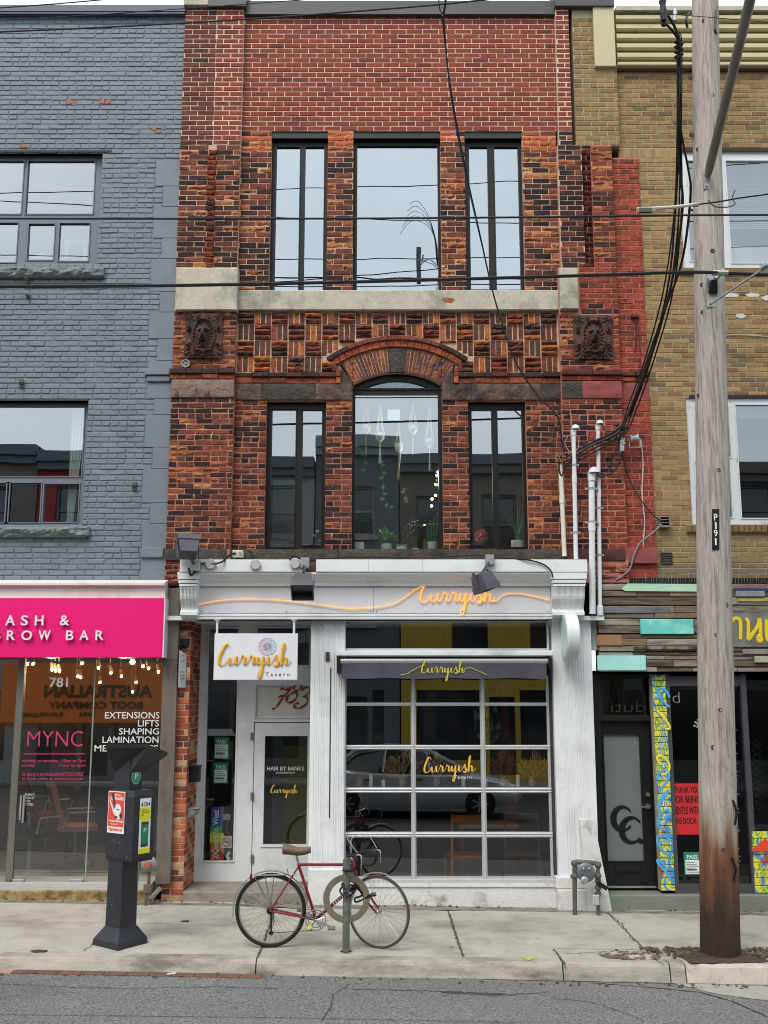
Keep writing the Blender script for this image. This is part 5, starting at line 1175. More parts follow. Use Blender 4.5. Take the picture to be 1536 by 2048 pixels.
# salon gas meter and drain
c = P(299, 1727, -.30); t = thing('gas_regulator', c, 'round grey gas regulator with red cap standing before the steel pillar', 'gas regulator')
b = B(); b.lathe([(.085, 0), (.09, .02), (.09, .035), (.07, .05), (.03, .07)], c, (0, -1, 0), 24); b.build('housing', M('gas_grey', '85888a', .5, .3, var=.1), t, smooth=True)
b = B(); b.lathe([(.035, 0), (.035, .05)], c + Vector((0, -.06, 0)), (0, -1, 0), 12); b.build('cap', M('gas_red', 'b4544c', .5), t)
b = B(); z0 = gz(c.x, -.3); b.tube([c, c - Vector((0, 0, .2)), Vector((c.x - .03, c.y, z0))], .018, 8); b.box(c.x - .05, c.x + .04, c.y - .04, c.y + .02, c.z - .32, c.z - .22, .008); b.build('pipe', M('pipe_rust', '6d6258', .7, .4, var=.3), t)
b = B(); c = P(276, 1722, -.28); b.box(c.x - .03, c.x + .03, c.y - .03, c.y + .03, c.z - .02, c.z + .1, .01); b.cyl((c.x, c.y, gz(c.x, -.28)), (c.x, c.y, c.z), .014, n=8); b.build('pipe_stub', galv, None, label='thin pipe with a small grey box just left of the gas regulator', cat='pipe')
b = B(); c = G(318, 1795); b.tube(smooth_pts([Vector((c.x + .06, -.1, c.z + .14)), Vector((c.x + .02, -.14, c.z + .10)), Vector((c.x - .03, -.2, c.z + .03))], 4), .028, 8); b.build('drain_spout', M('drain_pale', '8f8a80', .7), None, label='short pale drain spout at the foot of the steel pillar', cat='drain')

# ================================================================== TAN BRICK BUILDING ON THE RIGHT
tan = thing('tan_building', (5.5, 0, 0), 'tan brick building with cream slatted parapet, white windows and a shopfront of reclaimed planks', 'building')
TX1, YT = 8.6, 0.0
mort_t = M('mortar_tan', 'a39a84', .95, var=.12, vs=5, bump=.3)
def col_t(x, z):
    n = nz(x, z, .9, 4) ; r = R() + n * .5
    c = (146, 119, 80) if r < .45 else (157, 129, 86) if r < .75 else (134, 103, 72) if r < .95 else (112, 97, 72)
    if z > Z(300): c = tuple(v * .93 for v in c)
    return jc(c, .09)
tw = [RC(1362, 305, 1700, 537, YT), RC(1378, 796, 1700, 1050, YT)]
tk = Bricks()
xL_up = PX(1150, 200, -.08); xs_ = PX(1236, 200, -.08)
# upper: a pilaster strip above the red painted part
b = B(); b.box(xL_up, xs_, -.08, .15, Z(291, -.08), Z(20, -.08)); b.build('wall', mort_t, tan)
tk.course_wall(xL_up, xs_, Z(291, -.08), Z(36, -.08), [], -.08, .068, .205, col_t, joint=.011, headers=6)
b = B(); holes_slab(b, xs_, TX1, Z(318), Z(20), tw, YT, YT + .2); holes_slab(b, 3.31, TX1, Z(1160), Z(318), tw, YT, YT + .2); b.build('wall', mort_t, tan)
tk.course_wall(xs_ + .005, TX1, Z(296), Z(133), [], YT, .0645, .206, col_t, joint=.009)
tk.course_wall(xs_ + .005, TX1, Z(317), Z(297), tw, YT, .135, .068, col_t, joint=.009)
tk.course_wall(3.315, TX1, Z(1052), Z(317), tw, YT, .0625, .206, col_t, joint=.009, headers=6)
tk.course_wall(PX(1308, 1100), TX1, Z(1158), Z(1052), [], YT, .0645, .206, lambda x, z: jc((140, 120, 80) if z > Z(1130) else (122, 108, 84), .1), joint=.010)
tk.course_wall(PX(1372, 1058), TX1, Z(1066), Z(1050), [], YT - .03, .1, .07, lambda x, z: jc((128, 100, 66), .1), proud=.03)
tk.finish(tan, brickm)
b = B(); b.box(PX(1372, 1058), TX1, YT - .03, YT + .1, Z(1066), Z(1050)); b.build('sill', mort_t, tan)
b = B(); b.box(PX(1357, 545), TX1, YT - .04, YT + .1, Z(549), Z(538)); b.build('sill', M('sill_brown', '7c6547', .9, var=.2), tan)
crm = M('siding_cream', 'b9b08c', .5, var=.05, vs=2, stain='8a8166', stain_s=1.2, stain_lo=.6)
b = B(); q = RC(1188, 12, 1230, 132, -.14); b.box(q[0], q[1], -.14, .1, q[2], q[3] + .1, .006); b.build('corner_board', crm, tan)
x0 = PX(1232, 70, -.1) + .004
ys_ = [22, 42, 61, 80, 99, 118, 133]
for a, c in zip(ys_, ys_[1:]):
    z1, z0 = Z(a, -.1), Z(c, -.1); h = z1 - z0; b = B()
    b.prismx([(-.06, z0 + .004), (-.10, z0 + .004), (-.125, z0 + h * .12), (-.125, z0 + h * .45), (-.07, z0 + h * .8), (-.05, z1 - .002), (.05, z1 - .002), (.05, z0 + .004)], x0, TX1); b.build('slat', crm, tan)
b = B(); b.box(x0, TX1, -.05, .06, Z(136, -.1), Z(20, -.1)); b.build('parapet', M('board_dark', '4a4436', .8), tan)  # dark board behind the slats
b = B(); b.box(x0, TX1, -.16, .3, Z(20, -.16), Z(12, -.16)); b.build('coping', M('coping_cream', 'a9a596', .6, var=.2, vs=8), tan); b = B(); b.box(2.7, TX1, .3, 9, 11.15, 11.25); b.build('roof', cop, tan)
b = B(); b.box(PX(1362, 300), TX1, -.012, .02, Z(304), Z(297)); b.build('lintel', M('lintel_brown', '332a22', .8), tan)
b = B(); b.box(PX(1378, 790), TX1, -.012, .02, Z(796), Z(790)); b.build('lintel', M('lintel_brown', '332a22', .8), tan)
wf = M('window_white', 'cfd2d4', .45, var=.04, stain='a09d92', stain_s=3, stain_lo=.6)
gt = glass('tan_glass', .26, (.85, .88, .88), .01, 1.6, gcol=(.9, .95, 1))
YU = .02
def tpan(*q): return RC(*q, YU)
window(tan, tw[0][0], TX1 - .9, tw[0][2], tw[0][3], [tpan(1377, 322, 1442, 410), tpan(1378, 418, 1440, 522), (tpan(1457, 322, 1500, 526)[0], 5.35, *tpan(1457, 322, 1500, 526)[2:]), (5.45, 6.9, *tpan(1457, 322, 1500, 526)[2:])], YU, wf, gt)
window(tan, tw[1][0], TX1 - .9, tw[1][2], tw[1][3], [tpan(1392, 812, 1459, 915), tpan(1393, 922, 1462, 1034), (tpan(1477, 810, 1500, 1036)[0], 5.35, *tpan(1477, 810, 1500, 1036)[2:]), (5.45, 6.9, *tpan(1477, 810, 1500, 1036)[2:])], YU, wf, gt)
b = B(); b.box(TX1 - .89, TX1, .0, .2, 4, 9.5); b.build('wall', mort_t, tan)
room(tan, 3.35, TX1, .22, 4, Z(1110), Z(660), room_md, 'upper_room'); room(tan, 3.35, TX1, .22, 4, Z(590), Z(250), room_md, 'upper_room')
b = B()
zz = tw[0][3]
bl_t = thing('window_blind', (4.9, .2, tw[0][3]), 'white slatted blind half lowered behind the upper white window', 'blind')
for k in range(34):
    z = zz - .05 - k * .028; b = B(); b.add([(4.28, .17, z), (6.9, .17, z), (6.9, .19, z + .016), (4.28, .19, z + .016)], [(0, 1, 2, 3)]); b.build('slat', cu, bl_t)
b = B(); b.box(4.3, 6.9, .1, .25, tw[0][2], tw[0][2] + .35); b.build('sill_box', M('white_low', 'a8adac', .6), None, label='pale low panel behind the bottom of the upper white window', cat='panel')
b = B(); b.box(4.2, 6.9, .15, .17, tw[1][3] - .22, tw[1][3]); b.build('window_blind', M('blind_grey', '98a09c', .7), None, label='pale roller blind rolled up at the head of the lower white window', cat='blind')
# flaking white paint on the tan bricks
wpt = M('white_daub', 'c6c4bd', .8, var=.2, vs=40)
for k, (cx, cy, w_, h_) in enumerate(((1428, 588, 14, 5), (1462, 590, 18, 5), (1506, 590, 16, 5), (1482, 632, 10, 6), (1534, 596, 12, 6))):
    b = B(); c = P(cx, cy, -.0105); n = 14; b.add([c + Vector((w_ / 160 * math.cos(t) * U(.75, 1.1), 0, h_ / 155 * math.sin(t) * U(.6, 1.15))) for t in [2 * math.pi * i / n for i in range(n)]], [tuple(range(n))]); b.build('paint_daub', wpt, tan)
b = B(); b.tube(smooth_pts([P(1436, 672, -.015), P(1480, 670, -.02), P(1540, 674, -.015)], 4), .006, 5); b.build('thin_conduit', galv, None, label='thin grey wire stapled level across the tan bricks right of the pole', cat='cable')
# vents
def vent(x0, y0, x1, y1, Y, m, lab, slats=4, hood=.05):
    q = RC(x0, y0, x1, y1, Y); t = thing('wall_vent', ((q[0] + q[1]) / 2, Y, q[2]), lab, 'vent')
    b = B(); holes_slab(b, q[0], q[1], q[2], q[3], [(q[0] + .012, q[1] - .012, q[2] + .012, q[3] - .012)], Y, Y + hood); b.build('vent_frame', m, t)
    for k in range(slats):
        z = q[2] + .012 + (q[3] - q[2] - .024) * k / slats; h = (q[3] - q[2] - .024) / slats; b = B(); b.add([(q[0] + .012, Y, z + .001), (q[1] - .012, Y, z + .001), (q[1] - .012, Y + hood * .7, z + h * .95), (q[0] + .012, Y + hood * .7, z + h * .95)], [(0, 1, 2, 3)]); b.build('slat', m, t)
vent(1319, 1032, 1341, 1054, -.10, M('vent_taupe', '857c78', .6), 'taupe square vent hood beside the red painted brick', 3, .1)
vent(1322, 1105, 1345, 1128, -.02, M('vent_dark', '2f2a2d', .6), 'dark square louvred vent above the mint green plank', 4, .02)

# ---- reclaimed plank shopfront
YPk = -.10
pt = [M('plank%d' % i, c, .85, var=.35, vs=5, stretch=(1.2, 1, 14), bump=.6, bs=20, stain=st, stain_s=2.2, stain_lo=.45, stain_hi=.65) for i, (c, st) in enumerate((('8b8474', '5b5042'), ('776a5c', '46382c'), ('9a958a', '6a5c4f'), ('6b5b4a', '3d3025'), ('867866', '7a5238')))]
px_l, px_r = PX(1196, 1260, YPk), TX1
b = B(); b.box(px_l, px_r, -.06, .1, Z(1346, -.06), Z(1156, -.06)); b.build('plank_backing', M('backing_black', '1d1a18', .9), tan)
rows_ = [1168, 1182, 1194, 1211, 1226, 1237, 1252, 1267, 1277, 1291, 1303, 1312, 1320, 1334, 1344]
for r, (a, c) in enumerate(zip(rows_, rows_[1:])):
    x = px_l + U(-.0, .0); z1, z0 = Z(a, YPk) - .003, Z(c, YPk) + .002
    while x < px_r:
        ln = U(.35, 1.3); x1 = min(px_r, x + ln); b = B(); y = YPk - U(0, .035)
        b.box(x + .003, x1 - .003, y, -.061, z0 + U(0, .004), z1 - U(0, .004), .004); b.build('plank', pt[int(R() * 5)], tan); x = x1
def plank(x0, y0, x1, y1, c, st=None, pr=.045, poly=None, nm='plank', lab=None):
    q = RC(x0, y0, x1, y1, YPk - pr); b = B(); m = M('pl_' + c, c, .6, var=.12, vs=5, bump=.2, bs=30, stain=st, stain_s=3, stain_lo=.5, stain_hi=.75)
    if poly: b.prism([(PX(x, (y0 + y1) / 2, YPk - pr), Z(y, YPk - pr)) for x, y in poly], YPk - pr, YPk)
    else: b.box(q[0], q[1], YPk - pr, YPk, q[2], q[3], .004)
    t = b.build(nm, m, tan, label=lab); return t
plank(1243, 1167, 1400, 1182, 'a9cdb4', poly=[(1243, 1177), (1256, 1167), (1400, 1168), (1400, 1183), (1250, 1182)], lab='pale mint plank with pointed end')
plank(1281, 1238, 1387, 1268, '63c2b4', 'a4dcd4', lab='turquoise painted plank')
plank(1195, 1311, 1292, 1341, 'a2d8cf', lab='pale aqua plank')
plank(1194, 1270, 1244, 1291, '94704f', '6b5340', lab='warm brown square plank')
plank(1207, 1213, 1339, 1226, '6c6f74', '4e4f52', pr=.03)
plank(1469, 1176, 1540, 1183, '2e3566', pr=.05, lab='dark blue narrow plank')
plank(1472, 1182, 1530, 1193, '8b8f93', '6d6a66', pr=.06)
plank(1475, 1197, 1560, 1203, 'b3a455', '7a6a3a', pr=.05)
plank(1268, 1293, 1396, 1299, '2b2623', 'b3a88e', pr=.05)
plank(1196, 1291, 1400, 1300, '7a4a30', '9c6a4c', pr=.02)
plank(1466, 1225, 1700, 1294, '6c6a66', '8b8983', pr=.05, lab='wide grey board carrying yellow letters')
plank(1510, 1312, 1560, 1325, 'a3a38c', pr=.05); plank(1486, 1298, 1560, 1308, '8f8a7c', '6b6257', pr=.045)
plank(1196, 1343, 1540, 1348, '35506e', '4a2a30', pr=.0, nm='fascia_strip')
b = B()
for k in range(150):
    x = px_l + .1 + k * .035; z = Z(1163, -.1) + U(-.01, .01)
    if x < px_r: b.cyl((x, -.08, z - .02), (x + U(-.01, .01), -.10, z + U(.03, .06)), .0022, n=3)
b.build('bird_spikes', galv, tan, kind='stuff')
def strokes(lst, ox, oy, sx, Y, r, m, nm, lab):
    b = B()
    for s_ in lst: b.tube(smooth_pts([P(ox + x * sx, oy - y * sx, Y) for x, y in s_], 5), r, 6, flat=.3)
    return b.build(nm, m, None, smooth=True, label=lab, cat='lettering')
YK = YPk - .055
strokes([[(0, 38), (4, 44), (12, 46), (18, 38), (18, 4)], [(28, 46), (33, 40), (34, 20), (34, 4), (44, 18), (52, 30), (56, 46)], [(52, 6), (56, 12), (60, 4), (56, 0), (52, 6)], [(56, 46), (58, 30), (58, 6)], [(70, 44), (72, 4), (90, 6), (90, 44)]], 1463, 1283, 1.0, YK, .022, M('thai_yellow', 'e6c722', .5, var=.1), 'yellow_lettering', 'bold yellow rounded letters painted on the wide grey board')

# ---- black door
x0t = PX(1196, 1500, 0.05); zstp = Z(1782, -.02)
tb = thing('black_door', (PX(1256, 1770, .2), .2, zstp), 'black door with frosted glass, large CC monogram and mail slot', 'door')
YB = .2
dl = RC(1204, 1441, 1304, 1774, YB); fg = RC(1211, 1469, 1283, 1722, YB)
b = B(); holes_slab(b, dl[0], dl[1], zstp + .01, dl[3], [fg], YB, YB + .05)
for r in ((fg[0] - .015, fg[0], fg[2] - .015, fg[3] + .015), (fg[1], fg[1] + .015, fg[2] - .015, fg[3] + .015), (fg[0], fg[1], fg[2] - .015, fg[2]), (fg[0], fg[1], fg[3], fg[3] + .015)): b.box(r[0], r[1], YB - .01, YB - .0005, r[2], r[3])
b.build('leaf', blackp, tb)
g = B(); g.box(fg[0], fg[1], YB + .02, YB + .03, fg[2], fg[3]); g.build('frosted_pane', M('frosted', '6f7674', .22, var=.05, vs=1, spec=.7), tb)
mono = M('mono_black', '121314', .4, var=0)
b = B()
for ox, oy, s_ in ((1246, 1637, 31), (1264, 1660, 33)):
    pts = []; 
    for i in range(22):
        t = math.radians(38 + 284 * i / 21); pts.append(P(ox + math.cos(t) * s_ * .62, oy - math.sin(t) * s_ * .75, YB + .012))
    b.tube(pts, [.012 + .026 * math.sin(math.pi * min(1, max(0, i / 21))) ** 2 for i in range(22)], 6, flat=.15)
b.ball(P(1281, 1682, YB + .012), .03, 8, (1, .2, 1)); b.build('monogram', mono, tb)
b = B(); q = RC(1231, 1734, 1281, 1746, YB - .02); b.box(q[0], q[1], YB - .02, YB, q[2], q[3], .005); b.box(q[0] + .04, q[1] - .04, YB - .026, YB - .02, q[2] + .02, q[3] - .02); b.build('mail_slot', M('slot_dark', '2b2c33', .3, .5), tb)
b = B(); c = P(1295, 1589, YB - .02); b.lathe([(.022, -.02), (.026, .0), (.024, .015)], c, (0, -1, 0), 14); b.build('lock', M('chrome', 'b8b8ba', .2, .9), tb)
b = B(); c = P(1296, 1613, YB - .03); b.lathe([(.03, -.03), (.03, 0)], c, (0, -1, 0), 14); b.tube([c - Vector((0, .02, 0)), c - Vector((0, .05, 0)), c - Vector((.09, .05, .0))], .012, 8); b.build('handle', M('chrome', 'b8b8ba', .2, .9), tb)
b = B(); b.box(dl[0] - .02, dl[1] + .0, YB - .03, YB + .05, zstp, zstp + .02); b.build('sill_strip', galv, tb)
b = B(); holes_slab(b, x0t - .1, PX(1311, 1560, .1), zstp, Z(1347, .1), [(dl[0], dl[1], zstp, dl[3]), RC(1202, 1357, 1299, 1430, YB)], .12, YB + .06); b.build('door_frame', blackp, tan)
g = B(); q = RC(1202, 1357, 1299, 1430, YB); g.box(q[0], q[1], YB + .02, YB + .026, q[2], q[3]); g.build('transom_pane', glass('dark_glass', .06, (.4, .4, .36)), tan)
text('duti', (1222, 1402, 1290, 1424), YB + .01, M('faint_vinyl', '4a4a40', .6, var=0), 'window_lettering', None, ext=.001, bold=-.02, mirror=True, label='faint thin reversed letters on the dark glass over the black door', cat='window lettering')
b = B(); q = RC(1309, 1548, 1316, 1568, .08); b.box(q[0], q[1], .06, .11, q[2], q[3], .004); b.build('intercom', white, None, label='small white intercom on the jamb between black door and painted pier', cat='intercom')
# painted pier: brick blocks under bright paint
gm = bpy.data.materials.new('graffiti'); gm.use_nodes = True; nt_ = gm.node_tree; N_s = nt_.nodes; bs_ = N_s['Principled BSDF']; bs_.inputs['Roughness'].default_value = .5
tc_ = N_s.new('ShaderNodeTexCoord'); mpn = N_s.new('ShaderNodeMapping'); mpn.inputs['Scale'].default_value = (4.2, 1, 2.0); nt_.links.new(tc_.outputs['Object'], mpn.inputs[0])
n1 = N_s.new('ShaderNodeTexNoise'); n1.inputs['Scale'].default_value = 1.3; n1.inputs['Detail'].default_value = 2; n1.inputs['Distortion'].default_value = 1.6; nt_.links.new(mpn.outputs[0], n1.inputs['Vector'])
rp = N_s.new('ShaderNodeValToRGB'); rp.color_ramp.interpolation = 'CONSTANT'; e_ = rp.color_ramp.elements
cols_ = [(0, 'b8402f'), (.36, '3f8fc4'), (.45, 'd9cf3a'), (.49, '6f9a3e'), (.54, 'd9cc3a'), (.62, '3f93c8'), (.68, 'c9d8d0'), (.71, 'b8435a')]
e_[0].position = 0; e_[0].color = (*lin(cols_[0][1]), 1); e_[1].position = cols_[1][0]; e_[1].color = (*lin(cols_[1][1]), 1)
for p_, c_ in cols_[2:]: k_ = e_.new(p_); k_.color = (*lin(c_), 1)
nt_.links.new(n1.outputs['Fac'], rp.inputs[0]); nt_.links.new(rp.outputs[0], bs_.inputs['Base Color'])
gp0, gp1 = PX(1313, 1560, -.02), PX(1340, 1560, -.02)
b = B(); b.box(gp0, gp1, -.015, .15, zstp, Z(1348, -.02)); b.build('painted_pier', mort_t, tan)
nb = 34; zz0, zz1 = zstp, Z(1349, -.02)
for k in range(nb):
    b = B(); b.box(gp0 + .001, gp1 - .001, -.03 - U(0, .004), -.014, zz0 + (zz1 - zz0) * k / nb + .004, zz0 + (zz1 - zz0) * (k + 1) / nb - .004, .004); b.build('painted_brick', gm, tan)
gbl = M('graffiti_blue', '4aa3d6', .5, var=.1); gyl = M('graffiti_yel', 'e0d23a', .5, var=.1)
for k, y in enumerate((1395, 1440, 1530, 1560, 1600, 1640, 1690, 1740)):
    b = B(); c = P(1327, y, -.036); b.tube(smooth_pts([c + Vector((.07 * math.cos(t * 1.3 + k), 0, .11 * math.sin(t))) for t in [i * .7 for i in range(8)]], 4), .014, 5, flat=.15); b.build('graffiti_swirl', gbl if k not in (1, 2) else gyl, tan, smooth=True)
# glass shopfront
fr = M('shop_frame', '55555a', .4, .4, var=.1)
z0s = Z(1787, -.0); 
b = B(); b.box(gp1 + .004, gp1 + .05, -.01, .1, z0s, Z(1348)); b.box(PX(1492, 1560) , PX(1503, 1560), -.01, .1, z0s, Z(1348)); b.box(gp1 + .05, PX(1492, 1560), .0, .08, z0s, Z(1768)); b.box(gp1 + .05, PX(1492, 1560), .0, .08, Z(1372), Z(1352)); b.build('shop_frame', fr, tan)
g = B(); g.box(gp1 + .05, PX(1492, 1560), .04, .05, Z(1768), Z(1372)); g.build('shop_pane', glass('thai_glass', .05, (.7, .72, .7), .005, 1), tan)
g = B(); g.box(PX(1503, 1560), TX1 - 1.5, .04, .05, Z(1655), Z(1360)); g.build('shop_pane', MATS['thai_glass'], tan)
b = B(); b.box(PX(1503, 1560), TX1, -.01, .12, Z(1660), Z(1650)); b.build('shop_sill', blackp, tan)
b = B(); b.box(PX(1503, 1700) + .002, TX1, -.0, .15, z0s, Z(1662)); b.build('bulkhead', mort_t, tan)
for r in range(8):
    for k in range(8):
        b = B(); zA, zB = z0s, Z(1662); x = PX(1503, 1700) + .01 + k * .21 + (r % 2) * .0; h = (zB - zA) / 8; b.box(x, x + .2, -.018, .0, zA + h * r + .004, zA + h * (r + 1) - .004, .004); b.build('painted_brick', gm, tan)
b = B(); q = RC(1502, 1678, 1560, 1740, -.03); cl = [('d8492c', [(0, .6), (.5, 1), (1, .75), (1, .6)]), ('e0cf3a', [(.1, 0), (.9, 0), (.9, .6), (.1, .6)])]
b.prism([(q[0] + (q[1] - q[0]) * u, q[2] + (q[3] - q[2]) * v) for u, v in cl[0][1]], -.034, -.02); b.build('painted_roof_shape', M('mural_red', 'd8492c', .5), tan)
b = B()
for i in range(10):
    for s_ in (-1, 1): b.tube([P(1510, 1480 + i * 14, .08), P(1510 + s_ * 10 + 5, 1487 + i * 14, .08), P(1510 + 5, 1494 + i * 14, .08)], .004, 4)
b.build('folding_grille', M('grille_grey', '55585a', .5, .5), tan)
room(tan, x0t - .05, TX1, YB + .08, 5, zstp - .02, Z(1340), M('room_thai', '17181b', .7, var=.2, vs=1), 'dark_interior')
b = B(); b.box(x0t - .02, TX1, -.12, .3, gz(6, 0) - .2, z0s, .01); b.build('doorstep', M('step_green', '77786f', .85, var=.12, vs=4, bump=.4, stain='5d7a63', stain_s=.8, stain_lo=.5, stain_hi=.75), tan)
# red notice
YO = .03
q = RC(1344, 1567, 1405, 1669, YO); b = B(); b.box(q[0], q[1], YO, YO + .004, q[2], q[3]); t = b.build('red_notice', M('notice_red', 'c3252b', .6, var=.04), None, label='red handwritten card THANK YOU FOR BEING GENTLE WITH THE DOOR', cat='notice')
hk = M('ink_black', '1b1415', .7, var=0)
for s_, r in (('THANK YOU', (1333, 1573, 1399, 1586)), ('FOR BEING', (1331, 1591, 1400, 1606)), ('GENTLE WITH', (1320, 1613, 1399, 1628)), ('THE DOOR', (1330, 1635, 1393, 1648))):
    r = (max(r[0], 1347), r[1], r[2], r[3]); text(s_, r, YO - .0005, hk, 'lettering', t, ext=.002, bold=.02)
pass_sign(1368, 1704, 1402, 1750, .03, 'green PASS notice behind the glass beside the wooden pole')
b = B()
for k in range(9): b.ball(P(1395 + U(-6, 6), 1446 + U(-8, 8), .5), .014, 6)
b.build('beaded_lamp', M('bead_white', 'd0c8d0', .3, var=0, emit=.6), None, kind='stuff', label='cluster of pale beads hanging inside the dark shop left of the pole', cat='ornament')
text('d', (1345, 1384, 1359, 1405), .03, M('thin_letter', '8b8b88', .5, var=0), 'window_lettering', None, ext=.001, bold=-.02, label='single thin outlined letter high on the dark shop glass', cat='window lettering')
# gas meter by the white pilaster
YM = -.42
gmtr = thing('gas_meter', (PX(1178, 1800, YM), YM, gz(2.6, YM)), 'grey round gas meter with rusty pipe loop at the foot of the white pilaster', 'gas meter')
pr_ = M('pipe_brown', '64605a', .65, .5, var=.25, vs=20)
b = B(); a = P(1149, 1805, YM); a.z = gz(a.x, YM); c1 = P(1149, 1727, YM); c2 = P(1196, 1730, YM); d = P(1196, 1806, YM); d.z = gz(d.x, YM)
b.tube([a, c1], .026, 10); b.tube([c1 + Vector((0, 0, -.02)), c1 + Vector((.03, 0, .02)), c2 + Vector((-.03, 0, .02)), c2 + Vector((0, 0, -.02))], .026, 10); b.tube([c2, d], .022, 10)
for p_ in (c1, c2, P(1149, 1752, YM), P(1196, 1752, YM)): b.ball(p_, .04, 10)
for y in (1752, 1762, 1775, 1788): b.lathe([(.036, -.02), (.036, .02)], P(1196, y, YM), n=8)
b.tube([P(1149, 1752, YM), P(1141, 1754, YM)], .02, 8); b.build('pipe', pr_, gmtr, smooth=True)
b = B(); c = P(1172, 1745, YM - .03); b.lathe([(.09, -.07), (.105, -.05), (.105, .0), (.09, .012), (.05, .02)], c, (0, -1, 0), 24); b.build('dial_housing', M('meter_grey', '666d72', .45, .4, var=.1), gmtr, smooth=True)
b = B(); b.lathe([(.04, 0), (.045, .03), (.03, .05)], P(1168, 1759, YM - .06), (0, -1, -.2), 12)
for dx in (-.03, .03): b.ball(c + Vector((dx, -.025, .045)), .014, 8)
b.build('knob', M('knob_pale', 'a4a6a6', .4, .5), gmtr)
b = B(); c = P(1204, 1771, YM - .03); b.obox(c, Vector((.055, 0, -.035)), Vector((0, .015, 0)), Vector((.012, 0, .02))); b.build('lever', blackm, gmtr)
b = B(); q = RC(1185, 1790, 1199, 1811, YM - .05); b.box(q[0], q[1], YM - .06, YM - .02, q[2], q[3], .01); b.build('tag', M('tag_grey', 'a6a8a8', .4), gmtr)
# electrical bits on the red strip
cable([P(1246, 870, -.2), P(1245, 905, -.16), P(1251, 935, -.15), P(1262, 965, -.1), P(1282, 1000, -.1), P(1306, 1030, -.1), P(1326, 1044, -.12)], .007, 'thin black wire running down the red strip to the taupe vent')
cable([P(1324, 1049, -.14), P(1300, 1070, -.12), P(1280, 1086, -.12), P(1268, 1110, -.12), P(1258, 1140, -.12), P(1232, 1160, -.12)], .012, 'grey flexible conduit sagging from the taupe vent down to the plank shopfront', M('flex_grey', '77757a', .5))
cable([P(1282, 880, -.06), P(1286, 930, -.05), P(1284, 985, -.05), P(1289, 1040, -.05), P(1287, 1085, -.05), P(1289, 1100, -.05)], .008, 'ragged line of white sealant running down the red strip', M('sealant', 'c2b6ae', .9, var=.3, vs=60, bump=1), name='sealant_line', cat='sealant line')
cable([P(1271, 640, -.06), P(1272, 680, -.06), P(1268, 710, -.07)], .007, 'short rusty wire hanging from a hook on the red strip', M('rusty2', '4a2b24', .8))
cable([P(1275, 640, -.06), P(1280, 700, -.06), P(1279, 735, -.07)], .005, 'thinner rusty wire beside the hook on the red strip', M('rusty2', '4a2b24', .8))
b = B(); c = P(1270, 633, -.07); b.box(c.x - .05, c.x + .05, -.09, -.03, c.z - .012, c.z + .02); b.build('wire_hook', M('rusty2', '4a2b24', .8), None, label='small rusty bracket high on the red strip beside the right lion', cat='bracket')
t = thing('wire_anchor', P(1268, 882, -.12), 'grey porcelain reel in a metal clevis on the red wall', 'wire anchor')
b = B(); c = P(1268, 876, -.14); b.lathe([(.05, -.05), (.03, -.02), (.03, .02), (.05, .05)], c, (1, 0, .1), 16); b.build('reel', M('porcelain', 'b9bcbd', .25), t, smooth=True)
b = B(); b.tube([c + Vector((-.06, 0, 0)), c + Vector((-.06, 0, -.12)), c + Vector((.07, 0, -.12)), c + Vector((.07, 0, 0))], .011, 8); b.build('clevis', galv, t)
t = thing('splice_clamp', P(1244, 895, -.2), 'silver clamp hanging in the bundle of service wires', 'clamp')
for k, (x, y0, y1) in enumerate(((1243, 868, 902), (1247, 876, 902))):
    b = B(); b.cyl(P(x, y0, -.22), P(x - 1, y1, -.22), .016, n=8); b.lathe([(.028, 0), (.028, .02)], P(x, (y0 + y1) / 2, -.22), n=8); b.build('clamp_body', galv, t)

# ================================================================== GROUND, SIDEWALK, KERB, ROAD
conc = M('sidewalk_concrete', 'a6a297', .9, var=.13, vs=2.0, bump=.35, bs=120, stain='858076', stain_s=1.3, stain_lo=.48, stain_hi=.68, fine=(.10, 220))
kerbm = M('kerb_concrete', 'a29d91', .9, var=.16, vs=4, bump=.5, bs=80, stain='6f695f', stain_s=2.2, stain_lo=.46, stain_hi=.64, fine=(.12, 160), stretch=(.7, 1, 2))
kerbw = M('kerb_pale', 'b5afa2', .9, var=.15, vs=4, bump=.5, bs=80, stain='8a857b', stain_s=3, fine=(.12, 160))
dirt = M('joint_dirt', '544f45', .95, var=.4, vs=20)
soilm = M('soil', '453a30', .95, var=.5, vs=30, bump=1, bs=60, fine=(.3, 100))
asph = M('asphalt', '6b6b69', .92, var=.10, vs=1.2, bump=1.0, bs=110, stain='5c5a56', stain_s=.9, stain_lo=.55, stain_hi=.70, fine=(.75, 85), bd=.006, stretch=(.6, 1, 1))
def surf(x0, x1, y0, y1, fn, nx_, ny_, dz=0.0): 
    b = B(); b.grid(lambda u, v: Vector((x0 + (x1 - x0) * u, y0 + (y1 - y0) * v, fn(x0 + (x1 - x0) * u, y0 + (y1 - y0) * v) + dz)), nx_, ny_); return b
b = surf(-400, 400, -400, 400, lambda x, y: -1.6, 4, 4); b.build('ground', M('far_ground', '6b6a66', .9), kind='structure')
b = B(); b.grid(lambda u, v: Vector((-60 + 120 * u, -16.5 + (16.5 - 2.4) * v, rz(-60 + 120 * u, min(KERB, -16.5 + 14.1 * v)) if v < 1 else rz(-60 + 120 * u, KERB))), 60, 20)
road = b.build('road', asph, kind='structure')
swk = surf(-40, 40, KERB + .02, 9, lambda x, y: gz(x, min(y, 0)), 60, 12, -.035).build('sidewalk', dirt, kind='structure')
jy = [-.02, G(768, 1813).y, G(768, 1852).y, KERB + .20]
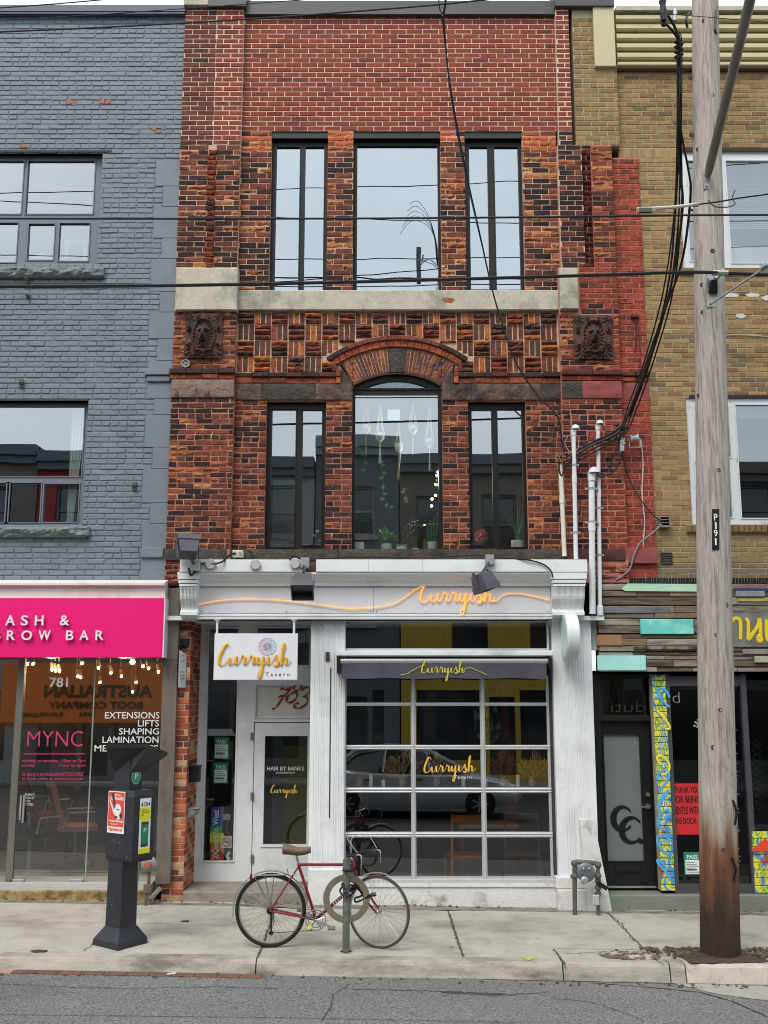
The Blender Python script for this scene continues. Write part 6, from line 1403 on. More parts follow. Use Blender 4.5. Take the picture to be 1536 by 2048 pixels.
jx = [(-8.2, -8.2), (-4.9, -4.9), (G(548, 1822).x, G(516, 1916).x), (G(895, 1815).x, G(927, 1914).x), (G(1212, 1822).x + .0, G(1292, 1899).x), (5.2, 5.3), (8.5, 8.5)]
for r in range(3):
    for c in range(len(jx) - 1):
        y1, y0 = jy[r], jy[r + 1]; g_ = .006 if r else .004
        def xa(t, y): k = min(1, max(0, y / KERB)); return jx[t][0] + (jx[t][1] - jx[t][0]) * k
        dzz = U(-.003, .003)
        wob = lambda t, y: .012 * noise.noise(Vector((t * 3.3, y * 5, 0)))
        b = B(); N1 = 10
        top = lambda u, v: (lambda y: (lambda A, Bx: Vector((A + (Bx - A) * u, y, gz(A + (Bx - A) * u, y) + dzz - (.006 if (u in (0, 1) or v in (0, 1)) else 0))))(xa(c, y) + .007 + wob(c, y), xa(c + 1, y) - .007 + wob(c + 1, y)))(y0 + g_ + (y1 - g_ - y0 - g_) * v)
        b.grid(top, N1, 8)
        rim = [b.v[i] for i in list(range(N1 + 1)) + [N1 + (N1 + 1) * j for j in range(1, 9)] + [8 * (N1 + 1) + i for i in range(N1 - 1, -1, -1)] + [(N1 + 1) * j for j in range(7, 0, -1)]]
        n = len(rim); b.add([v.copy() for v in rim] + [v - Vector((0, 0, .05)) for v in rim], [(i, i + n, (i + 1) % n + n, (i + 1) % n) for i in range(n)])
        b.build('slab', conc, swk)
b = surf(-40, 40, -.3, 0.02, lambda x, y: gz(x, min(y, 0)), 40, 1, .0); b.build('slab', M('old_strip', '7d776c', .95, var=.3, vs=9, bump=.6, stain='4d473f', stain_s=5, stain_lo=.5), swk)
# kerb stones
kx = [-9, -5.4, G(512, 1921).x, G(1131, 1935).x, G(1341, 1930).x, G(1372, 1930).x, 9]
kb = bpy.data.objects.new('kerb', None); COL.objects.link(kb); kb['kind'] = 'structure'
for i in range(len(kx) - 1):
    a, c = kx[i] + .006, kx[i + 1] - .006; b = B(); n = max(2, int((c - a) / .12))
    prof = [(KERB + .195, -.10, 0), (KERB + .195, 0, 0), (KERB + .04, 0, 0), (KERB + .015, -.008, 0), (KERB, -.03, 0), (KERB - .035, -.0, 1), (KERB - .04, -.08, 1)]
    def kp(u, v):
        x = a + (c - a) * u; k = int(round(v * (len(prof) - 1))); y, dz, rd = prof[k]
        z = (rz(x, KERB) if rd else gz(x, y)) + dz + (.004 * noise.noise(Vector((x * 6, k, 0))) if 1 < k < 6 else 0)
        return Vector((x, y + .005 * noise.noise(Vector((x * 4, 7, k))), z))
    b.grid(kp, n, len(prof) - 1); m = len(prof)
    b.add([kp(0, k / (m - 1)) for k in range(m)], [tuple(range(m))]); b.add([kp(1, k / (m - 1)) for k in range(m)], [tuple(range(m - 1, -1, -1))])
    b.build('kerb_stone', kerbw if i == len(kx) - 2 else kerbm, kb)
# red gutter bricks along the left kerb
gb_ = M('gutter_brick', '6d4c3f', .9, var=.3, vs=12, bump=.6, stain='55463a', stain_s=4)
x = -3.75
while x < G(512, 1945).x - .1:
    L_ = .205; b = B(); z0 = rz(x, KERB)
    b.bbox(x, x + L_ - .008, -.06, .06, -.05, .012, .004)
    b.v = [Vector((v.x, v.y + KERB - .10, v.z + rz(v.x, KERB))) for v in b.v]; b.build('gutter_brick', gb_ if x > -3.5 else M('gutter_brick_pale', 'a3816b', .9, var=.2), kb); x += L_
# cracks and joints filled with dirt (ribbons lying in the surface)
def crack(pts, w, fn, nm='crack', par=swk, m=dirt, up=.004, jag=.012):
    P0 = [G(x, y, fn) for x, y in pts]; q = []; w *= .6 if par is road else 1
    for a, c in zip(P0, P0[1:]):
        n = max(2, int((c - a).length / .03)); q += [a.lerp(c, i / n) for i in range(n)]
    q.append(P0[-1]); b = B(); vs = []
    for i, p in enumerate(q):
        d = (q[min(i + 1, len(q) - 1)] - q[max(0, i - 1)]).normalized(); s = Vector((-d.y, d.x, 0)); j = s * U(-jag, jag) * (0 < i < len(q) - 1)
        for k in (-1, 1):
            e = p + j + s * k * w * U(.3, 1.2) * (.2 if i in (0, len(q) - 1) else 1); vs.append(Vector((e.x, e.y, fn(e.x, e.y) + up)))
    b.add(vs, [(2 * i, 2 * i + 1, 2 * i + 3, 2 * i + 2) for i in range(len(q) - 1)]); return b.build(nm, m, par)
crack([(545, 1830), (536, 1860), (527, 1890), (514, 1916)], .012, gz)
crack([(897, 1825), (908, 1860), (920, 1895), (928, 1914)], .011, gz)
crack([(1216, 1826), (1245, 1850), (1262, 1875), (1290, 1898)], .009, gz)
crack([(1106, 1898), (1120, 1915), (1131, 1930)], .013, gz, jag=.006)
crack([(1108, 1898), (1200, 1899), (1330, 1900)], .004, gz, jag=.004)
crack([(1130, 1908), (1180, 1906), (1210, 1903), (1262, 1908), (1300, 1916), (1330, 1930)], .005, gz)
crack([(165, 1902), (180, 1894), (192, 1885)], .006, gz)
crack([(0, 1968), (150, 1975), (260, 1978), (420, 1974), (560, 1978)], .010, rz, par=road, m=M('tar', '3b3a38', .9), up=.005)
crack([(0, 2030), (300, 2033), (600, 2037), (900, 2043), (1040, 2046)], .009, rz, par=road, m=MATS['tar'], jag=.004, up=.005)
crack([(640, 2045), (662, 2015), (668, 1990), (700, 1968)], .008, rz, par=road, m=MATS['tar'], up=.005)
crack([(1100, 1996), (1180, 2004), (1260, 2030), (1290, 2045)], .008, rz, par=road, m=MATS['tar'], up=.005)
crack([(1180, 1966), (1290, 1975), (1400, 1985), (1470, 2005), (1536, 2035)], .02, rz, par=road, m=MATS['tar'], up=.005)
crack([(700, 1978), (850, 1982), (980, 1992), (1100, 1984)], .03, rz, par=road, m=M('tar_worn', '5c5a56', .95, var=.3, vs=20), up=.004, jag=.02)
crack([(880, 1984), (960, 1988), (1010, 1990)], .05, rz, par=road, m=MATS['tar'], up=.005, jag=.02)
crack([(516, 1944), (700, 1951), (900, 1957), (1130, 1963), (1300, 1966), (1536, 1972)], .022, rz, par=road, m=M('gutter_dirt', '4c463d', .95, var=.4, vs=20), up=.004, jag=.008)
# broken concrete and leaf litter near the pit
def blob(pts, fn, nm, m, up, par=None, bump=0.0, kind=None):
    P0 = [G(x, y, fn) for x, y in pts]; c = sum(P0, Vector()) / len(P0); b = B(); n = 64; vs = [Vector((c.x, c.y, fn(c.x, c.y) + up + bump))]
    rings = 6
    for r in range(1, rings + 1):
        for i in range(n):
            t = i / n * len(P0); k = int(t); e = P0[k].lerp(P0[(k + 1) % len(P0)], t - k); f = r / rings; e = c.lerp(e, f * (1 + (.06 * noise.noise(Vector((i * .6, 0, c.x))) if r == rings else 0)))
            vs.append(Vector((e.x, e.y, fn(e.x, e.y) + up + bump * (1 - f ** 2) * (.6 + .8 * R()))))
    b.add(vs, [(0, 1 + i, 1 + (i + 1) % n) for i in range(n)] + [(1 + (r * n) + i, 1 + ((r + 1) * n) + i, 1 + ((r + 1) * n) + (i + 1) % n, 1 + (r * n) + (i + 1) % n) for r in range(rings - 1) for i in range(n)])
    return b.build(nm, m, par, kind=kind, smooth=True)
blob([(1331, 1897), (1400, 1896), (1462, 1896), (1492, 1901), (1540, 1925), (1470, 1927), (1382, 1928), (1355, 1912)], gz, 'soil', soilm, .006, None, .025, 'stuff')
blob([(1188, 1907), (1225, 1902), (1290, 1904), (1322, 1913), (1318, 1920), (1270, 1921), (1215, 1917)], gz, 'broken_concrete', M('broken_patch_dirt', '5b5447', .95, var=.5, vs=35, stain='a59f92', stain_s=8, stain_lo=.5, stain_hi=.56), .004, None, .006, 'stuff')
blob([(1345, 1967), (1440, 1969), (1536, 1972), (1640, 1985), (1620, 2015), (1536, 2002), (1440, 1990)], rz, 'pale_patch', M('pale_road_patch', '97938a', .9, var=.12, vs=6, fine=(.2, 120)), .004, road)
blob([(60, 1902), (75, 1900), (97, 1901), (88, 1905), (68, 1906)], gz, 'iron_cover', M('iron_rust', '4f3a31', .7, .5, var=.3), .004, swk)
blob([(360 + 2, 1842), (378, 1841), (378, 1844), (362, 1844)], gz, 'iron_cover', MATS['iron_rust'], .004, swk)
blob([(335, 1949), (352, 1947), (350, 1951), (333, 1952)], rz, 'litter_card', M('litter', 'b7bfc0', .6), .012, None)
bpy.data.objects['litter_card']['label'] = 'small pale scrap of card lying in the gutter'; bpy.data.objects['litter_card']['category'] = 'litter'
blob([(1040, 1913), (1062, 1911), (1075, 1917), (1055, 1922)], gz, 'paint_mark', M('mark_yellow', 'aba76c', .9, var=.3, vs=40), .004, swk)
b = B()
for k in range(48):
    x, y = U(-4.6, 4.6), U(-2.3, -.2); s = U(.008, .018); n = 8; b.add([(x + s * math.cos(2 * math.pi * i / n) * U(.7, 1.1), y + s * math.sin(2 * math.pi * i / n) * U(.7, 1.1), gz(x, y) + .0055) for i in range(n)], [tuple(range(n))])
b.build('gum_spots', M('gum_dark', '7f7b72', .9, var=.2), kind='stuff')
b = B()
for k in range(420):     # leaf crumbs and grit at the foot of walls and along the kerb
    r = R()
    if r < .35: x, y = U(-4.6, 4.6), U(-.16, -.04); f = gz
    elif r < .7: x, y = U(-4, 4.5), KERB - U(.05, .22); f = rz
    else: x, y = U(2.2, 4.4), U(-2.35, -2.0); f = gz
    s = U(.004, .014); b.obox((x, y, f(x, y) + s * .5 + .004), (s, s * .4 * U(-1, 1), 0), (0, s, 0), (0, 0, s * .3))
for k in range(260):
    x, y = U(2.55, 3.95), U(-2.3, -1.92); s = U(.006, .018); b.obox((x + (y + 2.1) * -.6, y, gz(x, y) + s * .5 + .01), (s, s * .5 * U(-1, 1), 0), (0, s, s * U(-.5, .5)), (0, 0, s * .5))
b.build('grit', M('grit', '5c5142', .95, var=.3), kind='stuff')

# ================================================================== BICYCLE AND RING POST
YK_ = -2.04
Q = lambda x, y, d=0.0: P(x, y, YK_ + d)
bike = thing('bicycle', (Q(650, 1898).x, YK_, gz(Q(650, 1898).x, YK_)), 'dark red road bicycle with brown saddle and rear rack beside the ring post', 'bicycle')
fred = M('frame_red', '7c1c2c', .3, .2, var=.05, coat=.5); chrome = M('bike_chrome', 'b8b9ba', .25, .9, var=.05); tyre = M('tyre', '1d1c1d', .8); gum = M('tyre_worn', '4b4038', .8); rimm = M('rim_alu', 'aeb0af', .35, .7)
hubR, hubF = Q(541, 1826), Q(757, 1831)
hubR.z = gz(hubR.x, YK_) + .342; hubF.z = gz(hubF.x, YK_) + .338
YAW = math.radians(-28)
def wheel(c, ax, R_, tm, w=.016):
    b = B(); b.ring(c, ax, R_ - w, w, 56, 8); t = b.build('wheel', tm, bike, smooth=True)
    b = B(); b.ring(c, ax, R_ - w * 2.2, .009, 56, 6); b.build('rim', rimm, t, smooth=True)
    b = B(); d = Vector(ax).normalized(); u = Vector((0, 0, 1)); u = (u - d * u.dot(d)).normalized(); q = d.cross(u)
    for k in range(32):
        a = 2 * math.pi * k / 32; a2 = a + (.35 if k % 4 < 2 else -.35); s = 1 if k % 2 else -1
        b.cyl(c + (u * math.cos(a2) + q * math.sin(a2)) * .02 + d * s * .03, c + (u * math.cos(a) + q * math.sin(a)) * (R_ - w * 2.4), .0014, n=3)
    b.build('spokes', chrome, t, kind='stuff')
    b = B(); b.lathe([(.012, -.05), (.022, -.035), (.012, -.03), (.012, .03), (.022, .035), (.012, .05)], c, ax, 12); b.build('hub', chrome, t, smooth=True)
    return t
axF = (math.sin(YAW), -math.cos(YAW), 0)
wheel(hubR, (0, 1, 0), .342, tyre, .018); wheel(hubF, axF, .338, gum, .013)
bb, sc, ht, hb = Q(632, 1838), Q(597, 1729), Q(706, 1729), Q(716, 1765)
b = B()
b.cyl(sc, ht, .0145, n=12); b.cyl(bb, sc, .0145, n=12); b.cyl(bb, hb, .016, n=12); b.cyl(ht + (ht - hb) * .25, hb + (hb - ht) * .15, .018, n=12)
for s in (-.055, .055):
    b.cyl(bb + Vector((-.02, s * .6, 0)), hubR + Vector((0, s, 0)), .009, n=8); b.cyl(sc + Vector((0, s * .25, -.02)), hubR + Vector((0, s, 0)), .008, n=8)
b.cyl(bb - Vector((0, .035, 0)), bb + Vector((0, .035, 0)), .021, n=12); b.build('frame', fred, bike, smooth=True)
fw_ = Vector((math.cos(YAW), math.sin(YAW), 0)); sd_ = Vector((-fw_.y, fw_.x, 0))
b = B()
for s in (-.05, .05):
    b.tube(smooth_pts([hb + sd_ * s * .8, hb.lerp(hubF, .45) + sd_ * s - fw_ * .012, hb.lerp(hubF, .8) + sd_ * s - fw_ * .012, hubF + sd_ * s], 4), [.013 - .005 * i / 12 for i in range(13)], 8)
b.build('fork', fred, bike, smooth=True)
b = B(); b.cyl(hb, ht.lerp(hb, -.3), .012, n=8); sp = Q(593, 1709); b.cyl(sc, sp, .013, n=10); st = ht.lerp(hb, -.55); stf = st + fw_ * .08 + Vector((0, 0, .02)); b.tube([ht, st, stf], .014, 10); b.build('seatpost_and_stem', chrome, bike, smooth=True)
b = B(); sad = Q(594, 1702)
def sadf(u, v):
    x = -.135 + .27 * u; wdt = .075 * (1 - u) ** .8 + .018; a = math.pi * v * 2
    return sad + Vector((x, wdt * math.cos(a) , .012 + .012 * math.cos(u * 5) + (.028 + .02 * (1 - u)) * math.sin(a) * (1 if math.sin(a) > 0 else 1.2)))
b.grid(sadf, 14, 16); b.add([sadf(0, i / 16) for i in range(16)], [tuple(range(16))]); b.build('saddle', M('saddle_brown', '6b5848', .6, var=.15, vs=20), bike, smooth=True)
b = B(); L3 = []
for s in (-1, 1):
    r = stf + sd_ * s * .19
    b.tube(smooth_pts([stf, stf + sd_ * s * .15, r, r + fw_ * .07 + Vector((0, 0, .0)), r + fw_ * .105 + Vector((0, 0, -.04)), r + fw_ * .08 + Vector((0, 0, -.11)), r + fw_ * .02 + Vector((0, 0, -.135)), r - fw_ * .05 + Vector((0, 0, -.135))], 5), .014, 8)
b.build('handlebar', blackm, bike, smooth=True)
for s in (-1, 1):
    r = stf + sd_ * s * .19; b = B(); b.tube(smooth_pts([r + fw_ * .09 + Vector((0, 0, .01)), r + fw_ * .14 + Vector((0, 0, .01)), r + fw_ * .15 + Vector((0, 0, -.03)), r + fw_ * .15 + Vector((0, 0, -.11))], 4), .007, 6); b.build('brake_lever', chrome, bike, smooth=True)
    b = B(); b.tube(smooth_pts([r + fw_ * .11 + Vector((0, 0, .03)), r + fw_ * .0 + Vector((0, 0, .15)), stf + Vector((-.06, 0, .13)), ht + Vector((-.02, 0, .03))], 6), .003, 5); b.build('brake_cable', M('cable_housing', 'a9a9a6', .5), bike, smooth=True)
# drivetrain
b = B(); cb = bb - Vector((0, .055, 0))
for R_ in (.092, .068):
    b.ring(cb, (0, 1, 0), R_, .005, 36, 4)
for k in range(5): a = 2 * math.pi * k / 5 + .3; b.cyl(cb, cb + Vector((math.cos(a), 0, math.sin(a))) * .09, .006, n=5)
for k in range(40): a = 2 * math.pi * k / 40; b.ball(cb + Vector((math.cos(a), 0, math.sin(a))) * .098, .0045, 4)
b.build('chainring', chrome, bike)
for s, a in ((-1, math.radians(-22)), (1, math.radians(158))):
    cc = bb + Vector((0, s * .07, 0)); e = cc + Vector((math.cos(a), 0, math.sin(a))) * .168; b = B(); b.tube([cc, e], [.013, .009], 8); t = b.build('crank', chrome, bike, smooth=True)
    b = B(); b.box(e.x - .035, e.x + .035, e.y - .045 + s * .04, e.y + .045 + s * .04, e.z - .01, e.z + .012, .004); b.build('pedal', M('pedal', '7b7c7d', .4, .7), t)
b = B(); hy = hubR.y - .05; ch = [Vector((hubR.x, hy, hubR.z + .04)), Vector((bb.x - .01, hy, bb.z + .09)), ]; b.tube(ch, .0035, 5)
dt = Vector((hubR.x + .015, hy, hubR.z - .20)); b.tube([Vector((hubR.x + .03, hy, hubR.z - .02)), Vector((hubR.x + .04, hy, hubR.z - .1)), dt, Vector((bb.x, hy, bb.z - .092))], .0035, 5); b.build('chain', M('chain_dark', '2d2b2a', .6, .6), bike)
b = B()
for R_, dy in ((.035, .0), (.028, -.008), (.022, -.016)): b.lathe([(R_, 0), (R_, .003)], hubR + Vector((0, -.04 + dy, 0)), (0, 1, 0), 20)
b.tube([hubR + Vector((.01, -.05, -.03)), dt + Vector((0, 0, .02))], .01, 6); b.lathe([(.022, -.006), (.022, .006)], dt, (0, 1, 0), 12); b.build('derailleur', M('mech_dark', '3b3a3b', .4, .7), bike)
def arcp(c, R_, a0, a1, n, ax=(1, 0, 0)): ax = Vector(ax); return [c + (ax * math.cos(math.radians(a0 + (a1 - a0) * i / n)) + Vector((0, 0, 1)) * math.sin(math.radians(a0 + (a1 - a0) * i / n))) * R_ for i in range(n + 1)]
b = B(); pa = arcp(hubR, .362, 18, 190, 30); b.tube(pa, .007, 6, flat=3); b.build('rear_mudguard', M('mudguard', 'b9bab8', .35, .6), bike, smooth=True)
b = B(); b.tube(arcp(hubF, .356, 72, 120, 12, fw_), .007, 6, flat=2.6); b.build('front_mudguard', MATS['mudguard'], bike, smooth=True)
b = B()
for s in (-.05, .05):
    b.tube([Q(505, 1751, s), Q(570, 1750, s), Q(577, 1749, s), Q(574, 1737, s)], .006, 6); b.tube([Q(577, 1750, s), Q(592, 1748, s * .3)], .004, 5)
    for x in (508, 530, 548): b.cyl(Q(x, 1751, s), hubR + Vector((0, s * 1.2, .02)), .0045, n=5)
    b.cyl(hubR + Vector((0, s, 0)), Q(486, 1786, s), .003, n=4)
for x in (507, 528, 549, 568): b.cyl(Q(x, 1751, -.05), Q(x, 1751, .05), .005, n=5)
b.build('rear_rack', chrome, bike, smooth=True)
b = B(); c = Q(503, 1752); b.box(c.x - .012, c.x + .006, c.y - .03, c.y + .03, c.z - .05, c.z + .02, .006); b.build('reflector', M('reflector_red', '6b1218', .2), bike)
b = B(); c = bb.lerp(hb, .55); d = (hb - bb).normalized()
for k in range(6): e = c + d * (.026 * (k - 2.5)); b.obox(e - Vector((0, .0165, 0)), d * .006, Vector((0, .001, 0)), d.cross(Vector((0, 1, 0))) * .010)
b.build('tube_lettering', white, bike, kind='stuff')
b = B(); c = Q(619, 1854, -.07); b.obox(c, (.018, 0, .012), (0, .006, 0), (-.008, 0, .012)); b.build('yellow_tag', M('tag_yellow', 'd5cc2e', .6), bike)
# ring post
YPo = -2.24; pp = G(692, 1904); rp_ = thing('bike_post', pp, 'weathered grey steel post with a round ring for locking bicycles', 'bike stand')
pm_ = M('post_steel', '687069', .5, .5, var=.2, vs=12, stain='8a8a7c', stain_s=8, stain_lo=.5); YPo = pp.y
b = B(); zt_ = PZ(1716, YPo); b.lathe([(.034, 0), (.034, zt_ - pp.z - .03), (.030, zt_ - pp.z - .008), (.015, zt_ - pp.z)], pp, n=16); b.lathe([(.055, 0), (.055, .006)], pp, n=16)
for y in (1752, 1842): b.ball(P(692, y, YPo - .034), .008, 6)
b.build('post', pm_, rp_, smooth=True)
b = B(); c = P(693, 1797, YPo); Ro, Ri = .218, .166; n = 48
vs = []
for k in range(n):
    a = 2 * math.pi * k / n
    for r, y in ((Ri, -.012), (Ro, -.012), (Ro + .004, 0), (Ro, .012), (Ri, .012), (Ri - .004, 0)): vs.append(c + Vector((r * math.cos(a), y, r * math.sin(a))))
b.add(vs, [(k * 6 + i, k * 6 + (i + 1) % 6, ((k + 1) % n) * 6 + (i + 1) % 6, ((k + 1) % n) * 6 + i) for k in range(n) for i in range(6)])
b.build('ring', M('ring_cast', '777160', .7, .3, var=.25, vs=25, bump=.4, bs=60), rp_, smooth=True)
b = B(); b.box(pp.x - .09, pp.x + .06, pp.y - .05, pp.y + .06, pp.z + .001, pp.z + .006); b.build('mortar_pad', M('pad_pale', 'a9a498', .9), rp_)
lk = thing('cable_lock', P(700, 1785, YPo - .05), 'black coiled cable lock looped around the post and bicycle frame', 'bike lock')
b = B(); b.tube(smooth_pts([P(x, y, YPo + d) for x, y, d in ((688, 1770, -.05), (680, 1782, 0), (692, 1794, -.07), (706, 1786, .05), (715, 1772, .15), (726, 1768, .15), (732, 1780, .12), (722, 1792, .1), (710, 1796, .08), (712, 1804, .05), (728, 1798, .0), (740, 1790, -.02), (746, 1786, -.02), (744, 1792, -.02), (726, 1786, .02), (704, 1770, -.03), (692, 1778, -.07), (684, 1768, -.03), (700, 1762, .1), (712, 1770, .15), (702, 1782, .1), (690, 1786, -.06))], 6), .009, 6)
b.build('lock_cable', blackm, lk, smooth=True)
b = B(); c = P(742, 1790, YPo - .02); b.tube([c, c + Vector((.05, 0, .006))], .018, 8); b.build('lock_barrel', M('lock_blue', '2a2d4a', .4), lk)

# ================================================================== PARKING MACHINE
mp_ = G(240, 1888); TH_ = math.radians(36)
pkm = thing('parking_machine', mp_, 'dark blue-grey parking pay machine with sloping solar cap, poster and stickers', 'parking machine')
pmt = M('meter_paint', '171920', .5, var=.08, vs=4, stain='262932', stain_s=3, spec=.5)
lfu, lfn = Vector((math.cos(TH_), -math.sin(TH_), 0)), Vector((-math.sin(TH_), -math.cos(TH_), 0))   # left face: u runs to the right, n outward
rfu, rfn = Vector((math.sin(TH_), math.cos(TH_), 0)), Vector((math.cos(TH_), -math.sin(TH_), 0))
YMc = mp_.y
def fr(b, a0, b0, z0, a1=None, b1=None, z1=None, c=None):
    c = Vector((mp_.x, mp_.y, 0)) if c is None else c; a1 = a0 if a1 is None else a1; b1 = b0 if b1 is None else b1; vs = []
    for (a, d, z) in ((a0, b0, z0), (a1, b1, z1)):
        for s, t in ((-1, -1), (1, -1), (1, 1), (-1, 1)): vs.append(c + lfu * s * a / 2 - lfn * t * d / 2 + Vector((0, 0, z)))
    return b.add(vs, [(3, 2, 1, 0), (4, 5, 6, 7)] + [(i, (i + 1) % 4, 4 + (i + 1) % 4, 4 + i) for i in range(4)])
zB = gz(mp_.x, mp_.y); z_ = lambda y: PZ(y, YMc)
b = B(); fr(b, .37, .37, zB, .36, .36, z_(1876)); fr(b, .36, .36, z_(1876), .22, .21, z_(1851)); b.build('base', pmt, pkm)
b = B(); fr(b, .215, .20, z_(1851), .205, .19, z_(1716)); b.build('column', pmt, pkm)
bc = Vector((mp_.x, mp_.y, 0)) + lfu * .06 - lfn * .02
b = B(); fr(b, .38, .27, z_(1712), .38, .27, z_(1590), bc); fr(b, .36, .25, z_(1719), .38, .27, z_(1712), bc); fr(b, .38, .27, z_(1590), .33, .23, z_(1578), bc); b.build('cabinet', pmt, pkm)
ncn = Vector((mp_.x, mp_.y, 0)) + lfu * .0 - lfn * .02
b = B(); fr(b, .22, .16, z_(1578), .22, .16, z_(1515), ncn); b.build('neck', pmt, pkm)
b = B(); c0 = ncn + lfu * .06; zt1 = z_(1500)
pts_top = [c0 + Vector((-.24, -.16, zt1 + .03)), c0 + Vector((.18, -.2, zt1 + .035)), c0 + Vector((.30, .18, zt1 - .06)), c0 + Vector((-.12, .2, zt1 - .06))]
pts_bot = [ncn + lfu * a - lfn * d + Vector((0, 0, z_(1545))) for a, d in ((-.11, -.08), (.11, -.08), (.11, .08), (-.11, .08))]
b.add(pts_bot + pts_top + [p + Vector((0, 0, .03)) for p in pts_top], [(3, 2, 1, 0), (8, 9, 10, 11)] + [(i, (i + 1) % 4, 4 + (i + 1) % 4, 4 + i) for i in range(4)] + [(4 + i, 4 + (i + 1) % 4, 8 + (i + 1) % 4, 8 + i) for i in range(4)])
b.build('solar_cap', pmt, pkm)
class Face:      # flat print on a tilted face: metres right and up from its corner
    def __init__(s, o, u, n): s.o, s.u, s.n = o, u, n
    def rectb(s, b, x0, x1, z0, z1, d0, d1): c = s.o + s.u * (x0 + x1) / 2 + Vector((0, 0, (z0 + z1) / 2)) + s.n * (d0 + d1) / 2; return b.obox(c, s.u * (x1 - x0) / 2, s.n * (d1 - d0) / 2, Vector((0, 0, (z1 - z0) / 2)))
    def poly(s, b, pts, d): return b.add([s.o + s.u * x + Vector((0, 0, z)) + s.n * d for x, z in pts], [tuple(range(len(pts)))])
    def txt(s, st_, x0, x1, z0, z1, d, m, par, **k):
        t = text(st_, None, 0, m, 'lettering', par, ext=.001, raw=(x0, x1, z0, z1), **k); w0 = wl(t)
        for v in t.data.vertices: p = v.co + w0; v.co = s.o + s.u * p.x + Vector((0, 0, p.z)) + s.n * (d - p.y) - w0
        return t
lf = Face(bc + lfu * -.19 + lfn * .136 + Vector((0, 0, z_(1664))), lfu, lfn)
ps_ = thing('poster', lf.o, 'red poster with white bearded bust drawing on the parking machine', 'poster')
w_, h_ = .255, z_(1583) - z_(1666)
prd = M('poster_red', 'd9483a', .6, var=.05); pwh = M('poster_white', 'dfe0dc', .6, var=.03)
b = B(); lf.rectb(b, .01, w_, 0, h_, .001, .003); b.build('sheet', pwh, ps_)
b = B(); lf.rectb(b, .018, w_ - .008, h_ * .155, h_ - .008, .003, .004); b.build('red_field', prd, ps_)
lf.txt('ARE YOU A', .10, .20, h_ * .885, h_ * .935, .004, pwh, ps_, bold=.02); lf.txt('COMMUNIST?', .03, .243, h_ * .79, h_ * .865, .004, pwh, ps_, bold=.03)
lf.txt('THEN GET ORGANIZED', .03, .235, h_ * .265, h_ * .31, .004, pwh, ps_, bold=.02); lf.txt('marxist.ca', .06, .18, h_ * .20, h_ * .235, .004, pwh, ps_)
lf.txt('Fightback', .02, .24, h_ * .03, h_ * .13, .003, prd, ps_, bold=.03, shear=.4)
b = B(); lf.poly(b, [(.10 + .055 + .05 * math.cos(t), h_ * .56 + .058 * math.sin(t)) for t in [i * .5 for i in range(12)]], .0045); lf.poly(b, [(.11, h_ * .5), (.2, h_ * .5), (.215, h_ * .38), (.17, h_ * .33), (.12, h_ * .36)], .0047); lf.poly(b, [(.03, h_ * .78), (.045, h_ * .78), (.13, h_ * .45), (.10, h_ * .45)], .0049); b.build('bust_drawing', pwh, ps_)
b = B(); lf.poly(b, [(.20, h_ * .5), (.225, h_ * .47), (.22, h_ * .38), (.19, h_ * .36), (.18, h_ * .44)], .0051); lf.poly(b, [(.12, h_ * .42), (.15, h_ * .41), (.16, h_ * .36), (.11, h_ * .35)], .0052); lf.poly(b, [(.135, h_ * .575), (.18, h_ * .575), (.185, h_ * .555), (.14, h_ * .55)], .0053); lf.poly(b, [(.055, h_ * .95), (.095, h_ * .95), (.125, h_ * .6), (.105, h_ * .62)], .0053); b.build('bust_shade', dkt, ps_)
rf = Face(bc + lfu * .191 + lfn * .12 + Vector((0, 0, z_(1703))), rfu, rfn)
stk = thing('machine_sticker', rf.o, 'tall yellow and white number strip with green phone picture on the machine side', 'sticker'); H_ = z_(1594) - z_(1703)
b = B(); rf.rectb(b, .06, .20, 0, H_, .001, .003); b.build('strip', pwh, stk)
ylw = M('sticker_yellow', 'd6d22c', .6, var=.02)
b = B(); rf.rectb(b, .06, .20, H_ * .66, H_ * .83, .003, .0045); rf.rectb(b, .06, .20, 0, H_ * .09, .003, .0045); rf.poly(b, [(.13 + .07 * math.cos(math.pi + math.pi * i / 10), H_ * .66 + .05 * math.sin(math.pi + math.pi * i / 10)) for i in range(11)], .0045); b.build('yellow_field', ylw, stk)
b = B(); rf.rectb(b, .085, .175, H_ * .12, H_ * .57, .003, .005); b.build('phone', dkt, stk); b = B(); rf.rectb(b, .09, .17, H_ * .17, H_ * .52, .005, .006); b.build('phone_screen', grn, stk)
rf.txt('4304', .07, .19, H_ * .85, H_ * .93, .003, dkt, stk, bold=.01); rf.txt('P', .115, .15, H_ * .38, H_ * .46, .006, pwh, stk); rf.txt('Pay with\nthe GreenP\napp', .08, .18, H_ * .68, H_ * .8, .0045, dkt, stk)
nf = Face(ncn + lfu * .111 + Vector((0, 0, z_(1552))), rfu, rfn)
gs_ = thing('round_sticker', nf.o, 'green oval parking sticker with white P on the machine neck', 'sticker')
b = B(); nf.poly(b, [(.058 * math.cos(2 * math.pi * i / 24), .075 * math.sin(2 * math.pi * i / 24)) for i in range(24)], .002); b.build('oval', pwh, gs_)
b = B(); nf.poly(b, [(.054 * math.cos(2 * math.pi * i / 24), .07 * math.sin(2 * math.pi * i / 24)) for i in range(24)], .003); b.build('green_oval', grn, gs_)
nf.txt('P', -.018, .02, -.025, .03, .003, pwh, gs_, bold=.02)
b = B(); nf.poly(b, [(.038 * math.cos(2 * math.pi * i / 24), .05 * math.sin(2 * math.pi * i / 24)) for i in range(24)], .0032); b.build('inner_oval', M('green_pale', '3f9a78', .6), gs_)
b = B()
